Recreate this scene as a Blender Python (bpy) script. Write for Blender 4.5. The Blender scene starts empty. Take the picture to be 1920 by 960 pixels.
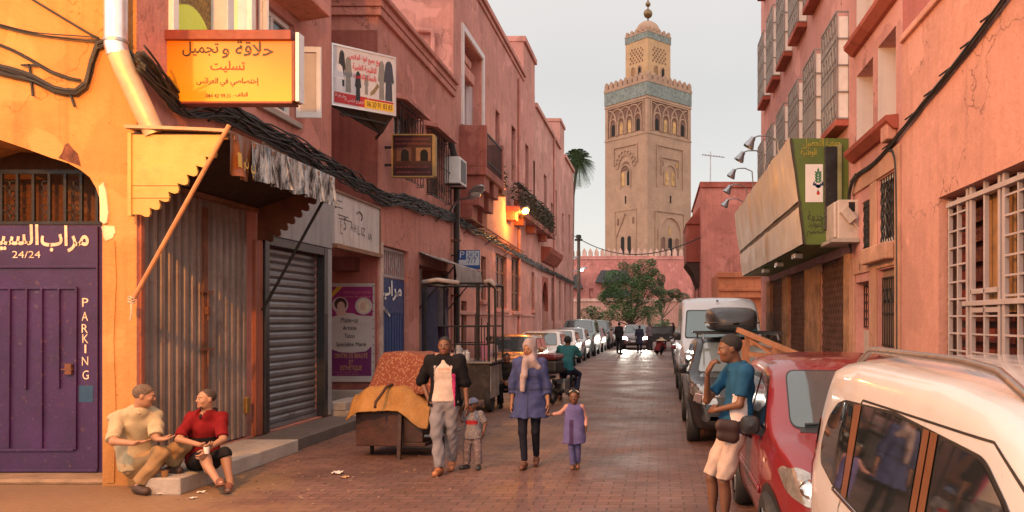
import bpy, bmesh, math, random
import numpy as np
from math import sin, cos, pi, radians, sqrt, hypot
from mathutils import Vector, Matrix, Euler, noise
from mathutils.bvhtree import BVHTree
random.seed(7); np.random.seed(7)
SC = bpy.context.scene
COL = SC.collection
# ------------------------------------------------------------------ camera
FPX = 1493.3          # focal length in photograph pixels
CXP, CYP, CAMH = 1235.0, 601.0, 1.9
cam = bpy.data.cameras.new('camera'); camo = bpy.data.objects.new('camera', cam); COL.objects.link(camo)
cam.sensor_width = 36; cam.lens = 28.0
cam.shift_x = -(CXP - 960) / 1920; cam.shift_y = (CYP - 480) / 1920
cam.clip_start = 0.05; cam.clip_end = 3000
camo.location = (0, 0, CAMH); camo.rotation_euler = (pi / 2, 0, 0)
SC.camera = camo
# ------------------------------------------------------------------ world: dusk sky, thin even overcast
SC.view_settings.view_transform = 'Standard'; SC.view_settings.look = 'None'
SC.view_settings.exposure = 0.0; SC.view_settings.gamma = 1.0; SC.view_settings.use_curve_mapping = False
W = bpy.data.worlds.new('World'); SC.world = W; W.use_nodes = True
nt = W.node_tree; nt.nodes.clear()
def wn(t, **k):
    n = nt.nodes.new(t)
    for a, b in k.items(): setattr(n, a, b)
    return n
SUN_EL, SUN_AZ = radians(24), radians(236)      # azimuth measured from +Y towards +X: behind the camera, to the left
wo = wn('ShaderNodeOutputWorld'); ad = wn('ShaderNodeAddShader')
sk = wn('ShaderNodeTexSky', sky_type='NISHITA', sun_disc=False, sun_elevation=SUN_EL, sun_rotation=SUN_AZ)
b1 = wn('ShaderNodeBackground'); b1.inputs[1].default_value = 0.05 * .6
nt.links.new(sk.outputs[0], b1.inputs[0])
tc = wn('ShaderNodeTexCoord'); sx = wn('ShaderNodeSeparateXYZ'); nt.links.new(tc.outputs['Generated'], sx.inputs[0])
rz = wn('ShaderNodeValToRGB'); nt.links.new(sx.outputs['Z'], rz.inputs[0])
rz.color_ramp.elements[0].position = 0.0; rz.color_ramp.elements[0].color = (0.84, 0.77, 0.66, 1)
rz.color_ramp.elements[1].position = 1.0; rz.color_ramp.elements[1].color = (0.95, 0.86, 0.80, 1)
e = rz.color_ramp.elements.new(0.10); e.color = (0.78, 0.73, 0.66, 1)
e = rz.color_ramp.elements.new(0.28); e.color = (0.69, 0.655, 0.61, 1)
e = rz.color_ramp.elements.new(0.55); e.color = (0.90, 0.82, 0.76, 1)
ry = wn('ShaderNodeMapRange'); nt.links.new(sx.outputs['Y'], ry.inputs[0])
ry.inputs[1].default_value = 0.74; ry.inputs[2].default_value = -0.5; ry.inputs[3].default_value = 1.0; ry.inputs[4].default_value = 2.1
cl = wn('ShaderNodeTexNoise'); cl.inputs['Scale'].default_value = 2.2; cl.inputs['Detail'].default_value = 4
nt.links.new(tc.outputs['Generated'], cl.inputs['Vector'])
cr = wn('ShaderNodeMapRange'); nt.links.new(cl.outputs[0], cr.inputs[0]); cr.inputs[3].default_value = 0.9; cr.inputs[4].default_value = 1.1
mm = wn('ShaderNodeMath', operation='MULTIPLY'); nt.links.new(ry.outputs[0], mm.inputs[0]); nt.links.new(cr.outputs[0], mm.inputs[1])
b2 = wn('ShaderNodeBackground'); nt.links.new(rz.outputs[0], b2.inputs[0]); nt.links.new(mm.outputs[0], b2.inputs[1])
nt.links.new(b1.outputs[0], ad.inputs[0]); nt.links.new(b2.outputs[0], ad.inputs[1]); nt.links.new(ad.outputs[0], wo.inputs[0])
# ------------------------------------------------------------------ sun: afterglow through cloud, wide and warm
def light(name, typ, loc, energy, col, **k):
    l = bpy.data.lights.new(name, typ); l.energy = energy; l.color = col
    for a, b in k.items(): setattr(l, a, b)
    o = bpy.data.objects.new(name, l); COL.objects.link(o); o.location = loc
    return o
sun = light('sun', 'SUN', (0, 0, 30), 0.7, (1.0, 0.52, 0.32), angle=radians(26))
sd = Vector((sin(SUN_AZ) * cos(SUN_EL), cos(SUN_AZ) * cos(SUN_EL), sin(SUN_EL)))
sun.rotation_euler = (-sd).to_track_quat('-Z', 'Y').to_euler()
SODIUM = (1.0, 0.37, 0.05)
# ------------------------------------------------------------------ measuring helpers (photo pixel + distance -> metres)
def X(px, Y): return (px - CXP) * Y / FPX
def Z(py, Y): return CAMH + (CYP - py) * Y / FPX
XL, XR = -6.0, 3.15                      # the two street fronts
def YL(px): return XL * FPX / (px - CXP)
def YR(px): return XR * FPX / (px - CXP)
# ------------------------------------------------------------------ mesh builder
class MB:
    def __init__(s): s.v = []; s.f = []; s.m = []; s.cur = 0
    def mat(s, i): s.cur = i; return s
    def add(s, vs, fs):
        n = len(s.v); s.v += [tuple(p) for p in vs]
        for f in fs: s.f.append(tuple(i + n for i in f)); s.m.append(s.cur)
        return s
    def box(s, a, b, M=None):
        (x0, y0, z0), (x1, y1, z1) = a, b
        x0, x1 = min(x0, x1), max(x0, x1); y0, y1 = min(y0, y1), max(y0, y1); z0, z1 = min(z0, z1), max(z0, z1)
        vs = [(x0, y0, z0), (x1, y0, z0), (x1, y1, z0), (x0, y1, z0), (x0, y0, z1), (x1, y0, z1), (x1, y1, z1), (x0, y1, z1)]
        if M is not None: vs = [M @ Vector(p) for p in vs]
        return s.add(vs, [(0, 3, 2, 1), (4, 5, 6, 7), (0, 1, 5, 4), (1, 2, 6, 5), (2, 3, 7, 6), (3, 0, 4, 7)])
    def quad(s, a, b, c, d): return s.add([a, b, c, d], [(0, 1, 2, 3)])
    def bar(s, p, q, w, h=None, up=(0, 0, 1)):
        p, q = Vector(p), Vector(q); h = h or w; d = (q - p)
        L = d.length; d.normalize(); u = Vector(up)
        if abs(d.dot(u)) > .98: u = Vector((1, 0, 0)) if abs(d.x) < .9 else Vector((0, 1, 0))
        r = d.cross(u).normalized(); u = r.cross(d)
        vs = []
        for t in (p, q):
            for a, b in ((-1, -1), (1, -1), (1, 1), (-1, 1)): vs.append(t + r * a * w / 2 + u * b * h / 2)
        return s.add(vs, [(3, 2, 1, 0), (4, 5, 6, 7), (0, 1, 5, 4), (1, 2, 6, 5), (2, 3, 7, 6), (3, 0, 4, 7)])
    def tube(s, pts, r, n=8, cap=True):
        pts = [Vector(p) for p in pts]; k = len(pts); rr = r if isinstance(r, (list, tuple)) else [r] * k
        vs = []; fs = []; ref = None
        for i, p in enumerate(pts):
            d = (pts[min(i + 1, k - 1)] - pts[max(i - 1, 0)]).normalized()
            if ref is None:
                ref = d.cross(Vector((0, 0, 1)))
                if ref.length < .1: ref = d.cross(Vector((1, 0, 0)))
            u = (ref - d * ref.dot(d)).normalized(); ref = u; w = d.cross(u)
            for j in range(n):
                a = 2 * pi * j / n; vs.append(p + (u * cos(a) + w * sin(a)) * rr[i])
        for i in range(k - 1):
            for j in range(n): fs.append((i * n + j, i * n + (j + 1) % n, (i + 1) * n + (j + 1) % n, (i + 1) * n + j))
        if cap: fs += [tuple(range(n))[::-1], tuple((k - 1) * n + j for j in range(n))]
        return s.add(vs, fs)
    def lathe(s, prof, n=20, M=None, axis='z'):
        vs = []; fs = []; k = len(prof)
        for (r, z) in prof:
            for j in range(n):
                a = 2 * pi * j / n
                p = (r * cos(a), r * sin(a), z) if axis == 'z' else ((z, r * cos(a), r * sin(a)) if axis == 'x' else (r * sin(a), z, r * cos(a)))
                vs.append(M @ Vector(p) if M is not None else p)
        for i in range(k - 1):
            for j in range(n): fs.append((i * n + j, i * n + (j + 1) % n, (i + 1) * n + (j + 1) % n, (i + 1) * n + j))
        return s.add(vs, fs)
    def prism(s, poly, fn, d0, d1):
        """poly: 2D outline; fn(u, v, d) -> point; extruded from depth d0 to d1"""
        n = len(poly)
        vs = [fn(u, v, d0) for u, v in poly] + [fn(u, v, d1) for u, v in poly]
        return s.add(vs, [tuple(range(n)), tuple(range(2 * n - 1, n - 1, -1))] + [(i, i + n, (i + 1) % n + n, (i + 1) % n) for i in range(n)])
    def wall(s, fn, u, z, holes, depth=.25, back=True, frame_edges=True):
        """flat front with rectangular recesses; fn(u, z, d) -> point, d measured inwards; hole = (u0, u1, z0, z1[, depth])"""
        us = sorted({u[0], u[1], *[h[0] for h in holes], *[h[1] for h in holes]}); zs = sorted({z[0], z[1], *[h[2] for h in holes], *[h[3] for h in holes]})
        us = [a for a in us if u[0] - 1e-6 <= a <= u[1] + 1e-6]; zs = [a for a in zs if z[0] - 1e-6 <= a <= z[1] + 1e-6]
        for i in range(len(us) - 1):
            for j in range(len(zs) - 1):
                cu, cz = (us[i] + us[i + 1]) / 2, (zs[j] + zs[j + 1]) / 2
                if any(h[0] < cu < h[1] and h[2] < cz < h[3] for h in holes): continue
                s.quad(fn(us[i], zs[j], 0), fn(us[i + 1], zs[j], 0), fn(us[i + 1], zs[j + 1], 0), fn(us[i], zs[j + 1], 0))
        for h in holes:
            a, b, c, d = h[:4]; dp = h[4] if len(h) > 4 else depth
            s.quad(fn(a, c, 0), fn(a, d, 0), fn(a, d, dp), fn(a, c, dp)); s.quad(fn(b, c, 0), fn(b, c, dp), fn(b, d, dp), fn(b, d, 0))
            s.quad(fn(a, d, 0), fn(b, d, 0), fn(b, d, dp), fn(a, d, dp)); s.quad(fn(a, c, 0), fn(a, c, dp), fn(b, c, dp), fn(b, c, 0))
            if back: s.quad(fn(a, c, dp), fn(b, c, dp), fn(b, d, dp), fn(a, d, dp))
        return s
    def build(s, name, mats, parent=None, smooth=False, bevel=0, loc=None, sub=0):
        me = bpy.data.meshes.new(name); me.from_pydata(s.v, [], s.f)
        ms = mats if isinstance(mats, (list, tuple)) else [mats]
        for m in ms: me.materials.append(m)
        if len(ms) > 1: me.polygons.foreach_set('material_index', s.m)
        bm = bmesh.new(); bm.from_mesh(me); bmesh.ops.recalc_face_normals(bm, faces=bm.faces) if not getattr(s, 'keepn', False) else None
        bm.to_mesh(me); bm.free()
        if smooth:
            me.polygons.foreach_set('use_smooth', [True] * len(me.polygons))
            if smooth != 'all':
                try: me.set_sharp_from_angle(angle=radians(40))
                except Exception: pass
        me.update()
        o = bpy.data.objects.new(name, me); COL.objects.link(o)
        if parent is not None: o.parent = parent
        if loc is not None: o.location = loc
        if bevel:
            b = o.modifiers.new('bevel', 'BEVEL'); b.width = bevel; b.segments = 2; b.limit_method = 'ANGLE'; b.angle_limit = radians(50)
        if sub:
            b = o.modifiers.new('sub', 'SUBSURF'); b.levels = sub; b.render_levels = sub
        return o
def build_each(mb, name, mats, parent=None, **k):
    p = list(range(len(mb.v)))
    def find(i):
        while p[i] != i: p[i] = p[p[i]]; i = p[i]
        return i
    for f in mb.f:
        for i in f[1:]: p[find(i)] = find(f[0])
    gs = {}
    for n, f in enumerate(mb.f): gs.setdefault(find(f[0]), []).append(n)
    for g in gs.values():
        q = MB(); ids = sorted({i for n in g for i in mb.f[n]}); mp = {i: j for j, i in enumerate(ids)}; q.v = [mb.v[i] for i in ids]; q.f = [tuple(mp[i] for i in mb.f[n]) for n in g]; q.m = [mb.m[n] for n in g]; o = q.build(name, mats, parent, **k)
    return o
def tag(o, label=None, cat=None, group=None, kind=None):
    if label: o['label'] = label
    if cat: o['category'] = cat
    if group: o['group'] = group
    if kind: o['kind'] = kind
    return o
def thing(name, label, cat, loc=(0, 0, 0), rz=0, group=None):
    o = bpy.data.objects.new(name, None); COL.objects.link(o); o.location = loc; o.rotation_euler = (0, 0, rz); o.empty_display_size = .2
    return tag(o, label, cat, group)
def copy_tree(o, parent=None):
    c = o.copy(); COL.objects.link(c); c.parent = parent
    for ch in list(o.children): copy_tree(ch, c)
    return c
# ------------------------------------------------------------------ materials
_MC = {}
def M(name, col, rough=.85, var=.12, scale=1.3, bump=.0, bscale=60, metal=0, streak=0, dirt=0, dirtcol=None, spec=.5, coat=0, fine=0, emit=0, tile=None, wear=0, chips=0):
    """plain-coloured surface with two noise scales of tint, optional streaks, blotches of dirt, grain and bump"""
    if name in _MC: return _MC[name]
    m = bpy.data.materials.new(name); m.use_nodes = True; t = m.node_tree; N = t.nodes; L = t.links
    p = N['Principled BSDF']; p.inputs['Roughness'].default_value = rough; p.inputs['Metallic'].default_value = metal
    p.inputs['Specular IOR Level'].default_value = spec; p.inputs['Coat Weight'].default_value = coat; p.inputs['Coat Roughness'].default_value = .04
    c = tuple(col) + (1,)
    if var or bump or streak or dirt or fine:
        g = N.new('ShaderNodeNewGeometry'); tcn = N.new('ShaderNodeTexCoord'); src = g.outputs['Position']
        def noi(sc, det=4, vec=None, rg=.6):
            n = N.new('ShaderNodeTexNoise'); n.inputs['Scale'].default_value = sc; n.inputs['Detail'].default_value = det; n.inputs['Roughness'].default_value = rg
            L.new(vec or src, n.inputs['Vector']); return n.outputs[0]
        def mr(o, a, b, c0, c1):
            q = N.new('ShaderNodeMapRange'); L.new(o, q.inputs[0])
            for i, v in enumerate((a, b, c0, c1)): q.inputs[i + 1].default_value = v
            return q.outputs[0]
        def mul(a, b):
            q = N.new('ShaderNodeMath'); q.operation = 'MULTIPLY'; L.new(a, q.inputs[0]); L.new(b, q.inputs[1]); return q.outputs[0]
        f = mr(noi(scale, 6), .3, .7, 1 - var, 1 + var)
        if fine: f = mul(f, mr(noi(scale * 14, 4), .3, .7, 1 - fine, 1 + fine))
        if streak:
            mp = N.new('ShaderNodeMapping'); mp.inputs['Scale'].default_value = (5, 5, .22); L.new(src, mp.inputs[0])
            f = mul(f, mr(noi(1.6, 5, mp.outputs[0]), .48, .75, 1, 1 - streak))
        mx = N.new('ShaderNodeMix'); mx.data_type = 'RGBA'; mx.blend_type = 'MULTIPLY'; mx.inputs[0].default_value = 1
        mx.inputs[6].default_value = c; cc = N.new('ShaderNodeCombineColor')
        for i in range(3): L.new(f, cc.inputs[i])
        L.new(cc.outputs[0], mx.inputs[7]); out = mx.outputs[2]
        if dirt:
            d = N.new('ShaderNodeMix'); d.data_type = 'RGBA'; L.new(mr(noi(scale * .9 + .7, 8, None, .72), .52, .68, 0, dirt), d.inputs[0]); L.new(out, d.inputs[6])
            d.inputs[7].default_value = tuple(dirtcol or (col[0] * .35, col[1] * .33, col[2] * .33)) + (1,); out = d.outputs[2]
        def over(f, colr):
            nonlocal out
            d = N.new('ShaderNodeMix'); d.data_type = 'RGBA'; L.new(f, d.inputs[0]); L.new(out, d.inputs[6]); d.inputs[7].default_value = (*colr, 1); out = d.outputs[2]
        if wear:
            over(mr(noi(.75, 3, None, .45), .60, .615, 0, .65 * wear), [min(v * 1.22 + .02, .8) for v in col])          # repainted patches
            over(mr(noi(.5, 2, None, .4), .385, .37, 0, .5 * wear), [v * .70 for v in col])
            v = N.new('ShaderNodeTexVoronoi'); v.feature = 'DISTANCE_TO_EDGE'; v.inputs['Scale'].default_value = .55
            va = N.new('ShaderNodeVectorMath'); va.operation = 'ADD'; L.new(src, va.inputs[0]); nn = N.new('ShaderNodeTexNoise'); nn.inputs['Scale'].default_value = 2.5; nn.inputs['Detail'].default_value = 6; L.new(src, nn.inputs['Vector']); L.new(nn.outputs['Color'], va.inputs[1]); L.new(va.outputs[0], v.inputs['Vector'])
            over(mul(mr(v.outputs['Distance'], .003, .007, .75 * wear, 0), mr(noi(.6, 2), .5, .56, 0, 1)), [q * .35 for q in col])   # hairline cracks
            sz = N.new('ShaderNodeSeparateXYZ'); L.new(src, sz.inputs[0]); aa = N.new('ShaderNodeMath'); aa.operation = 'ADD'; L.new(sz.outputs[2], aa.inputs[0]); L.new(mr(noi(1.8, 6), .3, .7, -.45, .45), aa.inputs[1])
            over(mr(aa.outputs[0], .85, .15, 0, .6 * wear), [q * .42 for q in col])                                     # splash dirt on the wall foot
            over(mr(noi(9, 3), .70, .73, 0, .6 * wear), [q * .4 for q in col])                                          # knocks
        if chips: over(mr(noi(13, 6, None, .7), .60, .64, 0, chips), (.16, .075, .045)); over(mr(noi(5, 7, None, .75), .64, .68, 0, chips), (.20, .16, .17))
        L.new(out, p.inputs['Base Color'])
        L.new(mr(noi(scale * 3, 4), .3, .7, max(rough - .1, .02), min(rough + .1, 1)), p.inputs['Roughness'])
        if bump:
            b = N.new('ShaderNodeBump'); b.inputs['Strength'].default_value = bump; b.inputs['Distance'].default_value = .02
            L.new(noi(bscale, 5), b.inputs['Height']); L.new(b.outputs[0], p.inputs['Normal'])
    else: p.inputs['Base Color'].default_value = c
    if emit:
        p.inputs['Emission Color'].default_value = c; p.inputs['Emission Strength'].default_value = emit
    _MC[name] = m; return m
def stucco(name, col, **k):
    d = dict(rough=.9, var=.13, scale=.55, bump=.5, bscale=22, streak=.25, dirt=.4, fine=.07, spec=.2, wear=1); d.update(k)
    return M(name, col, **d)
def nodes(name):
    m = bpy.data.materials.new(name); m.use_nodes = True; t = m.node_tree; return m, t.nodes, t.links, t.nodes['Principled BSDF']
black_metal = M('black_iron', (.022, .019, .018), .55, .3, 6, .2, 80, metal=.3)
dark_hole = M('dark_interior', (.012, .010, .009), .9, 0)
white_paint = M('white_paint', (.72, .69, .67), .5, .08, 4, .1, 60, dirt=.2)
white_metal = M('white_grille_paint', (.38, .32, .315), .45, .1, 4, dirt=.2)
rust = M('rusty_steel', (.16, .06, .03), .75, .35, 6, .4, 60)
grey_metal = M('grey_metal', (.33, .34, .36), .4, .12, 5, .1, 50, metal=.8)
galv = M('galvanised_pipe', (.62, .62, .63), .38, .12, 4, .06, 30, metal=.85)
cable_m = M('black_cable', (.02, .018, .017), .6, .3, 8)
glass_dark = M('window_glass', (.02, .024, .028), .04, .25, 2, spec=1.0)
glass_sky = M('old_window_glass', (.045, .05, .055), .10, .3, 2, spec=.8)
wood_brown = M('brown_wood', (.20, .09, .045), .6, .3, 6, .3, 40)
concrete = M('concrete', (.36, .31, .27), .85, .2, 1.6, .5, 40, dirt=.4)
rubber = M('black_rubber', (.016, .016, .017), .7, .2, 8)
# ------------------------------------------------------------------ Arabic shaping and lettering
_AR = {'ا': 'ﺍﺎ', 'أ': 'ﺃﺄ', 'إ': 'ﺇﺈ', 'آ': 'ﺁﺂ', 'ب': 'ﺏﺐﺑﺒ', 'ت': 'ﺕﺖﺗﺘ', 'ج': 'ﺝﺞﺟﺠ', 'ح': 'ﺡﺢﺣﺤ', 'خ': 'ﺥﺦﺧﺨ', 'د': 'ﺩﺪ', 'ر': 'ﺭﺮ', 'ز': 'ﺯﺰ',
       'س': 'ﺱﺲﺳﺴ', 'ص': 'ﺹﺺﺻﺼ', 'ض': 'ﺽﺾﺿﻀ', 'ط': 'ﻁﻂﻃﻄ', 'ع': 'ﻉﻊﻋﻌ', 'ف': 'ﻑﻒﻓﻔ', 'ق': 'ﻕﻖﻗﻘ', 'ل': 'ﻝﻞﻟﻠ', 'م': 'ﻡﻢﻣﻤ', 'ن': 'ﻥﻦﻧﻨ', 'ه': 'ﻩﻪﻫﻬ',
       'و': 'ﻭﻮ', 'ي': 'ﻱﻲﻳﻴ', 'ى': 'ﻯﻰ', 'ئ': 'ﺉﺊﺋﺌ', 'ة': 'ﺓﺔ'}
def arabic(s):
    out = []; i = 0
    for w in s.split(' '):
        g = []; prev = False; i = 0
        while i < len(w):
            c = w[i]
            if c == 'ل' and i + 1 < len(w) and w[i + 1] == 'ا': g.append('ﻼ' if prev else 'ﻻ'); prev = False; i += 2; continue
            f = _AR.get(c)
            if not f: g.append(c); prev = False; i += 1; continue
            nxt = i + 1 < len(w) and w[i + 1] in _AR
            if len(f) == 2: g.append(f[1] if prev else f[0]); prev = False
            else: g.append(f[3] if prev and nxt else f[1] if prev else f[2] if nxt else f[0]); prev = nxt
            i += 1
        out.append(''.join(g[::-1]))
    return ' '.join(out[::-1])
def text(name, s, mat, parent, org, ux, uy, height, width=None, align='CENTER', extrude=.002, bold=0.0, ar=False, spacing=1.0):
    """lettering mesh: org = centre of the line, ux/uy = directions of writing and of up; height of a capital; squeezed to width if given"""
    if not ar: bold = 0
    c = bpy.data.curves.new(name, 'FONT'); c.body = arabic(s) if ar else s; c.align_x = align; c.align_y = 'CENTER'; c.extrude = 0; c.resolution_u = 3; c.offset = bold; c.space_character = spacing
    o = bpy.data.objects.new(name, c); COL.objects.link(o); bpy.context.view_layer.update()
    me = bpy.data.meshes.new_from_object(o.evaluated_get(bpy.context.evaluated_depsgraph_get()))
    bpy.data.objects.remove(o); bpy.data.curves.remove(c)
    n = len(me.vertices); co = np.empty(n * 3); me.vertices.foreach_get('co', co); co = co.reshape(-1, 3)
    lo, hi = co.min(0), co.max(0); k = height / .70; wx = k
    cx0 = (lo[0] + hi[0]) / 2 if align == 'CENTER' else lo[0]
    if ar: k = height * 1.35 / max(hi[1] - lo[1], .3); co[:, 1] -= (lo[1] + hi[1]) / 2; wx = k
    if width: wx = width / max(hi[0] - lo[0], 1e-6)
    ux, uy = Vector(ux).normalized(), Vector(uy).normalized(); nn = ux.cross(uy)
    P = np.array(org)[None] + (co[:, :1] - cx0) * wx * np.array(ux)[None] + (co[:, 1:2]) * k * np.array(uy)[None] + np.array(nn)[None] * extrude
    me.vertices.foreach_set('co', P.reshape(-1)); me.materials.clear(); me.materials.append(mat); me.update()
    ob = bpy.data.objects.new(name, me); COL.objects.link(ob); ob.parent = parent
    return ob
# ================================================================== ground
STATIC = []
def sthing(name, label, cat, group=None):
    o = thing(name, label, cat, (0, 0, 0), 0, group); STATIC.append(o); return o
def paver_mat():
    m, N, L, p = nodes('brick_pavers')
    g = N.new('ShaderNodeNewGeometry'); src = g.outputs['Position']
    def noi(sc, det=5, rg=.6, scl=None):
        n = N.new('ShaderNodeTexNoise'); n.inputs['Scale'].default_value = sc; n.inputs['Detail'].default_value = det; n.inputs['Roughness'].default_value = rg
        if scl:
            mp = N.new('ShaderNodeMapping'); mp.inputs['Scale'].default_value = scl; L.new(src, mp.inputs[0]); L.new(mp.outputs[0], n.inputs['Vector'])
        else: L.new(src, n.inputs['Vector'])
        return n.outputs[0]
    def mr(o, a, b, c, d):
        q = N.new('ShaderNodeMapRange'); L.new(o, q.inputs[0])
        for i, v in enumerate((a, b, c, d)): q.inputs[i + 1].default_value = v
        return q.outputs[0]
    def mix(f, a, b, typ='MIX'):
        q = N.new('ShaderNodeMix'); q.data_type = 'RGBA'; q.blend_type = typ
        (L.new(f, q.inputs[0]) if not isinstance(f, float) else setattr(q.inputs[0], 'default_value', f))
        for i, v in ((6, a), (7, b)):
            (setattr(q.inputs[i], 'default_value', v) if isinstance(v, tuple) else L.new(v, q.inputs[i]))
        return q.outputs[2]
    br = N.new('ShaderNodeTexBrick'); L.new(src, br.inputs['Vector']); br.offset = .5
    br.inputs['Color1'].default_value = (.130, .066, .050, 1); br.inputs['Color2'].default_value = (.180, .096, .073, 1); br.inputs['Mortar'].default_value = (.07, .04, .032, 1)
    br.inputs['Scale'].default_value = 1; br.inputs['Brick Width'].default_value = .26; br.inputs['Row Height'].default_value = .13; br.inputs['Mortar Size'].default_value = .009; br.inputs['Mortar Smooth'].default_value = .3; br.inputs['Bias'].default_value = -.1
    col = mix(1.0, br.outputs['Color'], mix(mr(noi(.55, 6), .35, .65, 0, 1), (.72, .70, .72, 1), (1.25, 1.2, 1.18, 1)), 'MULTIPLY')
    col = mix(mr(noi(1.7, 8, .75), .56, .70, 0, .55), col, (.07, .045, .036, 1))
    # wind-blown sand lying over the pavers along the shop fronts
    sp = N.new('ShaderNodeSeparateXYZ'); L.new(src, sp.inputs[0])
    a = N.new('ShaderNodeMath'); a.operation = 'ADD'; L.new(mr(sp.outputs[0], -2.6, -5.6, -.35, .75), a.inputs[0]); L.new(mr(sp.outputs[1], 8.4, 12.5, .0, -.75), a.inputs[1])
    a2 = N.new('ShaderNodeMath'); a2.operation = 'ADD'; L.new(a.outputs[0], a2.inputs[0]); L.new(mr(noi(.9, 7, .7), .3, .7, -.35, .35), a2.inputs[1])
    col = mix(mr(a2.outputs[0], .05, .42, 0, 1), col, mix(noi(14, 4), (.17, .10, .055, 1), (.24, .145, .08, 1)))
    L.new(col, p.inputs['Base Color'])
    L.new(mr(noi(.8, 6), .35, .65, .44, .70), p.inputs['Roughness']); p.inputs['Specular IOR Level'].default_value = .55
    bp = N.new('ShaderNodeBump'); bp.inputs['Strength'].default_value = .55; bp.inputs['Distance'].default_value = .012
    ms = N.new('ShaderNodeMath'); ms.operation = 'SUBTRACT'; L.new(noi(9, 5), ms.inputs[0]); L.new(br.outputs['Fac'], ms.inputs[1]); L.new(ms.outputs[0], bp.inputs['Height']); L.new(bp.outputs[0], p.inputs['Normal'])
    return m
pavers = paver_mat()
g = MB(); g.quad((-600, -600, 0), (600, -600, 0), (600, 900, 0), (-600, 900, 0))
tag(g.build('ground', M('dusty_ground', (.22, .14, .10), .9, .2, .4, .3, 30, dirt=.3)), kind='structure')
g = MB(); g.quad((-14, -6, .004), (2.62, -6, .004), (2.62, 118, .004), (-14, 118, .004))
tag(g.build('road', pavers), kind='structure')
g = MB(); g.box((2.62, -6, 0), (2.72, 60, .13)); tag(g.build('kerb', concrete, bevel=.015), kind='structure')
g = MB(); g.box((2.722, -6, 0), (8, 60, .122)); tag(g.build('pavement', M('cement_tiles', (.25, .17, .14), .8, .2, 2, .4, 30, dirt=.3)), kind='structure')
# ================================================================== plaster colours
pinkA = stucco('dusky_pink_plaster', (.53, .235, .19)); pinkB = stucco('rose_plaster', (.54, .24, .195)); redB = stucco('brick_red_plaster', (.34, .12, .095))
pinkC = stucco('salmon_plaster', (.55, .25, .205)); pinkD = stucco('pale_salmon_plaster', (.53, .265, .22)); ochre = stucco('ochre_plaster', (.47, .22, .075), dirt=.25, wear=.8)
pinkR = stucco('coral_plaster', (.54, .275, .215), streak=.12, dirt=.2); pinkT = stucco('pink_facade_plaster', (.51, .255, .225), streak=.15, dirt=.2)
trimred = stucco('oxblood_trim', (.33, .09, .065)); stonetrim = stucco('cast_stone', (.50, .28, .19), bump=.8, bscale=40)
cream = stucco('cream_plaster', (.66, .50, .33), dirt=.3)
fL = lambda u, z, d: (XL - d, u, z)
fR = lambda u, z, d: (XR + d, u, z)
def fF(y0): return lambda u, z, d: (u, y0 + d, z)
# ================================================================== corner building with the purple garage gate
YO = 9.15; GY = 9.62
cb = sthing('corner_building', 'ochre plastered corner building with a purple garage gate under a chipped arch', 'building')
w = MB(); ZT = 12.0
arch = [(-9.0, .0), (-9.0, 2.6), (-8.9, 3.2), (-8.65, 3.62), (-8.3, 3.88), (-7.95, 3.99)] + [(X(px, YO), Z(py, YO)) for px, py in ((0, 262), (50, 279), (96, 296), (110, 300), (128, 306), (150, 318), (168, 332), (180, 352), (188, 376), (192, 404))] + [(X(192, YO), 0)]
w.quad((-14, YO, 0), (arch[0][0], YO, 0), (arch[0][0], YO, ZT), (-14, YO, ZT))
for (x0, z0), (x1, z1) in zip(arch, arch[1:]):
    if x1 - x0 > 1e-4: w.quad((x0, YO, z0), (x1, YO, z1), (x1, YO, ZT), (x0, YO, ZT))
    w.quad((x0, YO, z0), (x1, YO, z1), (x1, GY + .3, z1), (x0, GY + .3, z0))
w.quad((arch[-1][0], YO, 0), (-6.02, YO, 0), (-6.02, YO, ZT), (arch[-1][0], YO, ZT))
w.quad((-14, YO, ZT), (-6.02, YO, ZT), (-6.02, YO + .2, ZT), (-14, YO + .2, ZT))
w.quad((-6.02, YO, 0), (-5.999, YO + .002, 0), (-5.999, YO + .002, ZT), (-6.02, YO, ZT))
w.build('wall', ochre, cb)
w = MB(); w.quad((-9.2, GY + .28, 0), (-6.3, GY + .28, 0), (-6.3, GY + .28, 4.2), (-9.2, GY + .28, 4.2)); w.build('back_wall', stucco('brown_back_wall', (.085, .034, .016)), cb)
w = MB(); w.box((-9.0, GY - .42, 0), (arch[-1][0] - .004, GY + .2, .062)); w.build('threshold', M('sandy_threshold', (.25, .16, .10), .9, .3, 4, .6, 20), cb, bevel=.03)
# pilaster strip and chipped plaster
w = MB()
pl = [(200, 905), (200, 700), (203, 600), (199, 520), (205, 455), (216, 452), (219, 520), (214, 640), (218, 760), (215, 905)]
w.prism([(X(a, YO), max(Z(b, YO), 0)) for a, b in pl], lambda u, z, d: (u, YO - d, z), -.01, .012); w.build('pilaster', ochre, cb)
w = MB(); pc = [(188, 350), (197, 342), (202, 362), (206, 400), (203, 418), (198, 421), (190, 415), (190, 385)]
w.prism([(X(a, YO), Z(b, YO)) for a, b in pc], lambda u, z, d: (u, YO - d, z), -.01, .03); w.build('plaster_patch', cream, cb, bevel=.006)
w = MB(); pc = [(110, 296), (117, 287), (122, 272), (128, 268), (137, 279), (146, 288), (149, 300), (152, 312), (140, 307), (127, 303)]
w.prism([(X(a, YO), Z(b, YO)) for a, b in pc], lambda u, z, d: (u, YO - d, z), -.01, .006); w.build('exposed_brick', M('broken_brick', (.13, .045, .028), .95, .7, 9, 1, 18, dirt=.8, dirtcol=(.05, .02, .015)), cb)
w = MB(); pc = [(191, 425), (196, 423), (215, 424), (217, 436), (212, 446), (199, 452), (195, 446)]
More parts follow.
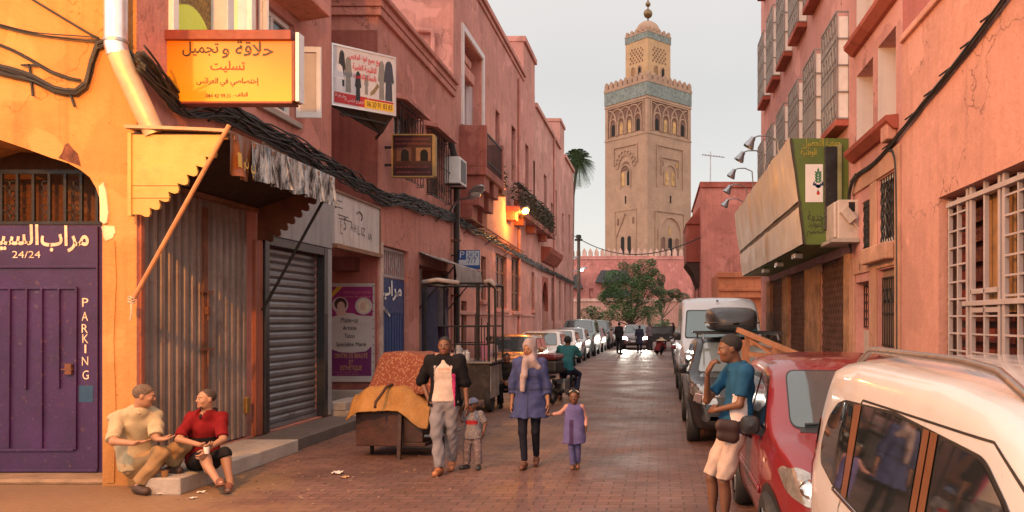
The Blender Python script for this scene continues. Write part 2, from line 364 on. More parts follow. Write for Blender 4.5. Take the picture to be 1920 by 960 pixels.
w.prism([(X(a, YO), Z(b, YO)) for a, b in pc], lambda u, z, d: (u, YO - d, z), -.01, .007); w.build('plaster_patch', cream, cb)
w = MB(); w.box((-14, YO - .16, 6.25), (-6.0, YO + .02, 6.55)); w.build('ledge', pinkA, cb, bevel=.02)
# gate
purple = M('purple_gate_paint', (.034, .008, .062), .55, .25, 2.2, .15, 30, dirt=.45, dirtcol=(.028, .013, .055), fine=.15, chips=.35)
gate = MB(); gx0, gx1, gz0, gz1 = -8.98, arch[-1][0] - .01, .066, 3.05
gate.box((gx0, GY, gz0), (gx1, GY + .06, gz1))
gp = lambda px, py: (X(px, GY), Z(py, GY))
def gbar(px0, py0, px1, py1, wd=.035, th=.025):
    x0, z0 = gp(px0, py0); x1, z1 = gp(px1, py1); gate.bar((x0, GY - th / 2 + .002, z0), (x1, GY - th / 2 + .002, z1), wd, th, (0, 1, 0)) if abs(x1 - x0) > abs(z1 - z0) else gate.bar((x0, GY - th / 2 + .002, z0), (x1, GY - th / 2 + .002, z1), wd, th, (1, 0, 0))
for a in ((-160, 540, 145, 540), (-160, 845, 140, 843), (-160, 500, 184, 500), (145, 540, 143, 843), (112, 540, 112, 728), (80, 540, 80, 840), (52, 540, 50, 730), (20, 540, 18, 840), (-10, 540, -10, 730), (-42, 540, -42, 840), (184, 425, 184, 880), (-160, 882, 184, 882)): gbar(*a)
gt = gate.build('gate', purple, cb, bevel=.006)
letter_cream = M('cream_lettering', (.72, .55, .40), .7, .25, 9, dirt=.4); 
lt = [text('lettering', 'مراب', letter_cream, gt, (X(122, GY), GY - .004, Z(448, GY)), (1, 0, 0), (0, 0, 1), .24, .58, ar=True, bold=.022),
      text('lettering', 'السيارات', letter_cream, gt, (X(-6, GY), GY - .004, Z(446, GY)), (1, 0, 0), (0, 0, 1), .24, 1.02, ar=True, bold=.022),
      text('lettering', '24/24', letter_cream, gt, (X(50, GY), GY - .004, Z(478, GY)), (1, 0, 0), (0, 0, 1), .085, .34, bold=.01)]
for ch, py in zip('PARKING', (568, 594, 617, 636, 655, 678, 704)):
    text('lettering', ch, letter_cream, gt, (X(161 + random.uniform(-1.5, 1.5), GY), GY - .004, Z(py, GY)), (1, random.uniform(-.02, .02), random.uniform(-.08, .08)), (0, 0, 1), .108, .075 if ch != 'I' else .022, bold=.012)
w = MB(); w.box((*[X(148, GY)], GY - .003, Z(754, GY)), (X(175, GY), GY - .001, Z(723, GY))); w.build('paint_patch', M('teal_patch', (.015, .06, .13), .6, .2, 5, dirt=.3), gt)
for zz in (.45, 1.5, 2.6):
    w = MB(); w.tube([(gx1 - .03, GY - .018, zz), (gx1 - .03, GY - .018, zz + .13)], .018, 8); w.build('hinge', rust, gt, smooth=True)
w = MB(); w.box((X(126, GY), GY - .045, 1.25), (X(138, GY), GY - .004, 1.38)); w.bar((X(118, GY), GY - .03, 1.31), (X(140, GY), GY - .03, 1.31), .018); w.build('latch', rust, gt, bevel=.004)
# transom grille above the gate
gr = MB(); z0, z1 = gz1 + .01, Z(327, GY) + .06
gr.box((gx0, GY + .01, z1 - .05), (gx1, GY + .05, z1)); gr.box((gx0, GY + .01, z0), (gx1, GY + .05, z0 + .04))
def scroll(mb, x, s, zc, r, y):
    for k in (-1, 1):
        pts = []
        for i in range(15):
            a = i / 14 * 1.75 * pi; rr = r * (1 - .62 * i / 14); pts.append((x + s * (r * .9 - rr * cos(a) * .9), y, zc + k * (.0 + r * 1.0) - k * rr * sin(a)))
        mb.tube(pts, .007, 5)
for i, px in enumerate(range(-150, 190, 30)):
    x = X(px, GY); gr.box((x - .016, GY + .012, z0), (x + .016, GY + .044, z1))
    if i % 4 != 3:
        for zc in (z0 + .15, z0 + .44): scroll(gr, x, 1 if i % 2 else -1, zc, .062, GY + .028)
gr.build('transom_grille', black_metal, cb)
# ================================================================== shop building (street front, metal shutters below)
sb = sthing('shop_building', 'dusky pink two storey shop building with two closed metal shutters', 'building')
Y0, Y1 = 9.153, 14.6
dA = (9.24, 11.83, .19, 3.55, .10); dB = (12.18, 14.2, .19, 3.12, .16)
wA = (9.75, 11.75, 5.15, 7.4, .25); wB = (11.95, 13.12, 5.22, 6.75, .28)
w = MB(); w.wall(fL, (Y0, Y1), (0, 12), [dA, dB, wA, wB]); w.quad((XL, Y1, 0), (XL - 2.4, Y1, 0), (XL - 2.4, Y1, 12), (XL, Y1, 12))
w.quad((XL, Y0, 12), (XL, Y1, 12), (XL - 2.4, Y1, 12), (XL - 2.4, Y0, 12)); w.build('wall', pinkA, sb)
# tiled jambs of the corrugated door
w = MB(); w.box((XL - .02, 9.19, .19), (XL + .03, 9.26, 3.4)); w.box((XL - .02, 11.80, .19), (XL + .03, 12.02, 3.1)); w.build('door_jamb', stucco('reddish_tile', (.30, .10, .06), rough=.5), sb, bevel=.006)
def corrugated(y0, y1, z0, z1, xo, pitch, depth):
    mb = MB(); n = int((y1 - y0) / pitch); vs = []; prof = []
    for i in range(n):
        a = y0 + i * pitch; prof += [(a, 0), (a + pitch * .30, 0), (a + pitch * .42, depth), (a + pitch * .86, depth), (a + pitch, 0)]
    for (y, d) in prof: vs += [(xo + d, y, z0), (xo + d, y, z1)]
    return mb.add(vs, [(2 * i, 2 * i + 2, 2 * i + 3, 2 * i + 1) for i in range(len(prof) - 1)])
shut = M('corrugated_steel', (.29, .215, .18), .5, .25, 1.8, .15, 40, metal=.35, chips=.3, streak=.35, dirt=.5, dirtcol=(.14, .07, .045))
cd = corrugated(9.26, 11.8, .22, 3.5, XL - .085, .16, .065).build('corrugated_door', shut, sb)
w = MB(); ym = 10.55
w.box((XL - .03, ym - .05, .25), (XL + .005, ym + .05, 3.4)); w.bar((XL + .02, ym - .13, 2.28), (XL + .02, ym + .13, 2.28), .03); w.bar((XL + .02, ym - .13, 1.52), (XL + .02, ym + .13, 1.52), .03)
w.tube([(XL + .03, ym, 1.9), (XL + .03, ym, 2.28)], .012, 6); w.tube([(XL + .03, ym, 1.3), (XL + .03, ym, 1.52)], .012, 6); w.box((XL, ym - .03, 1.98), (XL + .05, ym + .03, 2.08)); w.build('bolt', rust, cd)
w = MB(); w.box((XL - .02, 11.55, .55), (XL + .03, 11.64, .78)); w.build('padlock', M('brass_lock', (.45, .27, .08), .4, .2, 8, metal=.8), cd, bevel=.008)
# roller shutter
slat = M('roller_shutter_steel', (.20, .19, .195), .42, .14, 1.5, .1, 60, metal=.55, dirt=.35, dirtcol=(.18, .15, .13))
rb = MB(); vs = []; zz = .26; prof = []
while zz < 3.05: prof += [(0, zz), (.022, zz + .03), (.022, zz + .075), (0, zz + .108), (-.012, zz + .114)]; zz += .122
for d, z in prof: vs += [(XL - .125 + d, 12.2, z), (XL - .125 + d, 14.18, z)]
rb.add(vs, [(2 * i, 2 * i + 1, 2 * i + 3, 2 * i + 2) for i in range(len(prof) - 1)]); rs = rb.build('roller_shutter', slat, sb)
w = MB(); w.box((XL - .12, 12.2, .20), (XL - .08, 14.18, .262)); w.bar((XL - .07, 13.1, .36), (XL - .07, 13.3, .36), .02); w.build('bottom_rail', grey_metal, rs)
w = MB(); w.box((XL - .1, 12.05, .19), (XL + .05, 12.19, 3.2)); w.box((XL - .1, 14.19, .19), (XL + .05, 14.34, 3.2)); w.box((XL - .1, 12.05, 3.06), (XL + .045, 14.34, 3.2)); w.build('shutter_frame', M('black_granite', (.022, .021, .023), .35, .3, 6), sb, bevel=.008)
greyclad = M('grey_cladding', (.27, .27, .285), .6, .1, 1.5, .1, 30, streak=.3, dirt=.3)
w = MB(); w.box((XL, 12.03, 3.205), (XL + .06, 14.5, 4.0)); w.box((XL, 12.03, 4.01), (XL + .06, 14.5, 4.3)); w.build('fascia', greyclad, sb, bevel=.01)
w = MB(); w.box((XL, 12.03, 4.305), (XL + .05, 14.45, 4.68)); w.build('fascia', M('pale_cladding', (.56, .54, .52), .6, .15, 2, streak=.4, dirt=.3), sb, bevel=.01)
w = MB(); w.box((XL - .02, 14.345, .19), (XL + .045, 14.52, 3.2)); w.build('door_jamb', greyclad, sb, bevel=.008)
# upper windows
w = MB(); a, b, c, d = wB[:4]
for q in ((a, a + .09, c, d), (b - .09, b, c, d), (a + .091, b - .091, c, c + .08), (a + .091, b - .091, d - .08, d), ((a + b) / 2 - .04, (a + b) / 2 + .04, c + .081, d - .081)): w.box((XL - .16, q[0], q[2]), (XL - .08, q[1], q[3]))
f = w.build('window', white_paint, sb, bevel=.006)
w = MB(); w.box((XL - .14, a + .08, c + .07), (XL - .13, b - .08, d - .07)); w.build('pane', glass_sky, f)
def louvre_leaf(p0, dirx, width, z0, z1, name='shutter'):
    """leaf hinged at p0, running along dirx"""
    mb = MB(); dx = Vector((dirx[0], dirx[1], 0)).normalized(); nn = Vector((-dx.y, dx.x, 0)); P = Vector((p0[0], p0[1], 0))
    def bx(u0, u1, za, zb, t): 
        Mx = Matrix.Translation(P) @ Matrix(((dx.x, nn.x, 0, 0), (dx.y, nn.y, 0, 0), (0, 0, 1, 0), (0, 0, 0, 1))); mb.box((u0, -t, za), (u1, t, zb), Mx)
    bx(0, .07, z0, z1, .02); bx(width - .07, width, z0, z1, .02); bx(.071, width - .071, z0, z0 + .09, .018); bx(.071, width - .071, z1 - .09, z1, .018)
    z = z0 + .10
    while z < z1 - .11:
        a = P + dx * .071; b = P + dx * (width - .071); mb.quad(a + nn * .015 + Vector((0, 0, z)), b + nn * .015 + Vector((0, 0, z)), b - nn * .015 + Vector((0, 0, z + .035)), a - nn * .015 + Vector((0, 0, z + .035))); z += .042
    return mb
louvre_leaf((XL + .02, 13.15), (1, .05), .40, 5.25, 6.42).build('shutter', white_paint, sb)
louvre_leaf((XL + .02, 11.93), (1, -.35), .16, 5.2, 6.75).build('shutter', white_paint, sb)
w = MB(); w.prism([(0, 6.9), (.5, 6.98), (.5, 7.16), (0, 7.3)], lambda u, z, d: (XL + u, d, z), 11.85, 13.35); w.build('window_hood', pinkA, sb, bevel=.015)
w = MB(); w.box((XL - .02, 11.85, 5.08), (XL + .08, 13.25, 5.17)); w.build('sill', concrete, sb, bevel=.01)
# lit window behind the orange sign
a, b, c, d = wA[:4]; w = MB()
for q in ((a, a + .12, c, d), (b - .12, b, c, d), (a + .121, b - .121, c, c + .14), (10.98, 11.15, c + .141, d)): w.box((XL - .2, q[0], q[2]), (XL + .06, q[1], q[3]))
f = w.build('window', white_paint, sb, bevel=.01)
w = MB(); w.box((XL - .18, a + .12, c + .14), (XL - .17, 10.98, d)); w.build('pane', M('gilt_screen', (.22, .13, .03), .4, .8, 22, .4, 30), f)
w = MB(); yc = 10.42; rr = .46; w.prism([(yc + rr * cos(t), 5.50 + rr * 1.1 * sin(t)) for t in [i * pi / 16 for i in range(17)]], lambda u, z, d: (XL + d, u, z), -.165, -.10); w.build('arched_panel', M('yellow_glass_lit', (.50, .48, .03), .3, .1, 3, emit=.35), f)
w = MB(); w.box((XL - .18, 11.16, c + .14), (XL - .15, b - .12, d)); w.build('lit_pane', M('lit_room', (.9, .62, .22), .5, .1, 2, emit=.55), f)
w = MB(); w.tube([(XL - .12, 11.42, 5.3), (XL - .12, 11.42, 7.3)], .02, 8); w.build('lamp_tube', M('fluorescent_tube', (1, .93, .7), .5, 0, emit=4), f)
# two stone steps
st = MB(); st.box((-5.60, 8.66, 0), (-5.2, 9.2, .185)); st.box((-6.0, 9.201, 0), (-5.2, 11.5, .185)); tag(st.build('door_step', concrete, bevel=.012), 'long grey concrete step below the corrugated door where two men sit', 'step')
st = MB(); st.box((-6.0, 11.51, 0), (-5.27, 14.4, .17)); tag(st.build('door_step', [M('dark_stone', (.10, .085, .08), .6, .2, 3, .3, 30)], bevel=.012), 'dark stone step in front of the grey roller shutter', 'step')
st = MB(); st.box((-6.0, 14.62, 0), (-5.35, 15.6, .24)); st.box((-6.1, 14.62, .24), (-5.75, 15.6, .40)); tag(st.build('door_step', concrete, bevel=.02), 'pale stepped stone block beside the handcart, below the purple poster', 'step')
# ================================================================== recess + red building
rd = sthing('red_building', 'dusky red building with parapet cornice, barred windows and a blue door', 'building')
YB0, YB1, ZB = 17.06, 23.3, 8.72
bd = (17.3, 19.1, 0, 3.55, .22); shop = (19.95, 22.7, 0, 3.3, 2.2); w1 = (18.05, 19.7, 5.25, 6.85, .3); w2 = (20.6, 22.3, 5.2, 6.85, .3)
w = MB(); w.wall(fL, (YB0, YB1), (0, ZB), [bd, w1, w2, shop])
w.wall(fF(YB0), (XL - 2.4, XL), (0, ZB), []); w.quad((XL, YB0, ZB), (XL, YB1, ZB), (XL - 8, YB1, ZB), (XL - 8, YB0, ZB))
w.quad((XL - 2.4, Y1, 0), (XL - 2.4, YB0, 0), (XL - 2.4, YB0, 12), (XL - 2.4, Y1, 12)); w.build('wall', pinkB, rd)
w = MB(); w.box((XL - 2.4, YB0 - .006, 0), (XL - .02, YB0 - .003, ZB - .6)); w.build('darker_side', redB, rd)  # thin darker red sheet over the side facing the camera
w = MB()
for (o, z0, z1) in ((.10, ZB - .12, ZB + .05), (.17, ZB + .051, ZB + .17), (.07, ZB - .30, ZB - .121)): w.box((XL - 2.4, YB0 - o, z0), (XL + o, YB1 - .01, z1))
w.build('cornice', pinkB, rd, bevel=.02)
w = MB(); w.bar((XL - 1.6, YB0 + .2, ZB + .95), (XL - .1, YB0 + .2, ZB + .95), .04); w.bar((XL - 1.6, YB0 + .2, ZB + .3), (XL - .1, YB0 + .2, ZB + .3), .03)
for x in np.linspace(XL - 1.6, XL - .1, 12): w.bar((x, YB0 + .2, ZB + .16), (x, YB0 + .2, ZB + .95), .02)
w.build('roof_railing', white_paint, rd)
blue = M('cobalt_door_paint', (.010, .04, .16), .45, .15, 3, .1, 40, dirt=.3, dirtcol=(.02, .04, .10))
w = MB(); w.box((XL - .14, 17.32, .03), (XL - .10, 19.08, 2.85))
for y in np.linspace(17.45, 18.95, 9): w.box((XL - .10, y - .018, .1), (XL - .085, y + .018, 2.05))
w.box((XL - .10, 17.36, 2.06), (XL - .083, 19.04, 2.11)); dr = w.build('door', blue, rd, bevel=.005)
text('lettering', 'مراب', M('white_lettering', (.75, .74, .72), .6, .1, 8), dr, (XL - .082, 18.12, 2.58), (0, 1, 0), (0, 0, 1), .34, 1.45, ar=True, bold=.03)
for k in range(3):
    w = MB(); w.bar((XL - .08, 17.5 + .13 * k, 2.22 - .05 * k), (XL - .08, 17.75 + .13 * k, 2.1 - .05 * k), .015, .05, (0, 0, 1)); w.build('paint_stroke', _MC['white_lettering'], dr)
w = MB()
w.box((XL - .12, 17.32, 2.87), (XL - .09, 19.08, 2.93)); w.box((XL - .12, 17.32, 3.47), (XL - .09, 19.08, 3.53)); 
for y in np.linspace(17.36, 19.04, 13): w.box((XL - .118, y - .012, 2.93), (XL - .094, y + .012, 3.47))
for y in (17.62, 18.1, 18.6): scroll(w, XL, 0, 3.2, .0, y) if 0 else w.tube([(XL - .09, y + .1 * cos(t), 3.2 + .16 * sin(t)) for t in [i * pi / 8 for i in range(17)]], .012, 5)
w.build('transom_grille', white_metal, rd)
w = MB(); w.box((XL + .005, 17.1, 0), (XL + .03, 17.28, 3.6)); w.build('door_jamb', stucco('worn_whitewash', (.55, .42, .36), dirt=.6), rd)
def barred_window(root, wx, fn, side, bars=9, grille_out=.16, ornate=True, frame=black_metal, shutters=True):
    a, b, c, d = wx[:4]; mb = MB()
    for q in ((a, a + .07, c, d), (b - .07, b, c, d), (a + .071, b - .071, c, c + .07), (a + .071, b - .071, d - .07, d), ((a + b) / 2 - .035, (a + b) / 2 + .035, c + .071, d - .071)):
        mb.box(fn(q[0], q[2], .18), fn(q[1], q[3], .24))
    f = mb.build('window', wood_brown, root); mb = MB(); mb.box(fn(a + .05, c + .05, .215), fn(b - .05, d - .05, .225)); mb.build('pane', glass_sky, f)
    mb = MB(); g = -grille_out
    for y in np.linspace(a - .05, b + .05, bars): mb.tube([fn(y, c - .05, g), fn(y, d, g)], .011, 5)
    for z in (c - .05, (c + d) / 2, d): mb.tube([fn(a - .05, z, g), fn(b + .05, z, g)], .013, 5)
    for y in (a - .05, b + .05):
        for z in (c - .05, d): mb.tube([fn(y, z, g), fn(y, z, .02)], .011, 5)
        for z in np.linspace(c, d, 6): mb.tube([fn(y, z, g), fn(y, z, .02)], .008, 5)
    if ornate:
        for y in np.linspace(a + .1, b - .1, 5):
            for z in (c + .25, d - .25): mb.tube([fn(y + .09 * cos(t), z + .12 * sin(t), g) for t in [i * pi / 6 for i in range(13)]], .009, 4)
    mb.build('window_grille', frame, root)
for wx in (w1, w2):
    barred_window(rd, wx, fL, 1)
    w = MB(); w.prism([(0, wx[3] + .08), (.34, wx[3] + .02), (.34, wx[3] + .1), (0, wx[3] + .22)], lambda u, z, d: (XL + u, d, z), wx[0] - .15, wx[1] + .15); w.build('window_hood', pinkB, rd)
# shop interior dressing: lining of the opening
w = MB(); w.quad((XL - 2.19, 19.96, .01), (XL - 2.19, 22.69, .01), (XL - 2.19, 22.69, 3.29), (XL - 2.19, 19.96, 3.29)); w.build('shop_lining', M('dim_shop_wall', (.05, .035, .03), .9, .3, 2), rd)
w = MB(); w.box((XL - .15, 19.97, .0), (XL + .02, 20.12, 3.2)); w.box((XL - .15, 22.55, 0), (XL + .02, 22.69, 3.2)); w.build('door_jamb', stucco('grey_door_jamb', (.20, .13, .115)), rd)
# ================================================================== long salmon building with the balconies
lb = sthing('long_building', 'long salmon street facade with corner balcony, tall framed opening and roofline cornice', 'building')
YC0, YC1, ZC = 23.3, 38.6, 12.75
big = (24.35, 27.0, 7.85, 10.75, .5)
up = [(YL(px), YL(px + w_), z0, z1, .22) for px, w_, z0, z1 in ((929, 8, 8.0, 9.7), (959, 8, 7.6, 9.9), (985, 6, 6.4, 9.9), (1000, 5, 7.4, 9.6))]
lo = [(YL(929), YL(950), 2.35, 4.4, .25), (YL(959), YL(976), 2.3, 4.55, .25), (YL(997), YL(1002), 2.4, 4.2, .2), (24.2, 24.9, .1, 2.5, .2), (YL(902), YL(911), 2.6, 4.1, .2)]
w = MB(); w.wall(fL, (YC0, YC1), (0, ZC), [big] + up + lo); w.wall(fF(YC0), (XL - 8, XL), (ZB - .5, ZC), [])
w.quad((XL, YC0, ZC), (XL, YC1, ZC), (XL - 8, YC1, ZC), (XL - 8, YC0, ZC)); w.build('wall', pinkC, lb)
w = MB()
for o, z0, z1 in ((.06, ZC - .25, ZC - .08), (.14, ZC - .079, ZC + .12)): w.box((XL - 8, YC0 - .01, z0), (XL + o, 35.35, z1))
w.build('cornice', pinkC, lb, bevel=.02)
w = MB(); w.box((XL - .01, YC0 + .02, 2.08), (XL + .05, YC1, 2.2)); w.build('dado_rail', pinkD, lb, bevel=.015)
w = MB(); a, b, c, d = big[:4]
for q in ((a - .2, a - .001, c, d + .2), (b + .001, b + .2, c, d + .2), (a, b, d + .001, d + .2)): w.box((XL - .02, q[0], q[2]), (XL + .07, q[1], q[3]))
w.build('opening_surround', M('white_surround', (.66, .60, .60), .7, .08, 2, dirt=.2), lb, bevel=.015)
w = MB(); w.box((XL - .499, a + .01, c), (XL - .45, b - .01, d - .01)); w.box((XL - .45, b - .9, c), (XL - .3, b - .01, c + 1.9)); w.build('opening_back', M('pale_lilac_plaster', (.50, .40, .40), .9, .1, 1, .4, 20), lb)
w = MB(); w.box((XL - .47, a + .1, d - 1.1), (XL - .1, b - .6, d - .75)); w.box((XL - .47, a + .2, d - .55), (XL - .2, b - .6, d - .3)); w.build('corbel', pinkC, lb, bevel=.03)
# balcony
w = MB(); bx0 = -5.2; by0, by1 = 24.0, 26.8
w.box((XL, by0, 6.3), (bx0, by1, 6.55)); w.box((XL, by0 + .001, 6.551), (bx0, by0 + .18, 7.8)); w.box((XL, by1 - .25, 6.551), (bx0, by1 - .001, 7.75))
bal = w.build('balcony', redB, lb, bevel=.02)
w = MB(); 
for i, (zz, xx) in enumerate(((6.30, .72), (5.85, .56), (5.4, .36))):
    for y in (by0 + .12, by0 + 1.5): w.box((XL, y, zz - .45 + .002), (XL + xx, y + .75 - .04 * i, zz - .001))
w.build('bracket', redB, bal, bevel=.012)
w = MB()
for y in np.linspace(by0 + .25, by1 - .3, 14): w.box((bx0 - .05, y - .012, 6.56), (bx0 - .03, y + .012, 7.6))
w.box((bx0 - .06, by0 + .18, 7.58), (bx0 - .02, by1 - .25, 7.63)); w.box((bx0 - .06, by0 + .18, 6.75), (bx0 - .02, by1 - .25, 6.78)); w.build('railing', black_metal, bal)
# planter balcony further along
w = MB(); w.box((XL, 31.2, 6.15), (XL + .55, 41.5, 6.4)); 
for y in (31.3, 33.0, 36, 39.5): w.box((XL, y, 5.85), (XL + .4, y + .5, 6.149))
pb = w.build('balcony', redB, lb, bevel=.02)
w = MB()
for y in np.arange(31.25, 41.4, .22): w.box((XL + .5, y - .01, 6.4), (XL + .52, y + .01, 7.3))
w.box((XL + .49, 31.2, 7.3), (XL + .53, 41.5, 7.34)); w.build('railing', black_metal, pb)
w = MB(); w.prism([(0, 4.9), (.12, 4.95), (.45, 5.4), (.5, 5.65), (0, 5.7)], lambda u, z, d: (XL + u, d, z), 40.6, 46.0); w.build('window_hood', trimred, lb)
dark_red_wood = M('dark_red_shutter', (.13, .035, .028), .6, .3, 4, .2, 30)
for h in up:
    w = MB(); w.box((XL - .2, h[0] + .02, h[2]), (XL - .14, h[1] - .02, h[3] - .02)); w.build('window_shutter', dark_red_wood, lb)
for h in lo:
    mb = MB(); a, b, c, d = h[:4]
    for t in (0, .46, .93): mb.box((XL - .16, a + (b - a) * t, c + .02), (XL - .10, a + (b - a) * (t + .07), d - .02))
    for t in (0, .33, .66, .96): mb.box((XL - .155, a + .02, c + (d - c) * t), (XL - .105, b - .02, c + (d - c) * t + .06))
    f = mb.build('window', wood_brown, lb); mb = MB(); mb.box((XL - .14, a + .02, c + .02), (XL - .13, b - .02, d - .02)); mb.build('pane', glass_sky, f)
    if c > 1:
        mb = MB(); mb.box((XL - .02, a - .12, c - .16), (XL + .12, b + .12, c - .02)); mb.build('sill', pinkC, f, bevel=.02)
# far part of the row
fb = sthing('terrace_building', 'pale pink terrace at the far end of the row with a square roof tower', 'building')
YD1 = 56.0; ZD = 12.4
up2 = [(YL(px), YL(px + w_), z0, z1, .2) for px, w_, z0, z1 in ((1020, 5, 6.7, 9.6), (1033, 4, 6.5, 8.5), (1040, 4, 6.9, 9.5), (1054, 3, 6.2, 8.6), (1066, 3, 6.4, 9))]
lo2 = [(YL(px), YL(px + w_), 1.9, 4.3, .2) for px, w_ in ((1034, 4), (1048, 3.5), (1058, 3), (1068, 2.5))]
ad_ = (YL(1016), YL(1028), 0, 4.2, .5)
w = MB(); w.wall(fL, (YC1, YD1), (0, ZD), up2 + lo2 + [ad_]); w.wall(lambda u, z, d: (XL - u, YD1, z), (0, 8), (0, ZD), [])
w.quad((XL, YC1, ZD), (XL, YD1, ZD), (XL - 8, YD1, ZD), (XL - 8, YC1, ZD)); w.build('wall', pinkD, fb)
w = MB(); aa, ab = ad_[:2]; rr = (ab - aa) / 2   # spandrels turn the doorway into a pointed arch
for s in (0, 1):
    P = [(aa + rr, 4.2), ((aa, ab)[s], 4.2), ((aa, ab)[s], 2.4)] + [((aa + rr) + (-1, 1)[s] * rr * cos(t), 2.4 + 1.55 * sin(t)) for t in [i * pi / 16 for i in range(1, 9)]]
    w.prism(P, lambda u, z, d: (XL - d, u, z), .0, .2)
w.build('arch', trimred, fb)
w = MB(); w.box((XL - .45, aa, 0), (XL - .4, ab, 4.2)); w.build('door', dark_red_wood, fb)
for h in up2 + lo2:
    w = MB(); w.box((XL - .19, h[0] + .03, h[2]), (XL - .14, h[1] - .03, h[3])); w.build('window_shutter', dark_red_wood, fb)
w = MB(); w.box((XL - 8, 35.4, ZC - .4), (XL - .003, 38.6, 14.5)); w.build('roof_tower', pinkC, lb, bevel=.02)
w = MB(); w.box((XL - 8, 35.36, 14.3), (XL + .1, 38.7, 14.55)); w.build('cornice', pinkC, lb, bevel=.02)
w = MB(); w.box((XL - 8, 48.4, ZD - .4), (XL - .003, 50.6, 14.15)); w.build('roof_tower', pinkD, fb, bevel=.02)
w = MB(); w.box((XL - 8, 48.35, 14.0), (XL + .08, 50.7, 14.2)); w.box((XL - 8, YC1 + .12, ZD - .12), (XL + .12, 48.33, ZD + .1)); w.box((XL - 8, 50.72, ZD - .12), (XL + .12, YD1, ZD + .1)); w.build('cornice', pinkD, fb, bevel=.02)
for y, x1 in ((33.9, .12), (45.3, .12)):
    w = MB(); w.tube([(XL + .07, y, .1), (XL + .07, y, 12.2)], .06, 8); w.build('downpipe', pinkC, lb if y < 38 else fb, smooth=True)
# ================================================================== near right block with the big grilled window
nb = sthing('corner_block', 'coral plastered single storey block with a wide white grilled window', 'building')
ZN = 5.49; YN = 10.3; wn_ = (5.2, YR(1760), .95, 3.28, .42)
w = MB(); w.wall(fR, (2.5, YN), (0, ZN), [wn_]); w.quad((XR, 2.5, ZN), (XR, YN, ZN), (XR + 6, YN, ZN), (XR + 6, 2.5, ZN)); w.quad((XR, YN, 0), (XR + 6, YN, 0), (XR + 6, YN, ZN), (XR, YN, ZN)); w.build('wall', pinkR, nb)
w = MB(); w.box((XR - .05, 2.5, ZN - .02), (XR + .3, YN - .02, ZN + .07)); w.build('coping', pinkR, nb, bevel=.015)
a, b, c, d = wn_[:4]; wf = white_metal
def gf(y0, y1, z0, z1, dd=(.05, .10)): return fR(y0, z0, dd[0]), fR(y1, z1, dd[1])
win = MB()
ys = [b - .16, b - .42, b - .68, b - .78, b - 1.12, b - 1.46, b - 1.56, b - 1.86, b - 2.15, b - 2.5]
for y, t in zip(ys, (.026, .024, .05, .045, .03, .045, .05, .024, .024, .05)): win.box(*gf(y - t / 2, y + t / 2, c, d - .06 if t < .03 else d))
win.box(fR(a, d - .14, .03), fR(b - .14, d - .09, .12)); win.box(fR(a, 2.05, .03), fR(b - .6, 2.10, .11))
nrow = 12
for i in range(nrow): 
    z = c + .06 + i * .185
    win.box(*gf(b - .68, b - .16, z, z + .022, (.055, .08))); win.box(*gf(b - 2.5, b - 1.56, z, z + .022, (.055, .08)))
    if z < 2.0: win.box(*gf(b - 1.46, b - .78, z, z + .018, (.055, .08)))
win.box(*gf(b - 1.46, b - .78, 2.17, 2.22)); win.box(*gf(b - 1.44, b - .8, 1.98, 2.03))
wg = win.build('window_grille', wf, nb, bevel=.004)
w = MB(); w.box(fR(b - .13, c, .10), fR(b - .02, d - .08, .16)); 
for k in range(26): w.box(fR(b - .12, c + .05 + k * .085, .085), fR(b - .03, c + .10 + k * .085, .10))
w.build('side_shutter', wood_brown, nb)
w = MB()
w.box(fR(a, c, .30), fR(b, d, .31)); w.build('pane', M('red_brown_blind', (.07, .016, .012), .5, .3, 3, dirt=.3), nb)
w = MB()
for k in range(11): w.box(fR(b - 1.46, c + .1 + k * .21, .20), fR(b - .1, c + .24 + k * .21, .215))
w.build('blind_slats', M('rust_red_blind', (.14, .026, .016), .5, .2, 4), nb)
vs = []; n = 40; w = MB()
for i in range(n + 1): 
    y = b - .95 - .62 * i / n; dd = .17 + .03 * sin(i * 1.1); vs += [fR(y, 1.98, dd), fR(y, d - .1, dd)]
w.add(vs, [(2 * i, 2 * i + 2, 2 * i + 3, 2 * i + 1) for i in range(n)]); w.build('curtain', M('ochre_curtain', (.26, .13, .05), .9, .3, 6), nb, smooth='all')
# ================================================================== tall pink building
tb = sthing('tall_building', 'tall pink building with rows of caged windows above brown shop grilles', 'building')
YT1 = 24.5; ZTT = 17.5
n1 = (YR(1680), YR(1646), 4.62, 5.82, .5); n2 = (YR(1637), YR(1606), 4.70, 5.78, .5)
n3 = (YR(1680), YR(1646), 6.35, 7.6, .5); n4 = (YR(1637), YR(1606), 6.35, 7.6, .5)
d1 = (YR(1681), YR(1647), 0, 2.62, .12); d2 = (YR(1629), YR(1604), 0, 2.5, .2)
q1 = (YR(1680), YR(1648), 2.98, 3.9, .16); q2 = (YR(1633), YR(1616), 2.95, 3.72, .2)
s1 = (YR(1587), YR(1540), .02, 3.0, .06); s2 = (YR(1513), YR(1481), .02, 3.0, .06); s3 = (YR(1470), YR(1448), .02, 3.0, .06)
cy = [(y, y + 1.22) for y in (13.2, 15.05, 16.9, 18.75, 20.6, 22.45)]
cages1 = [(y0 + .1, y1 - .1, 5.35, 6.9, .3) for y0, y1 in cy]; cages2 = [(y0 + .1, y1 - .1, 8.35, 9.95, .3) for y0, y1 in cy[1:]]; cages3 = [(y0 + .1, y1 - .1, 11.6, 13.2, .3) for y0, y1 in cy[2:]]
w = MB(); w.wall(fR, (YN, YT1), (0, ZTT), [n1, n2, n3, n4, d1, d2, q1, q2, s1, s2, s3] + cages1 + cages2 + cages3)
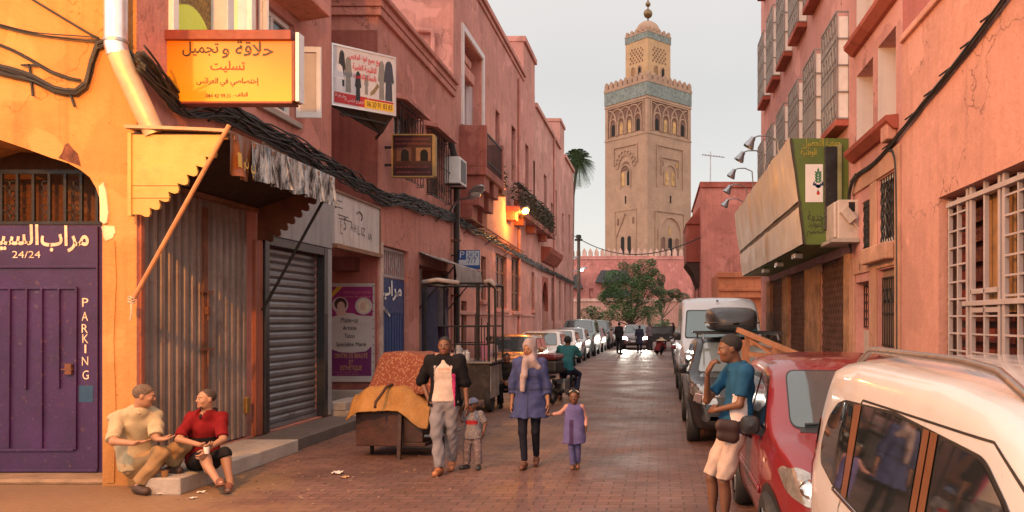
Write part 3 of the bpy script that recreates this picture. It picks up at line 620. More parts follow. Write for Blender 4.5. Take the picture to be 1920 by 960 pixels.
w.quad((XR, YN, ZN - .3), (XR + 6, YN, ZN - .3), (XR + 6, YN, ZTT), (XR, YN, ZTT)); w.quad((XR, YT1, 0), (XR + 6, YT1, 0), (XR + 6, YT1, ZTT), (XR, YT1, ZTT)); w.quad((XR, YN, ZTT), (XR, YT1, ZTT), (XR + 6, YT1, ZTT), (XR + 6, YN, ZTT))
w.build('wall', pinkT, tb)
w = MB(); w.box((XR + .006, YN - .008, ZN), (XR + 6, YN - .004, ZTT)); w.build('darker_side', M('darker_red_side', (.36, .11, .085), .9, .2, 1, .6, 25, streak=.2), tb)  # darker red sheet over the side wall above the low block
whiteniche = M('whitewashed_niche', (.62, .55, .53), .85, .1, 1, .3, 30, streak=.15)
for h in (n1, n2, n3, n4):
    a, b, c, d = h[:4]; w = MB(); t = .004
    w.quad(fR(b - t, c, .0), fR(b - t, c, .5), fR(b - t, d, .5), fR(b - t, d, 0)); w.quad(fR(a, c, .49), fR(b, c, .49), fR(b, d, .49), fR(a, d, .49)); w.quad(fR(a + t, c, .0), fR(a + t, d, 0), fR(a + t, d, .5), fR(a + t, c, .5)); w.build('niche', whiteniche, tb)
for z, y0, y1 in ((4.62, n1[0] - .12, n2[1] + .15), (6.33, n1[0] - .12, n2[1] + .15)):
    w = MB(); w.prism([(0, z - .20), (.06, z - .19), (.17, z - .09), (.18, z - .02), (0, z)], lambda u, zz, dd: (XR - u, dd, zz), y0, y1); w.build('ledge', trimred, tb, bevel=.012)
w = MB(); w.box((XR - .14, n1[0] - .05, 4.30), (XR, n1[0] + .25, 4.55)); w.build('ledge_end', pinkR, tb, bevel=.02)
# cages
cage_paint = M('cage_iron_paint', (.27, .255, .245), .55, .2, 6, metal=.3, dirt=.3)
def cage(y0, y1, z0, z1):
    mb = MB(); g = -.20; zb, zt = z0 - .1, z1 + .12
    for y in np.linspace(y0, y1, 11): mb.bar(fR(y, zb, g), fR(y, zt, g), .016)
    for k in range(5):
        z = zb + (zt - zb) * k / 4; mb.bar(fR(y0, z, g), fR(y1, z, g), .025); mb.bar(fR(y0, z, g), fR(y0, z, 0), .022); mb.bar(fR(y1, z, g), fR(y1, z, 0), .022)
    for zc in (zt - .2, zb + .15, (zb + zt) / 2 + .2):
        for y in np.linspace(y0 + .1, y1 - .1, 6):
            mb.tube([fR(y + .085 * cos(t), zc + .13 * sin(t), g - .01) for t in [i * pi / 5 for i in range(11)]], .009, 4)
    for y in (y0, y1): 
        for dd in (g, 0.0): mb.bar(fR(y, zb, dd), fR(y, zt, dd), .022)
    return mb
for row in (cages1, cages2, cages3):
    for (y0, y1, z0, z1, _) in row:
        mb = MB(); mb.box(fR(y0, z0, .12), fR(y0 + .07, z1, .2)); mb.box(fR(y1 - .07, z0, .12), fR(y1, z1, .2)); mb.box(fR(y0, z1 - .08, .12), fR(y1, z1, .2)); mb.box(fR((y0 + y1) / 2 - .04, z0, .12), fR((y0 + y1) / 2 + .04, z1, .2))
        mb.box(fR(y0, z0 + .5, .13), fR(y1, z0 + .56, .19)); f = mb.build('window', white_paint, tb); mb = MB(); mb.box(fR(y0, z0, .185), fR(y1, z1, .195)); mb.build('pane', M('curtained_glass', (.42, .40, .40), .15, .2, 2, spec=.8), f)
        mb = MB(); mb.box(fR(y0 - .1, z0 - .22, -.22), fR(y1 + .1, z0 - .1, 0)); mb.build('sill', trimred, f, bevel=.015)
        mb = MB(); mb.box(fR(y0 - .085, z0 - .08, -.17), fR(y0 - .065, z1 + .05, -.003)); mb.box(fR(y1 + .065, z0 - .08, -.17), fR(y1 + .085, z1 + .05, -.003)); build_each(mb, 'side_panel', white_paint, f)
        cage(y0 - .1, y1 + .1, z0, z1).build('window_cage', cage_paint, tb)
# stone-trimmed doors and small windows at the near end
w = MB()
for y0, y1, z0, z1 in ((YR(1690) - .0, YR(1681) - .005, 0, 4.2), (YR(1646) + .005, YR(1632) - .06, 0, 2.9), (YR(1604) + .005, YR(1592), 0, 2.9)): w.box(fR(y0, z0, -.035), fR(y1, z1, 0))
w.box(fR(YR(1646) + .01, 2.63, -.03), fR(YR(1604) - .01, 2.9, 0)); w.box(fR(YR(1680), 2.64, -.03), fR(YR(1646), 2.92, 0)); w.box(fR(YR(1681), 3.92, -.03), fR(YR(1600), 4.2, 0)); w.box(fR(YR(1646) + .005, 2.93, -.03), fR(YR(1634), 3.915, 0))
w.build('stone_surround', stonetrim, tb, bevel=.008)
w = MB(); w.box(fR(YR(1682), 2.72, -.16), fR(YR(1632), 2.95, -.036)); w.build('sill', stonetrim, tb, bevel=.02)
def small_grille(h, name='window'):
    a, b, c, d = h[:4]; mb = MB()
    for q in ((a, a + .06, c, d), (b - .06, b, c, d), (a, b, c, c + .06), (a, b, d - .06, d)): mb.box(fR(q[0], q[2], .03), fR(q[1], q[3], .08))
    f = mb.build(name, white_paint, tb); mb = MB(); mb.box(fR(a, c, .12), fR(b, d, .13)); mb.build('pane', glass_sky, f)
    mb = MB()
    for y in np.linspace(a + .06, b - .06, 7): mb.tube([fR(y + .03 * sin(i * 2.2), c + (d - c) * i / 14, .02) for i in range(15)], .012, 5)
    for y in np.linspace(a + .15, b - .15, 3):
        for z in np.linspace(c + .15, d - .15, 5): mb.tube([fR(y + .07 * cos(t), z + .08 * sin(t), .015) for t in [i * pi / 5 for i in range(11)]], .010, 4)
    mb.build('grille', black_metal, f)
small_grille(q1); small_grille(q2)
doorp = M('greige_door_paint', (.26, .17, .13), .6, .2, 3, .2, 40, dirt=.4)
w = MB(); a, b, c, d = d1[:4]; w.box(fR(a, .02, .07), fR(b, d, .11))
for y in np.linspace(a + .08, b - .08, 8): w.box(fR(y - .02, .15, .05), fR(y + .02, 1.35, .07))
w.box(fR(a, 1.38, .045), fR(b, 1.46, .07)); w.box(fR(a, .7, .045), fR(b, .76, .07)); dd1 = w.build('door', doorp, tb, bevel=.005)
w = MB()
for y in np.linspace(a + .06, b - .06, 10): w.bar(fR(y, 1.55, .045), fR(y, 2.5, .045), .014)
for z in (1.55, 2.0, 2.5): w.bar(fR(a + .04, z, .045), fR(b - .04, z, .045), .02)
for y in np.linspace(a + .15, b - .15, 4): w.tube([fR(y + .08 * cos(t), 2.25 + .1 * sin(t), .04) for t in [i * pi / 5 for i in range(11)]], .010, 4)
w.build('grille', black_metal, dd1)
w = MB(); a, b, c, d = d2[:4]; w.box(fR(a, .02, .13), fR(b, 1.75, .18)); w.box(fR(a + .1, .2, .115), fR(b - .1, 1.5, .13)); dd2 = w.build('door', M('pale_door', (.42, .36, .32), .6, .15, 3, dirt=.3), tb)
w = MB()
for z in np.linspace(1.8, 2.45, 6): w.bar(fR(a, z, .14), fR(b, z, .14), .02)
for y in np.linspace(a, b, 7): w.bar(fR(y, 1.8, .14), fR(y, 2.45, .14), .016)
w.build('grille', black_metal, dd2)
w = MB(); w.box(fR((a + b) / 2 - .02, 2.68, -.033), fR((a + b) / 2 + .02, 2.8, -.031)); w.build('house_number', dark_hole, tb)
# rolling lattice grilles and stone piers
latt = M('brown_lattice_steel', (.17, .085, .06), .55, .25, 4, metal=.4, dirt=.4)
for h in (s1, s2, s3):
    a, b, c, d = h[:4]; mb = MB(); mb.box(fR(a, c, .04), fR(b, d, .055)); base = mb.build('lattice_grille', M('dark_grille_back', (.045, .022, .016), .7, .3, 3), tb)
    mb = MB(); st = .13
    kk = np.arange(a - d, b, st)
    for k in kk:
        for s in (1, -1):
            # diagonals clipped to the opening
            P = []
            for t in np.linspace(0, 1, 2): P.append((k + (d - c) * .55 * t if s == 1 else k + (d - c) * .55 * (1 - t), c + (d - c) * t))
            (u0, z0_), (u1, z1_) = P
            def clip(u0, z0, u1, z1):
                lo_, hi_ = 0.0, 1.0
                for (p, q) in ((-(u1 - u0), u0 - a), (u1 - u0, b - u0)):
                    if abs(p) < 1e-9:
                        if q < 0: return None
                        continue
                    t = q / p
                    if p < 0: lo_ = max(lo_, t)
                    else: hi_ = min(hi_, t)
                return None if lo_ >= hi_ else (lo_, hi_)
            cl_ = clip(u0, z0_, u1, z1_)
            if cl_:
                f0, f1 = cl_; mb.bar(fR(u0 + (u1 - u0) * f0, z0_ + (z1_ - z0_) * f0, .022 - .008 * s), fR(u0 + (u1 - u0) * f1, z0_ + (z1_ - z0_) * f1, .022 - .008 * s), .022, .012, (1, 0, 0))
    mb.build('lattice', latt, base)
for y0, y1 in ((YR(1540) + .02, YR(1513) - .02), (YR(1481) + .02, YR(1470) - .02), (YR(1596), YR(1587) - .02), (YR(1448) + .02, YR(1440))):
    w = MB(); w.box(fR(y0, 0, -.06), fR(y1, 3.0, 0)); w.build('stone_pier', M('rough_stone_pier', (.36, .19, .10), .9, .45, 3, 1.0, 25, dirt=.5), tb, bevel=.012)
# ================================================================== shop sign box
sg = sthing('shop_sign', 'long boxy shop sign with crumpled cream front and olive green end panel', 'sign')
SY0, SY1 = 13.2, 22.8
sec = [(2.20, 4.92), (2.34, 3.86), (2.345, 3.80), (2.42, 3.16), (XR - .001, 3.16), (XR - .001, 4.92)]
olive = M('olive_green_panel', (.085, .125, .016), .5, .14, 2, .1, 30, dirt=.25)
w = MB(); w.add([(x, SY0, z) for x, z in sec], [tuple(range(6))]); w.add([(x, SY1, z) for x, z in sec], [tuple(range(6))]); w.quad((2.42, SY0, 3.16), (XR, SY0, 3.16), (XR, SY1, 3.16), (2.42, SY1, 3.16)); w.quad((2.2, SY0, 4.92), (XR, SY0, 4.92), (XR, SY1, 4.92), (2.2, SY1, 4.92))
w.quad((2.36, SY0, 3.75), (2.36, SY1, 3.75), (2.36, SY1, 3.92), (2.36, SY0, 3.92)); end = w.build('end_panel', olive, sg)
cream_vinyl = M('cream_vinyl', (.56, .46, .35), .42, .12, .9, .15, 6, streak=.15, spec=.6)
def sheet(p0, p1, fold, seed):
    mb = MB(); nu, nv = 220, 14; rnd = np.random.RandomState(seed); fo = [(rnd.uniform(SY0, SY1), rnd.uniform(.10, .3), rnd.uniform(.4, 1) * fold) for _ in range(18)]
    vs = []
    for i in range(nu + 1):
        y = SY0 + .004 + (SY1 - SY0 - .008) * i / nu
        for j in range(nv + 1):
            t = j / nv; x = p0[0] + (p1[0] - p0[0]) * t; z = p0[1] + (p1[1] - p0[1]) * t
            o = sum(a * math.exp(-((y - c - .35 * (t - .5)) / s) ** 2) for c, s, a in fo) * (sin(pi * min(1, .15 + t * .85)) * .8 + .2) + .012 * noise.noise(Vector((y * 1.3, t * 2, seed)))
            vs.append((x - .012 + o * .9 - .01, y, z))
    return mb.add(vs, [(i * (nv + 1) + j, (i + 1) * (nv + 1) + j, (i + 1) * (nv + 1) + j + 1, i * (nv + 1) + j + 1) for i in range(nu) for j in range(nv)])
sheet((2.19, 4.94), (2.335, 3.88), -.030, 3).build('front_sheet', cream_vinyl, sg, smooth='all'); sheet((2.345, 3.78), (2.41, 3.17), -.02, 8).build('front_sheet', cream_vinyl, sg, smooth='all')
w = MB(); w.box((2.333, SY0 - .01, 3.79), (2.36, SY1, 3.875)); w.bar((2.19, SY0 - .012, 4.92), (2.42, SY0 - .012, 3.16), .03, .02, (0, 1, 0)); w.build('frame', M('dark_sign_frame', (.05, .035, .02), .6, .3, 5), sg)
ep = lambda px, py: (X(px, SY0), SY0 - .004, Z(py, SY0))
w = MB(); a_ = ep(1510, 308); b_ = ep(1543, 379); w.box((a_[0], SY0 - .004, b_[2]), (b_[0], SY0 - .001, a_[2])); em = w.build('emblem_panel', M('white_sticker', (.68, .64, .62), .5, .06, 4), end)
def leafshape(mb, cx, cz, L, Wd, ang):
    P = [(cx + cos(ang) * t * L - sin(ang) * s, cz + sin(ang) * t * L + cos(ang) * s) for t, s in ((0, 0), (.3, Wd), (.7, Wd * .8), (1, 0), (.7, -Wd * .8), (.3, -Wd))]
    mb.prism(P, lambda u, z, d: (u, SY0 - .0045 - d, z), 0, .0015)
w = MB(); cx, cz = X(1534, SY0), Z(343, SY0)
for k in range(4):
    for s in (-1, 1): leafshape(w, cx, cz + .045 * k, .085, .018, pi / 2 + s * .75)
leafshape(w, cx, cz + .16, .09, .018, pi / 2); w.build('emblem_leaf', M('emblem_green', (.01, .14, .05), .5, 0), em)
w = MB()
for s in (-1, 1):
    leafshape(w, cx + s * .03, cz - .075, .10, .03, pi / 2 + s * 1.1); leafshape(w, cx + s * .085, cz - .045, .08, .014, pi / 2 + s * .35); leafshape(w, cx + s * .075, cz - .05, .07, .012, pi / 2 + s * .75)
w.build('emblem_hands', M('emblem_navy', (.012, .025, .10), .5, 0), em)
w = MB(); w.prism([(cx + .028 * cos(t) * (1 if t < pi else 1), cz - .17 + .03 * sin(t)) for t in [pi * (-.95 + i * .19) - pi / 2 + pi / 2 for i in range(11)]] + [(cx, cz - .105)], lambda u, z, d: (u, SY0 - .0045 - d, z), 0, .0015); w.build('emblem_drop', M('emblem_red', (.45, .02, .015), .5, 0), em)
ytx = M('faded_gold_lettering', (.34, .27, .03), .6, .3, 8); dtx = M('dark_olive_lettering', (.03, .035, .012), .6, .3, 8)
text('lettering', 'جمعية التحصيل', ytx, end, ep(1541, 269), (1, 0, 0), (0, 0, 1), .13, .62, ar=True, bold=.01); text('lettering', 'الوطنية', ytx, end, ep(1516, 286), (1, 0, 0), (0, 0, 1), .11, .26, ar=True, bold=.01)
for i, (s, py, wd) in enumerate((('خدمة', 405, .26), ('الموارد', 421, .24), ('التصميم', 435, .28))): text('lettering', s, dtx, end, ep(1529, py), (1, 0, 0), (0, 0, 1), .12, wd, ar=True, bold=.006)
w = MB(); a_ = ep(1545, 276); b_ = ep(1568, 432); w.box((a_[0], SY0 - .06, b_[2]), (b_[0], SY0 - .001, a_[2])); w.build('access_panel', M('black_board', (.02, .02, .022), .25, .2, 2), end, bevel=.006)
w = MB(); a_ = ep(1569, 272); b_ = ep(1577, 380); w.box((a_[0], SY0 - .05, b_[2]), (b_[0], SY0 - .001, a_[2])); w.build('edge_strip', M('mossy_strip', (.20, .20, .09), .6, .3, 4), end)
# flood lamps under and arm lamps above the sign
for y in (14.6, 16.8, 18.9):
    t = sthing('flood_lamp', 'small flood lamp under the %s of the long cream shop sign' % {14.6: 'green end', 16.8: 'middle', 18.9: 'far half'}[y], 'lamp', 'flood lamps under the shop sign')
    w = MB(); w.box((2.46, y - .16, 3.03), (2.62, y + .16, 3.12)); w.build('housing', grey_metal, t, bevel=.01); w = MB(); w.bar((2.54, y, 3.12), (2.54, y, 3.159), .03); w.build('bracket', black_metal, t)
for i, (y, x, z) in enumerate(((16.0, 1.89, 5.55), (18.0, 1.90, 5.68), (20.3, 1.92, 5.72), (21.7, 1.94, 5.55), (22.6, 1.95, 5.3))):
    t = sthing('arm_lamp', ('highest', 'second highest', 'middle', 'second lowest', 'lowest')[i] + ' bell lamp on a curved arm over the cream shop sign', 'lamp', 'arm lamps over the shop sign')
    w = MB(); pts = [(2.4, y, 4.93), (2.42, y, 5.2), (2.38, y, z - .02), (2.2, y, z + .06), (x + .12, y, z + .06), (x, y, z + .02)]; w.tube(pts, .016, 6); w.build('arm', grey_metal, t, smooth=True)
    w = MB(); w.lathe([(.0, .03), (.05, .03), (.06, -.04), (.12, -.19), (.11, -.19), (.05, -.05)], 14, Matrix.Translation((x, y, z)) @ Euler((0, .5, 0)).to_matrix().to_4x4()); w.build('lamp_shade', grey_metal, t, smooth=True)
# air conditioner on its shelf
ac = sthing('air_conditioner', 'cream outdoor air conditioner on a shelf beside the olive sign panel', 'air conditioner')
YA = 12.55; x0, x1 = X(1571, YA), X(1611, YA); z0, z1 = Z(448, YA), Z(374, YA)
cream_p = M('cream_appliance', (.52, .42, .36), .5, .08, 4, dirt=.3)
w = MB(); w.box((x0, YA, z0), (x1, YA + .75, z1)); w.build('case', cream_p, ac, bevel=.02)
w = MB(); w.box((x0 - .05, YA + .06, z0 + .03), (x0, YA + .7, z1 - .03)); w.build('fan_grille', cream_p, ac, bevel=.015)
w = MB(); w.box((x0 + .17, YA - .003, z1 - .19), (x0 + .27, YA, z1 - .04)); w.build('vent', dark_hole, ac)
w = MB(); w.box((-.075, -.05, -.12), (.075, .04, .12), Matrix.Translation((x0 + .15, YA - .05, z1 - .25)) @ Euler((0, -.7, 0)).to_matrix().to_4x4()); w.tube([(x0 + .2, YA - .04, z1 - .33), (x0 + .32, YA - .04, z1 - .47), (x0 + .36, YA - .03, z0 + .08)], .015, 6); w.build('isolator_box', cream_p, ac, bevel=.01)
w = MB(); w.box((x0 - .12, YA - .1, z0 - .06), (XR - .001, YA + .8, z0 - .001)); w.build('shelf', concrete, ac, bevel=.008)
w = MB(); w.tube([(x1 - .05, YA + .1, z0 + .2), (x1 + .12, YA, z0 + .15), (x1 + .2, YA - .05, z0 + .35), (x1 + .16, YA, z0 + .6), (x1 + .05, YA + .1, z1 + .1)], .022, 7); w.build('hose', M('grey_hose', (.35, .33, .32), .5, .1, 4), ac, smooth=True)
# ================================================================== far right buildings
fr = sthing('far_building', 'brown pink building with a flat roof and timber oriel beyond the van', 'building')
YF = 48.5
w = MB(); w.wall(fF(YF), (2.6, 12), (0, 10.25), []); w.wall(lambda u, z, d: (2.6 + d, u, z), (YF, 61.6), (0, 10.25), [(51, 53, 2.4, 4.2), (56, 58, 2.4, 4.2)]); w.quad((2.6, YF, 10.25), (12, YF, 10.25), (12, 61.6, 10.25), (2.6, 61.6, 10.25)); w.build('wall', stucco('brown_pink_plaster', (.46, .165, .13)), fr)
w = MB(); w.box((2.5, YF - .12, 10.0), (12, YF, 10.25)); w.box((2.5, YF - .12, 10.251), (12, 61.6, 10.34)); w.build('cornice', trimred, fr, bevel=.02)
w = MB(); w.box((1.75, 50.4, 5.6), (2.6, 55.5, 8.0)); w.prism([(1.7, 8.0), (2.6, 9.1), (2.6, 8.0)], lambda u, z, d: (u, d, z), 50.3, 55.6); w.build('oriel', trimred, fr, bevel=.02)
w = MB()
for y in (50.6, 52.2, 53.8, 55.2): w.prism([(2.6, 3.9), (2.6, 5.6), (1.7, 5.6), (2.2, 4.9)], lambda u, z, d: (u, d, z), y - .12, y + .12)
build_each(w, 'corbel', M('dark_timber', (.06, .025, .018), .7, .3, 5), fr)
ob = sthing('kiosk_building', 'low orange roadside building between the van and the shop sign', 'building')
w = MB(); w.wall(fF(38), (2.85, 6), (0, 4.15), [(3.6, 5.4, .2, 3.0, .3)]); w.quad((2.85, 38, 0), (2.85, 43, 0), (2.85, 43, 4.15), (2.85, 38, 4.15)); w.quad((2.85, 38, 4.15), (6, 38, 4.15), (6, 43, 4.15), (2.85, 43, 4.15)); w.build('wall', stucco('orange_plaster', (.56, .20, .10)), ob)
w = MB(); w.box((2.75, 37.88, 3.95), (6, 38, 4.2)); w.box((2.9, 37.9, 3.3), (6, 37.99, 3.42)); w.build('cornice', stucco('orange_trim', (.50, .17, .09)), ob, bevel=.02)
an = sthing('roof_antenna', 'thin television aerial standing on the flat roof beside the minaret', 'antenna')
w = MB(); xa = X(1332, 52); w.tube([(xa, 52, 10.3), (xa, 52, Z(284, 52))], .045, 6); w.build('mast', grey_metal, an); w = MB(); zz = Z(290, 52); w.tube([(xa - .55, 52, zz), (xa + .95, 52, zz - .18)], .03, 5)
for k in range(8): w.tube([(xa - .5 + .18 * k, 51.7, zz - .02 * k), (xa - .5 + .18 * k, 52.3, zz - .02 * k)], .015, 4)
w.build('boom', grey_metal, an)
# ================================================================== mosque wall, gatehouse and minaret
mw = sthing('mosque_wall', 'long pink crenellated wall at the foot of the minaret', 'wall')
YM = 125
w = MB(); w.box((-16, YM, 0), (16, YM + 1.2, 12.0)); w.build('wall', stucco('far_pink_plaster', (.50, .19, .165), bump=.2), mw)
w = MB(); w.box((-16, YM - .1, 11.5), (16, YM - .001, 11.75)); w.build('string_course', stucco('pale_pink_band', (.55, .26, .22)), mw)
w = MB()
for x in np.arange(-15.8, 15.8, .95):
    w.prism([(x, 12), (x + .62, 12), (x + .62, 12.7), (x + .45, 13.05), (x + .31, 13.3), (x + .17, 13.05), (x, 12.7)], lambda u, z, d: (u, YM + d, z), .1, .9)
w.build('battlement', stucco('pale_merlons', (.58, .36, .30), bump=.2), mw)
ww = sthing('garden_wall', 'low pale pink garden wall behind the tree', 'wall')
w = MB(); w.box((-16, 96, 0), (14, 96.5, 4.2)); w.build('wall', stucco('pale_garden_plaster', (.52, .27, .22), bump=.2), ww); w = MB(); w.box((-16, 95.85, 4.2), (14, 96.65, 4.55)); w.build('coping', stucco('pale_coping', (.58, .36, .30), bump=.2), ww)
gh = sthing('gatehouse', 'small pink gatehouse with two dark tiled pent roofs', 'building')
w = MB(); w.wall(fF(112), (-12, -4), (0, 8.6), [(-9.8, -9.2, 4.6, 6.4, .3)]); w.quad((-12, 112, 8.6), (-4, 112, 8.6), (-4, 120, 8.6), (-12, 120, 8.6)); w.quad((-4, 112, 0), (-4, 120, 0), (-4, 120, 8.6), (-4, 112, 8.6)); w.build('wall', _MC['far_pink_plaster'], gh)
roofd = M('dark_roof_tiles', (.045, .045, .05), .6, .3, 3, .5, 12)
for x0, x1, z0, z1 in ((-8.9, -3.6, 7.2, 8.9), (-8.3, -3.6, 5.2, 6.3), (-12.5, -10.6, 6.4, 8.4)):
    w = MB(); w.prism([(x0, z0), (x1, z0), (x1 - .9, z1), (x0 + .9, z1)], lambda u, z, d: (u, 110.8 + d * (1 if z < z1 else 1), z), 0, 1.19); w.build('roof', roofd, gh)
mn = thing('minaret', 'tall square stone minaret with tiled band, lantern and copper ball finial', 'minaret', (X(1215, 168), 168, 0), radians(45))
st_ = M('minaret_stone', (.37, .225, .155), .9, .16, .35, .5, 3, dirt=.3, fine=.12)
tile = M('turquoise_tile_band', (.16, .175, .155), .5, .5, 1.6, .3, 3, dirt=.5, dirtcol=(.06, .09, .10), fine=.5)
hs = 6.4; darkst = M('painted_shade_stone', (.17, .085, .06), .9, .2, .5)  # darker stone colour paints in the shade of recesses and reliefs
warm = M('lit_minaret_window', (.46, .25, .085), .5, .5, .8, emit=.01)
w = MB(); w.box((-hs, -hs, 0), (hs, hs, 47.0)); w.build('shaft', st_, mn)
w = MB(); w.box((-hs - .12, -hs - .12, 47.001), (hs + .12, hs + .12, 49.7)); w.build('tile_band', tile, mn)
w = MB(); w.box((-hs - .2, -hs - .2, 49.701), (hs + .2, hs + .2, 50.3)); 
def merlons(mb, h_, z, n, ww_, hh):
    for s in range(4):
        Rm = Matrix.Rotation(s * pi / 2, 4, 'Z')
        for i in range(n):
            u = -h_ + (2 * h_) * (i + .5) / n
            mb.prism([(u - ww_ / 2, z), (u + ww_ / 2, z), (u + ww_ / 2, z + hh * .6), (u + ww_ * .28, z + hh * .8), (u, z + hh), (u - ww_ * .28, z + hh * .8), (u - ww_ / 2, z + hh * .6)], lambda a, b, d: Rm @ Vector((a, -h_ + d, b)), 0, .5)
merlons(w, hs + .2, 50.3, 9, 1.0, 1.5); w.build('battlement', st_, mn)
for z in (39.4, 46.4): 
    w = MB(); w.box((-hs - .12, -hs - .12, z), (hs + .12, hs + .12, z + .3)); w.build('string_course', st_, mn)
def on_faces(fn):
    for s in (-1, 0):         # the two faces seen from the street: -X and -Y sides of the turned tower
        fn(Matrix.Rotation(s * pi / 2, 4, 'Z'), s)
def arch_outline(c, z0, wd, h, pointed=1.0, n=10):
    r = wd / 2; zs = z0 + h - r * (1.15 if pointed else 1)
    P = [(c - r, z0)] + [(c - r * cos(t), zs + r * 1.15 * sin(t)) for t in [i * pi / n for i in range(n + 1)]] + [(c + r, z0)]
    return P
def minaret_face(Rm, s):
    H_ = hs
    F = lambda u, z, d: Rm @ Vector((u, -H_ - .02 - d, z))
    def panel(u0, u1, z0, z1, t=.22, dd=.22):
        mb = MB(); 
        for a, b, c, d in ((u0, u1, z1 - t, z1), (u0, u0 + t, z0, z1 - t - .001), (u1 - t, u1, z0, z1 - t - .001)): mb.prism([(a, c), (b, c), (b, d), (a, d)], F, 0, dd)
        mb.build('panel_frame', st_, mn)
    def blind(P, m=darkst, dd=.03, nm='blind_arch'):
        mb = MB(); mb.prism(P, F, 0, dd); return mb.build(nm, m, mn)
    def ring(P, r=.14, nm='arch_moulding'):
        mb = MB(); mb.tube([F(u, z, .06) for u, z in P], r, 5); return mb.build(nm, st_, mn)
    # top: four interlaced arches
    blind([(-5.2, 40.2), (5.2, 40.2), (5.2, 45.9), (-5.2, 45.9)], darkst, .02, 'painted_arcade_shade'); panel(-5.5, 5.5, 40.0, 46.2)  # dark slab stands in for the arcade's shade, nothing is sunk in
    for i in range(4):
        c = -3.75 + 2.5 * i; ring(arch_outline(c, 40.2, 2.0, 3.6), .2); mb = None
        if i in (1, 2): blind(arch_outline(c, 40.3, .95, 2.6), warm, .05, 'lit_window')
        else: blind(arch_outline(c, 40.3, .95, 2.4), dark_hole, .05, 'window')
    for i in range(5):
        c = -5.0 + 2.5 * i; P = [(c + 2.2 * cos(t), 42.6 + 3.1 * sin(t)) for t in [pi * k / 12 for k in range(13)]]; ring([p for p in P if -5.3 < p[0] < 5.3], .17)
    # middle panel
    if s == 0:
        panel(-3.9, 3.9, 29.0, 37.5); panel(-2.6, 2.6, 31.5, 35.2); ring(arch_outline(0, 29.6, 3.4, 4.2), .2); 
        for c in (-.9, .9): blind(arch_outline(c, 29.6, .95, 2.9), warm, .06, 'lit_window')
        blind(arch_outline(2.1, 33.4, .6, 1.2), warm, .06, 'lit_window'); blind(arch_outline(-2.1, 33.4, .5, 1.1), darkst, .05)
        blind(arch_outline(.2, 26.0, .4, 1.6), dark_hole, .05, 'window')
        panel(-4.3, 4.3, 14.5, 24.2); ring(arch_outline(0, 14.5, 6.6, 8.6), .3); blind(arch_outline(0, 19.4, .6, 1.6), warm, .06, 'lit_window')
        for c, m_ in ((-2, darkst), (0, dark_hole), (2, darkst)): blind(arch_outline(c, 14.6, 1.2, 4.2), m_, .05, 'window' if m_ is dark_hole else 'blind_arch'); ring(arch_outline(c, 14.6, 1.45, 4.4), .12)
    else:
        panel(-3.6, 3.6, 34.0, 37.8); 
        for k in range(9):
            t = pi * (k + .5) / 9; c, z = -2.6 * cos(t), 33.4 + 2.9 * sin(t); ring([(c + .55 * cos(a), z + .55 * sin(a)) for a in [i * pi / 5 for i in range(11)]], .13)
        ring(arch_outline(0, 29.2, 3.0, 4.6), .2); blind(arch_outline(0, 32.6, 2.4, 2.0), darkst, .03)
        blind(arch_outline(-.7, 29.6, .9, 2.9), warm, .06, 'lit_window'); blind(arch_outline(.9, 29.6, .9, 2.9), dark_hole, .06, 'window')
        blind(arch_outline(0, 25.9, .35, 1.6), dark_hole, .05, 'window')
        ring([(-3, 15.2), (-3, 19), (-1.2, 22), (0, 24.0), (1.2, 22), (3, 19), (3, 15.2)], .2); panel(-3.3, 3.3, 15.0, 24.6, .15, .1)
        for c in (-.9, 1.1): blind(arch_outline(c, 15.6, 1.0, 3.6), dark_hole, .06, 'window')
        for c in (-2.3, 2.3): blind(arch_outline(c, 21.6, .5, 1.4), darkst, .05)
on_faces(minaret_face)
ls = 3.35; w = MB(); w.box((-ls, -ls, 50.3), (ls, ls, 60.0)); w.build('lantern', M('lantern_stone', (.48, .29, .155), .9, .15, .5, .4, 3, dirt=.2), mn)
w = MB(); w.box((-ls - .1, -ls - .1, 60.001), (ls + .1, ls + .1, 61.3)); w.build('tile_band', tile, mn)
w = MB(); w.box((-ls - .15, -ls - .15, 61.301), (ls + .15, ls + .15, 61.6)); merlons(w, ls + .15, 61.6, 5, .8, .9); w.build('battlement', st_, mn)
def lantern_face(Rm, s):
    F = lambda u, z, d: Rm @ Vector((u, -ls - .02 - d, z))
    for c in (-1, 1):
        mb = MB(); mb.prism(arch_outline(c, 51.4, .75, 3.0), F, 0, .05); mb.build('lit_window' if c < 0 else 'window', dark_hole if c > 0 else M('dim_lit_window', (.25, .11, .03), .6, 0, emit=.03), mn)
        mb = MB(); mb.tube([F(u, z, .05) for u, z in arch_outline(c, 51.4, 1.0, 3.3)], .1, 5); mb.build('arch_moulding', st_, mn)
    mb = MB()
    for i in range(5):
        for j in range(6):
            u, z = -1.8 + .9 * i + (.45 if j % 2 else 0), 55.6 + .55 * j
            if abs(u) < 2.1: mb.prism([(u, z - .26), (u + .26, z), (u, z + .26), (u - .26, z)], F, 0, .04)
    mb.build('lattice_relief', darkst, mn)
on_faces(lantern_face)
w = MB(); prof = [(2.75, 61.6)] + [(2.75 * cos(t), 62.1 + 2.9 * sin(t)) for t in [i * pi / 20 for i in range(11)]]; n = 32; w.lathe(prof, n)
w.v = [(x * (1 - .035 * (1 if int(round(math.atan2(y, x) / (2 * pi / n))) % 2 else 0)), y * (1 - .035 * (1 if int(round(math.atan2(y, x) / (2 * pi / n))) % 2 else 0)), z) for x, y, z in w.v]; w.build('dome', st_, mn)
copper = M('copper_finial', (.20, .12, .06), .4, .2, 2, metal=.7)
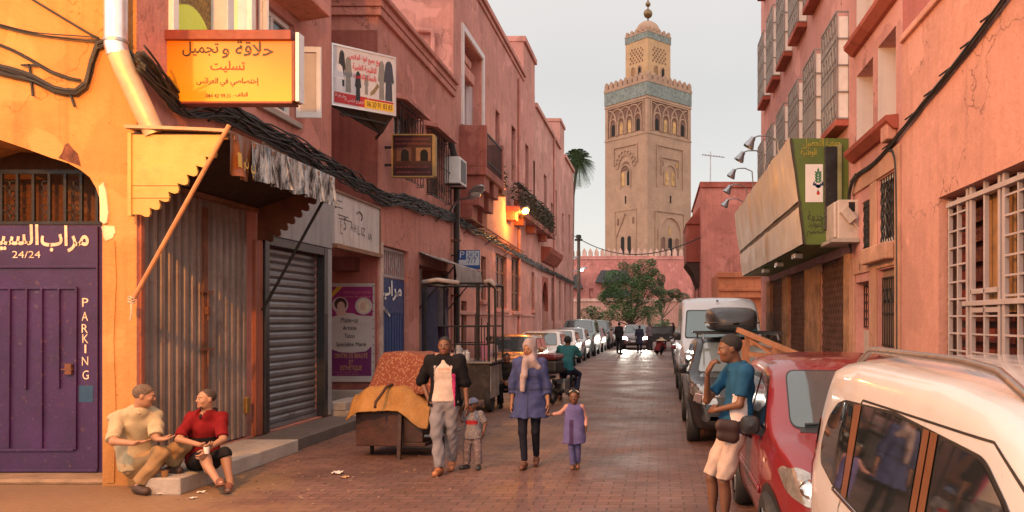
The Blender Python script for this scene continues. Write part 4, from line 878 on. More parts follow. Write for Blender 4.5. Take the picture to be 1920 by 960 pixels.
w = MB(); w.tube([(0, 0, 64.9), (0, 0, 71.5)], .16, 8)
for z, r in ((66.6, .95), (68.6, .55), (70.2, .35)): w.lathe([(r * sin(t) + .001, z - r * cos(t)) for t in [i * pi / 12 for i in range(13)]], 18)
w.build('finial', copper, mn, smooth='all')
# ================================================================== sodium street lamps
def street_lamp(label, base, head, wall=True, lit=None, power=0, group='street lamps on arms', col=SODIUM, size=1.0):
    t = sthing('street_lamp', label, 'street lamp', group); b, h = Vector(base), Vector(head); d = (h - b); d.z = 0; d.normalize()
    w = MB(); mid = b.lerp(h, .5) + Vector((0, 0, .12 * size)); w.tube([b, b.lerp(mid, .6) + Vector((0, 0, .05)), mid, h - d * .1], .025 * size, 7); w.build('arm', grey_metal, t, smooth=True)
    Mx = Matrix.Translation(h) @ d.to_track_quat('X', 'Z').to_matrix().to_4x4() @ Euler((0, -.22, 0)).to_matrix().to_4x4()
    w = MB(); vs = []; n = 12; prof = ((-.12, .03, .03), (0, .09, .07), (.2, .13, .10), (.42, .12, .08), (.58, .05, .03), (.6, .001, .001))
    for x, ry, rz in prof:
        for j in range(n):
            a = 2 * pi * j / n; vs.append(Mx @ (Vector((x, ry * cos(a), max(rz * sin(a), -.025))) * size))
    w.add(vs, [(i * n + j, i * n + (j + 1) % n, (i + 1) * n + (j + 1) % n, (i + 1) * n + j) for i in range(len(prof) - 1) for j in range(n)]); w.build('head', grey_metal, t, smooth='all')
    w = MB(); w.lathe([(.001, -.075), (.07, -.06), (.09, -.02), (.085, -.01)], 12, Mx @ Matrix.Translation((.22 * size, 0, 0)) @ Matrix.Scale(1.2 * size, 4)); w.build('lens', lit or M('unlit_lens', (.5, .5, .5), .2, 0), t, smooth='all')
    if power:
        p = Mx @ Vector((.22 * size, 0, -.16 * size)); light('lamp_light', 'POINT', p, power, col, shadow_soft_size=.09)
    return t
sod = M('sodium_lens', (1, .45, .10), .3, 0, emit=40)
street_lamp('lit orange sodium lamp on the salmon facade below the planted balcony', (XL, 33.6, 5.9), (X(983, 31.5), 31.5, 6.15), lit=sod, power=420, size=1.25)
street_lamp('unlit grey street lamp on an arm beside the drainpipe', (XL, 22.7, 4.95), (-4.9, 20.9, 5.15), size=1.35)
street_lamp('lit orange sodium lamp hung over the corner above the garage gate', (-7.2, YO, 6.6), (-7.35, 6.0, 6.3), lit=sod, power=700)
street_lamp('lit orange sodium lamp on a tall bracket in front of the shop corner', (-6.4, .8, 5.9), (-5.0, 3.5, 5.65), lit=sod, power=2500)
wht = M('white_lamp_lens', (1, .93, .8), .3, 0, emit=30)
for i, (px, py, y) in enumerate(((1062, 488, 60), (1084, 507, 66))):
    street_lamp(('lit white street lamp at the end of the pink terrace', 'lit white street lamp fixed to the wooden pole')[i], (X(px, y) - (1.2 if i == 0 else .5), y + .3, Z(py, y) - .3), (X(px, y), y, Z(py, y)), lit=wht, power=150, col=(1, .9, .75), size=1.6, group='white lamps at the far end')
# ================================================================== awning over the corrugated door
aw = sthing('shop_awning', 'yellow board awning with scalloped ends and a torn grey valance over the corrugated door', 'awning')
AY0, AY1 = 9.0, 11.87; ax1 = -4.86
yel = M('yellow_painted_board', (.50, .29, .075), .6, .1, 2.5, .2, 30, dirt=.25)
def scal(y, side):
    pts = []; steps = 8; x0, z0, x1, z1 = -5.98, 3.10, -5.02, 3.86
    P = [(-5.98, 4.0), (-5.98, z0)]
    for i in range(steps):
        a = i / steps; b = (i + 1) / steps; xa, za = x0 + .12 + (x1 - x0 - .12) * a, z0 + (z1 - z0) * a ** 1.1; xb, zb = x0 + .12 + (x1 - x0 - .12) * b, z0 + (z1 - z0) * b ** 1.1
        cxx, czz = (xa + xb) / 2, (za + zb) / 2; nx, nz = (zb - za), -(xb - xa)
        for t in (0, .25, .5, .75, 1.0): P.append((xa + (xb - xa) * t + nx * .6 * sin(pi * t) ** .8, za + (zb - za) * t + nz * .6 * sin(pi * t) ** .8))
    P += [(-4.95, 3.92), (-4.95, 4.0)]
    return P
w = MB(); w.prism(scal(0, 0), lambda u, z, d: (u, AY0 + d, z), 0, .03)
for z in (3.42, 3.28): w.mat(1).box((-5.97, AY0 - .0015, z), (-5.30 if z > 3.4 else -5.5, AY0, z + .006))
w.build('end_board', [yel, dark_hole], aw)
w = MB(); w.prism(scal(0, 0), lambda u, z, d: (u, AY1 + d, z), 0, .03); w.build('end_board', M('red_brown_board', (.12, .04, .018), .7, .25, 3, dirt=.4), aw)
w = MB(); w.box((-5.99, AY0 - .02, 3.08), (-5.95, AY0 + .05, 4.02)); w.build('wall_batten', yel, aw)
roofm = M('weathered_awning_tin', (.36, .24, .15), .6, .25, 1.5, .2, 20, dirt=.5, metal=.2)
w = MB(); n = 24; vs = []
for i in range(n + 1):
    y = AY0 - .06 + (AY1 - AY0 + .1) * i / n
    for x, z in ((-6.0, 4.10), (-5.5, 4.085), (-5.1, 4.07), (ax1, 4.05)): vs.append((x, y, z + .012 * noise.noise(Vector((x * 3, y * 2, 1)))))
for i in range(n):
    for j in range(3): w.f.append((i * 4 + j, (i + 1) * 4 + j, (i + 1) * 4 + j + 1, i * 4 + j + 1)); w.m.append(0)
w.v = vs; ro = w.build('roof', roofm, aw); mod = ro.modifiers.new('solid', 'SOLIDIFY'); mod.thickness = .035
w = MB()
for y in np.linspace(AY0 + .1, AY1 - .1, 7): w.bar((-5.98, y, 4.02), (ax1 + .03, y, 3.99), .05, .06)
w.bar((-5.6, AY0 + .05, 3.985), (-5.6, AY1 - .05, 3.985), .04); w.box((-5.97, AY0 + .03, 3.5), (-5.93, AY1 - .05, 3.56)); w.build('rafters', wood_brown, aw)
w = MB(); w.quad((-5.99, AY0 + .05, 3.56), (-5.99, AY1, 3.56), (ax1, AY1, 3.96), (ax1, AY0 + .05, 3.96)); w.build('soffit', M('blackish_boards', (.035, .016, .010), .9, .4, 3, .5, 20, dirt=.6), aw)  # soffit boards in a mottled, very dark brown
# torn black and grey plastic valance
def plastic():
    m, N, L, p = nodes('torn_plastic_sheet'); g = N.new('ShaderNodeNewGeometry'); mp = N.new('ShaderNodeMapping'); mp.inputs['Scale'].default_value = (8, 9, 2.2); L.new(g.outputs['Position'], mp.inputs[0])
    n = N.new('ShaderNodeTexNoise'); n.inputs['Scale'].default_value = 1.4; n.inputs['Detail'].default_value = 8; n.inputs['Roughness'].default_value = .75; L.new(mp.outputs[0], n.inputs['Vector'])
    r = N.new('ShaderNodeValToRGB'); r.color_ramp.elements[0].position = .44; r.color_ramp.elements[0].color = (.02, .02, .022, 1); r.color_ramp.elements[1].position = .58; r.color_ramp.elements[1].color = (.50, .48, .45, 1)
    L.new(n.outputs[0], r.inputs[0]); L.new(r.outputs[0], p.inputs['Base Color']); p.inputs['Roughness'].default_value = .3; return m
pls = plastic()
def valance(y0, y1, mat, seed, nm='valance', ragged=.1, zlen=.55):
    mb = MB(); nu, nv = int((y1 - y0) * 40), 10; vs = []
    for i in range(nu + 1):
        y = y0 + (y1 - y0) * i / nu; L_ = zlen * (.80 + ragged * 1.6 * noise.noise(Vector((y * 2.3, seed, 0))) + ragged * noise.noise(Vector((y * 11, seed, 3))))
        for j in range(nv + 1):
            t = j / nv; vs.append((ax1 + .02 + .06 * t * sin(y * 13 + seed) + .03 * t * sin(y * 31), y, 4.04 - L_ * t))
    mb.add(vs, [(i * (nv + 1) + j, (i + 1) * (nv + 1) + j, (i + 1) * (nv + 1) + j + 1, i * (nv + 1) + j + 1) for i in range(nu) for j in range(nv)])
    o = mb.build(nm, mat, aw, smooth='all'); return o
v0 = valance(AY0 + .0, 9.48, M('brown_vinyl', (.17, .055, .015), .35, .3, 4, dirt=.3), 2, ragged=.05, zlen=.62)
valance(9.481, 11.9, pls, 5)
for s, y, z in (('ا', 9.08, 3.73), ('ثو', 9.22, 3.70), ('ب', 9.38, 3.66)): text('lettering', s, M('gold_lettering', (.70, .42, .05), .4, .1, 8), v0, (ax1 + .085, y, z), (0, 1, 0), (0, 0, 1), .12, .1, ar=True, bold=.02)
w = MB(); w.tube([(-5.93, AY0 - .03, 2.12), (ax1 + .03, AY0 - .04, 4.10)], .024, 8); w.build('prop_pole', M('orange_pole_paint', (.42, .19, .08), .6, .2, 6, dirt=.3), aw, smooth=True)
w = MB(); w.tube([(-5.93, AY1 + .05, 2.05), (ax1, AY1 + .04, 3.98)], .022, 8); w.build('prop_pole', black_metal, aw, smooth=True)
w = MB()
for k in range(5): w.tube([(-5.93 + .03 * cos(t + k), AY0 - .04 + .03 * sin(t + k), 2.1 + .015 * k + .01 * sin(3 * t)) for t in [i * pi / 5 for i in range(11)]], .009, 5)
w.tube([(-5.92, AY0 - .06, 2.1), (-5.91, AY0 - .07, 1.98), (-5.93, AY0 - .06, 1.9)], .01, 5); w.build('rope_tie', M('pale_rope', (.5, .38, .26), .9, .2, 20), aw)
# ================================================================== signs
OS = 9.72; os_ = sthing('barber_sign', 'glowing orange sign with black and red arabic lettering above the awning', 'sign')
x0, x1, z0, z1 = X(313, OS), X(547, OS), Z(190, OS), Z(58, OS)
def orange_mat():
    m, N, L, p = nodes('orange_sign_face'); g = N.new('ShaderNodeNewGeometry'); s = N.new('ShaderNodeSeparateXYZ'); L.new(g.outputs['Position'], s.inputs[0])
    n = N.new('ShaderNodeTexNoise'); n.inputs['Scale'].default_value = 1.6; L.new(g.outputs['Position'], n.inputs['Vector']); a = N.new('ShaderNodeMath'); a.operation = 'ADD'
    q = N.new('ShaderNodeMapRange'); L.new(s.outputs[2], q.inputs[0]); q.inputs[1].default_value = z0; q.inputs[2].default_value = z1; L.new(q.outputs[0], a.inputs[0])
    q2 = N.new('ShaderNodeMapRange'); L.new(n.outputs[0], q2.inputs[0]); q2.inputs[3].default_value = -.3; q2.inputs[4].default_value = .3; L.new(q2.outputs[0], a.inputs[1])
    r = N.new('ShaderNodeValToRGB'); r.color_ramp.elements[0].color = (.66, .25, .006, 1); r.color_ramp.elements[1].color = (.48, .10, .003, 1); L.new(a.outputs[0], r.inputs[0])
    L.new(r.outputs[0], p.inputs['Base Color']); L.new(r.outputs[0], p.inputs['Emission Color']); p.inputs['Emission Strength'].default_value = .22; p.inputs['Roughness'].default_value = .35; return m
w = MB(); w.box((x0, OS, z0), (x1, OS + .16, z1 - .12)); bx = w.build('sign_box', orange_mat(), os_)
w = MB(); w.box((x0 - .04, OS - .05, z1 - .12), (x1 + .01, OS + .2, z1)); w.box((x0, OS - .012, z0 - .03), (x1 + .01, OS + .17, z0 - .001)); w.box((x1 + .001, OS - .012, z0), (x1 + .045, OS + .17, z1 - .121)); w.build('frame', M('dark_red_sign_frame', (.17, .03, .02), .5, .2, 5), os_, bevel=.008)
w = MB(); w.box((x1 + .05, OS - .01, z0), (x1 + .09, OS + .14, z1 - .02)); w.build('edge_trim', white_paint, os_)
sp = lambda px, py: (X(px, OS), OS - .004, Z(py, OS)); blk = M('black_lettering', (.012, .010, .010), .5, 0); redt = M('red_lettering', (.62, .03, .008), .5, 0)
for s, px, py, h, wd, m_ in (('حلاقة', 477, 91, .135, .46, blk), ('و', 423, 100, .09, .085, blk), ('تجميل', 376, 92, .135, .44, blk), ('تسليت', 427, 125, .105, .42, redt), ('إختصاصي في العرائس', 427, 154, .082, .76, blk), ('044 42 99.31 : ', 412, 180, .048, .34, blk), ('الهاتف', 453, 178, .05, .15, blk)):
    text('lettering', s, m_, bx, sp(px, py), (1, 0, 0), (0, 0, 1), h, wd, ar=any(ord(c) > 1500 for c in s), bold=.012)
w = MB()
for z in (z0 + .25, z1 - .3): w.bar((-6.05, OS + .08, z), (x0, OS + .08, z), .05)
w.bar((-6.03, OS + .08, z1 - .55), (x0 + .02, OS + .08, z0 + .1), .04); build_each(w, 'bracket', black_metal, os_)
# clothing shop sign, angled out from the recess
cs = sthing('clothing_sign', 'white angled sign with printed robes, red arabic lettering and a yellow phone strip', 'sign')
A = Vector((X(624, 14.9), 14.9, 0)); B = Vector((X(740, 15.7), 15.7, 0)); zt0, zb0 = Z(84, 14.9), Z(194, 14.9); ud = (B - A).normalized(); LW = (B - A).length; nrm = Vector((ud.y, -ud.x, 0))
cp = lambda u, v, d=0: A + ud * (u * LW) + Vector((0, 0, zb0 + (zt0 - zb0) * v)) + nrm * d      # u,v in 0..1
def crect(mb, u0, u1, v0, v1, d0, d1): mb.prism([(u0, v0), (u1, v0), (u1, v1), (u0, v1)], lambda a, b, d: cp(a, b, d), d0, d1)
w = MB(); crect(w, 0, 1, 0, 1, -.12, 0); pn = w.build('panel', M('white_sign_print', (.55, .53, .54), .45, .06, 4, dirt=.15), cs)
w = MB(); crect(w, -.02, 1.02, 1, 1.03, -.13, .015); crect(w, -.02, 1.02, -.03, 0, -.13, .015); crect(w, -.02, 0, 0, 1, -.13, .015); crect(w, 1, 1.02, 0, 1, -.13, .015); w.build('frame', galv, cs)
w = MB(); crect(w, .02, .55, .03, .21, .001, .003); w.build('red_band', M('sign_red', (.42, .012, .02), .5, .05, 4), pn); w = MB(); crect(w, .5, .98, .03, .17, .0015, .004); yb = w.build('phone_strip', M('sign_yellow', (.70, .42, .02), .5, .05, 4), pn)
w = MB(); crect(w, .56, .98, .175, .205, .001, .003); w.build('red_band', _MC['sign_red'], pn)
def robe(u, v0, v1, wd, m_, d=.004):
    h = v1 - v0; mb = MB(); P = [(-.5, 0), (.5, 0), (.42, .5), (.5, .42), (.72, .46), (.45, .88), (.12, .97), (0, .93), (-.12, .97), (-.45, .88), (-.72, .46), (-.5, .42), (-.42, .5)]
    mb.prism([(u + a * wd, v0 + b * h) for a, b in P], lambda a, b, dd: cp(a, b, dd), .001, d); mb.build('printed_robe', m_, pn)
g1 = M('print_grey', (.20, .20, .19), .6, .1, 9); g2 = M('print_dark', (.02, .02, .024), .6, .1, 9); g3 = M('print_navy', (.045, .05, .075), .6, .1, 9); g4 = M('print_pale', (.62, .62, .66), .6, .05, 9); g5 = M('print_tan', (.22, .16, .08), .6, .1, 9)
robe(.14, .33, .97, .08, g2); robe(.09, .22, .72, .12, g4, .006); robe(.24, .24, .88, .085, g1); robe(.395, .12, .66, .07, g2, .007); robe(.53, .26, .62, .05, g1); robe(.78, .22, 1 - .06, .085, g1); robe(.9, .22, .96, .12, g3, .006)
w = MB(); w.prism([(.59, .25), (.66, .3), (.74, .44), (.71, .5), (.66, .4), (.6, .32)], lambda a, b, d: cp(a, b, d), .001, .005); w.build('printed_shoe', g5, pn)
for s, u, v, h, wd in (('بيع جميع انواع الملابس', .5, .86, .11, .60), ('التقليدية الفاسية', .5, .70, .11, .46), ('بالجملة والتقسيط', .5, .55, .10, .46)): text('lettering', s, M('sign_red_letters', (.60, .015, .03), .5, 0), pn, cp(u, v, .008), ud, (0, 0, 1), h, wd, ar=True, bold=.02)
text('lettering', '06 20 91 83 83', blk, yb, cp(.745, .10, .006), ud, (0, 0, 1), .10, .50, bold=.03); text('lettering', 'محل رقم 13', M('sign_white_letters', (.7, .7, .7), .5, 0), pn, cp(.12, .15, .006), ud, (0, 0, 1), .06, .2, ar=True); text('lettering', 'الشارع الرئيسي 12', _MC['sign_white_letters'], pn, cp(.33, .10, .006), ud, (0, 0, 1), .06, .36, ar=True)
w = MB(); ap = Vector((X(708, 15.6), 15.75, Z(246, 15.6)))
for u in (0.0, .5, .98): w.bar(cp(u, -.02, -.06), ap, .035)
w.bar(cp(.12, -.14, -.05), cp(.9, -.18, -.06), .03); w.bar(ap, (-6.0, 16.9, ap.z + .15), .04); w.build('bracket', black_metal, cs)
w = MB(); w.add([cp(0, -.03, -.1), cp(1, -.03, -.1), ap + Vector((0, .1, 0))], [(0, 1, 2)]); w.build('gusset', M('bracket_sheet', (.03, .018, .016), .7, .2, 4), cs)
# brown hanging sign
BS = 17.4; br_ = sthing('hotel_sign', 'square dark brown hanging sign with a pale frame and two painted arches', 'sign'); x0, x1, z0, z1 = X(737, BS), X(811, BS), Z(330, BS), Z(254, BS)
w = MB(); w.box((x0, BS, z0), (x1, BS + .12, z1)); pb_ = w.build('panel', M('maroon_sign_face', (.045, .012, .012), .4, .2, 4, dirt=.2), br_)
w = MB(); t = .03
for q in ((x0 - t, x1 + t, z1, z1 + t), (x0 - t, x1 + t, z0 - t, z0), (x0 - t, x0, z0, z1), (x1, x1 + .06, z0, z1)): w.box((q[0], BS - .02, q[2]), (q[1], BS + .13, q[3]))
w.build('frame', M('ochre_frame', (.36, .22, .07), .6, .2, 5), br_)
w = MB(); w.bar((-6.0, BS + .06, z1 - .25), (x0, BS + .06, z1 - .25), .05); w.bar((-6.0, BS + .06, z0 + .25), (x0, BS + .06, z0 + .25), .05); build_each(w, 'bracket', black_metal, br_)
tan_ = M('tan_print', (.26, .13, .06), .6, .2, 9); 
for k in (0, 1):
    cx = x0 + .24 + .42 * k; w = MB(); w.prism([(cx - .16, z0 + .33), (cx + .16, z0 + .33), (cx + .16, z0 + .62), (cx - .16, z0 + .62)], lambda u, z, d: (u, BS - d, z), .0, .003); q = w.build('painted_arch', tan_ if k else M('tan_print_dim', (.12, .05, .035), .6, .2, 9), pb_)
    w = MB(); w.prism([(cx + a, z0 + .33 + b) for a, b in [(u, v) for u, v in arch_outline(0.02, 0, .17, .25)]], lambda u, z, d: (u, BS - d, z), .003, .006); w.build('arch_opening', dark_hole, q)
w = MB()
for row, zz in enumerate((z1 - .08, z1 - .18, z0 + .2, z0 + .08)):
    u = x0 + .06
    while u < x1 - .08:
        l = random.uniform(.02, .05); w.box((u, BS - .004, zz - .02), (u + l, BS - .001, zz + random.uniform(.01, .03))); u += l + .018
w.build('worn_lettering', M('dull_red_print', (.16, .035, .03), .6, .3, 9), pb_)
# faded white board across the recess
wb = sthing('faded_signboard', 'faded white signboard with worn black lettering spanning the recess', 'sign')
w = MB(); w.box((-6.02, 14.66, 3.32), (-5.96, 17.0, 4.27)); wp = w.build('panel', M('faded_white_board', (.55, .51, .49), .6, .1, 2, .1, 20, streak=.3, dirt=.3), wb)
w = MB(); w.box((-6.03, 14.62, 4.271), (-5.93, 17.04, 4.32)); w.box((-6.03, 14.62, 3.24), (-5.9, 17.04, 3.319)); w.box((-6.03, 17.001, 3.32), (-5.94, 17.05, 4.27)); w.build('frame', wood_brown, wb)
for s, y, z, h in (('ع', 14.95, 3.72, .2), ('5', 15.12, 3.72, .24), ('A', 15.45, 3.72, .17), ('H', 15.62, 3.7, .15), ('L', 15.82, 3.68, .17), ('IZ', 16.05, 3.68, .16), ('IA', 16.45, 3.62, .14)): text('lettering', s, M('worn_black_letters', (.12, .10, .10), .7, .6, 12), wp, (-5.956, y, z), (0, 1, 0), (0, 0, 1), h, .11 if len(s) < 2 else .2, bold=.005)
w = MB(); w.tube([(-5.955, 15.85 + .14 * cos(t), 3.97 + .09 * sin(t)) for t in [-.8 + i * .33 for i in range(12)]], .016, 5); w.build('worn_emblem', _MC['worn_black_letters'], wp)
w = MB()
for z, y0, y1 in ((4.12, 14.78, 14.98), (4.0, 14.78, 15.02), (3.86, 14.8, 15.3), (3.80, 14.85, 15.45)): w.box((-5.9595, y0, z), (-5.957, y1, z + .022))
w.build('worn_lettering', _MC['worn_black_letters'], wp)
# beauty salon poster on the return wall
po = sthing('salon_poster', 'purple and white beauty salon poster beside the blue door', 'poster'); PY = YB0 - .05; x0, x1, z0, z1 = X(622, PY), X(702, PY), Z(716, PY), Z(531, PY)
PP = lambda u, v, d=0: (x0 + (x1 - x0) * u, PY - d, z0 + (z1 - z0) * v)
def prect(mb, u0, u1, v0, v1, d0, d1): mb.prism([(u0, v0), (u1, v0), (u1, v1), (u0, v1)], lambda a, b, d: PP(a, b, d), d0, d1)
w = MB(); prect(w, 0, 1, 0, 1, -.03, 0); sheet_ = w.build('sheet', M('poster_white', (.44, .39, .375), .5, .06, 3, dirt=.15), po)
purp = M('poster_magenta', (.24, .02, .12), .5, .1, 3); purp2 = M('poster_purple', (.13, .018, .10), .5, .1, 3)
w = MB(); prect(w, 0, .96, .66, .965, .001, .003); w.build('top_field', purp, sheet_)
w = MB(); w.prism([(0, .06), (.93, .06), (.93, .36), (.8, .31), (.5, .295), (.2, .30), (0, .33)], lambda a, b, d: PP(a, b, d), .001, .003); w.build('bottom_field', purp2, sheet_)
w = MB(); w.prism([(0, .85), (.26, .965), (.13, .965), (0, .905)], lambda a, b, d: PP(a, b, d), .003, .005); w.build('corner_flash', M('poster_gold', (.55, .34, .03), .5, .1, 3), sheet_)
w = MB(); w.prism([(0, .655), (.3, .70), (.5, .695), (.62, .675), (.96, .665), (.96, .60), (0, .60)], lambda a, b, d: PP(a, b, d), .0031, .0045); w.build('white_field', _MC['poster_white'], sheet_)
def disc(cx, cy, r, m_, d0, d1, nm, ry=None): 
    mb = MB(); ry = ry or r * (x1 - x0) / (z1 - z0); mb.prism([(cx + r * cos(t), cy + ry * sin(t)) for t in [i * pi / 14 for i in range(28)]], lambda a, b, d: PP(a, b, d), d0, d1); return mb.build(nm, m_, sheet_)
skinp = M('print_skin', (.50, .33, .27), .5, .05, 3); hairp = M('print_dark_hair', (.05, .02, .02), .5, .1, 3); blond = M('print_blond', (.55, .45, .33), .5, .2, 9)
disc(.2, .78, .19, M('poster_disc', (.46, .36, .34), .5, .1, 3), .003, .005, 'portrait_disc'); disc(.21, .79, .145, hairp, .005, .006, 'portrait_hair'); disc(.22, .765, .09, skinp, .006, .007, 'portrait_face', .05); disc(.22, .70, .12, skinp, .006, .0065, 'portrait_shoulder', .028)
disc(.75, .77, .2, _MC['poster_white'], .003, .005, 'portrait_disc'); disc(.75, .77, .14, blond, .005, .006, 'portrait_hair', .07); disc(.73, .765, .07, skinp, .006, .007, 'portrait_face', .045)
gold = M('poster_gold_letters', (.50, .28, .10), .5, 0); pinkl = M('poster_pink_letters', (.50, .16, .22), .5, 0)
for s, u, v, h, wd, m_ in (('Make-up', .42, .625, .10, .40, blk), ('Artiste', .42, .545, .09, .32, blk), ('Tatoo', .42, .465, .09, .24, blk), ('Spécialité Marié', .46, .38, .09, .70, blk), ('CENTRE DE BEAUTÉ', .45, .262, .095, .78, gold), ('ET', .46, .2, .085, .10, gold), ('ESTHÉTIQUE', .46, .14, .10, .50, gold), ('CENTRE SALLE DE COIFFURE', .60, .905, .06, .64, pinkl), ('Esthétique Spéciale Mariée', .6, .865, .04, .62, pinkl), ('06 20 91 83 83 CENTRE', .38, .075, .028, .5, pinkl)):
    text('lettering', s, m_, sheet_, PP(u, v, .008), (1, 0, 0), (0, 0, 1), h, wd * (x1 - x0), bold=.012)
w = MB(); prect(w, .03, .62, .098, .101, .004, .006); w.build('rule', pinkl, sheet_)
w = MB()
for v in np.linspace(.03, .97, 12): w.box(Vector(PP(.975, v, .006)) - Vector((.01, 0, .01)), Vector(PP(.975, v, .0)) + Vector((.01, 0, .01)))
w.build('eyelets', black_metal, sheet_)
w = MB(); w.box((-8.0, YB0 - .2, 0), (-6.02, YB0 - .0065, .42)); w.build('plinth', concrete, rd, bevel=.02)
# recess back: dark box and red boards
w = MB(); w.box((-6.85, YB0 - .35, 2.95), (-6.4, YB0 - .01, 3.25)); tag(w.build('wall_box', M('red_brown_box', (.17, .05, .035), .8, .2, 4), bevel=.01), 'red brown box fixed above the salon poster', 'box')
# blue parking sign
ps = sthing('parking_sign', 'small blue and white parking sign lettered 24/24 7/7 on the salmon wall', 'sign'); PS = 23.0; x0, x1, z0, z1 = X(859, PS), X(900, PS), Z(505, PS), Z(469, PS)
w = MB(); w.box((x0, PS, z0), (x1, PS + .04, z1)); pa = w.build('panel', M('parking_white', (.50, .55, .60), .5, .05, 4, dirt=.15), ps); bl = M('parking_blue', (.02, .08, .28), .5, .05, 4)
w = MB(); t = .02
for q in ((x0, x1, z1 - t, z1), (x0, x1, z0, z0 + .12), (x0, x0 + t, z0, z1), (x1 - t, x1, z0, z1), (x0, x0 + .23, z1 - .28, z1)): w.box((q[0], PS - .003, q[2]), (q[1], PS - .001, q[3]))
w.build('blue_field', bl, pa); text('lettering', 'P', _MC['parking_white'], pa, (x0 + .12, PS - .005, z1 - .14), (1, 0, 0), (0, 0, 1), .2, .13, bold=.03); text('lettering', '24/24', bl, pa, (x0 + .42, PS - .004, z1 - .14), (1, 0, 0), (0, 0, 1), .17, .32, bold=.02); text('lettering', '7/7', bl, pa, (x0 + .40, PS - .004, z0 + .24), (1, 0, 0), (0, 0, 1), .16, .26, bold=.02)
w = MB(); w.bar((x0 - .2, PS + .02, z1 - .15), (x0, PS + .02, z1 - .15), .04); w.build('bracket', black_metal, ps)
# ================================================================== pipes, cables, air conditioner
fl = sthing('flue_pipe', 'galvanised flue pipe running down the corner and bending behind the awning', 'pipe')
w = MB(); w.tube([(-6.12, 8.98, 8), (-6.12, 8.98, 5.0), (-6.1, 8.99, 4.9)], .115, 18); w.build('upper_pipe', galv, fl, smooth=True); w = MB(); w.tube([(-6.1, 8.99, 4.92), (-6.04, 9.0, 4.75), (-5.78, 9.06, 4.12), (-5.74, 9.08, 4.02)], .112, 18); w.build('lower_pipe', M('dull_pipe', (.50, .36, .22), .5, .2, 3, metal=.3), fl, smooth=True)
w = MB()
for z in (5.85, 5.05): w.lathe([(.117, z - .02), (.124, z - .015), (.124, z + .015), (.117, z + .02)], 18, Matrix.Translation((-6.12, 8.98, 0)))
build_each(w, 'collar', grey_metal, fl, smooth=True)
def spline(P, k=4):
    P = [Vector(p) for p in P]; out = []
    for i in range(len(P) - 1):
        a, b, c, d = P[max(i - 1, 0)], P[i], P[i + 1], P[min(i + 2, len(P) - 1)]; n = max(1, min(k, int((c - b).length / .12)))
        for j in range(n): t = j / n; out.append(.5 * (2 * b + (c - a) * t + (2 * a - 5 * b + 4 * c - d) * t * t + (3 * b - a - 3 * c + d) * t ** 3))
    return out + [P[-1]]
def bundle(name, label, path, n, spread, r, seed, sag=.06, ties=()):
    path = spline(path); t = sthing(name, label, 'cable'); rnd = random.Random(seed); w = MB()
    for k in range(n):
        oy, oz = rnd.uniform(-spread, spread), rnd.uniform(-spread, spread); ph = rnd.uniform(0, 6); P = []
        for i in range(len(path) - 1):
            a, b = Vector(path[i]), Vector(path[i + 1]); m_ = max(1, int((b - a).length / .3))
            for j in range(m_):
                s = j / m_; p = a.lerp(b, s); nz = noise.noise(Vector((p.y * 1.4 + ph * 5, k * 3.1, p.x))) * spread * 1.1
                P.append(p + Vector((abs(oy) * .7 + nz * .3, oy * .4, oz + nz - 0)))
        P.append(Vector(path[-1]) + Vector((abs(oy) * .7, 0, oz))); w.tube(P, r * rnd.uniform(.7, 1.4), 5)
    w.build('strands', cable_m, t, smooth='all')
    if ties:
        w = MB()
        for p, q in ties: w.bar(p, q, .02)
        w.build('clips', black_metal, t)
    return t
LP = [(X(255, 9.0), 9.0, Z(112, 9.0)), (-5.89, 9.35, 4.68), (-5.92, 9.7, 4.56), (-5.93, 10.0, 4.58), (-5.93, 10.7, 4.74), (-5.92, 12.0, 4.72), (-5.92, 14.5, 4.66), (-5.92, 17.1, 4.52), (-5.92, 18.2, 4.86 - .2), (-5.92, 20.5, 4.78), (-5.92, 23.2, 4.86)]
bundle('cable_bundle', 'thick tangled black cable bundle clipped along the left shop fronts', LP, 20, .11, .017, 3, ties=[((-6, y, 4.55), (-5.78, y, 4.75)) for y in (10.6, 11.1, 12.6, 15, 18.9, 20.2, 21.4)])
bundle('cable_bundle', 'far run of black cables along the salmon terrace', [(-5.93, 23.3, 4.86), (-5.93, 30, 4.75), (-5.93, 38, 4.6), (-5.93, 47, 4.55), (-5.93, 55.8, 4.5)], 12, .10, .02, 4, sag=.1)
ct = sthing('cable_tray', 'rusty ladder cable tray along the salmon facade under the street lamp', 'cable tray'); w = MB()
for d in (.12, .42): w.bar((XL + d, 23.5, 4.95), (XL + d, 33, 4.72), .03)
for y in np.arange(23.6, 33, .35): w.bar((XL + .1, y, 4.95 - (y - 23.5) * .0242), (XL + .44, y, 4.95 - (y - 23.5) * .0242), .022)
for y in (24.5, 27.5, 31): w.bar((XL, y, 4.6 - (y - 23.5) * .024), (XL + .45, y, 4.93 - (y - 23.5) * .0242), .03)
w.build('tray', rust, ct)
cy_ = lambda px, py, o=.04: (X(px, YO - o), YO - o, Z(py, YO - o))
bundle('cable_bundle', 'dark cable bundle swinging across the ochre wall and over its corner', [cy_(-60, 120), cy_(0, 132), cy_(60, 150), cy_(100, 170), cy_(140, 174), cy_(158, 160), cy_(168, 120), cy_(180, 86), cy_(205, 76), cy_(240, 100), cy_(268, 128, .15)], 12, .05, .011, 6, sag=.0, ties=[(cy_(55, 120), cy_(62, 180)), (cy_(128, 165), cy_(140, 200)), (cy_(40, 122), cy_(75, 122))])
bundle('cable_bundle', 'pair of thin cables stretched across the top of the ochre wall', [cy_(-60, 33), cy_(0, 46), cy_(60, 60), cy_(120, 68), cy_(185, 74)], 3, .035, .010, 7, sag=0)
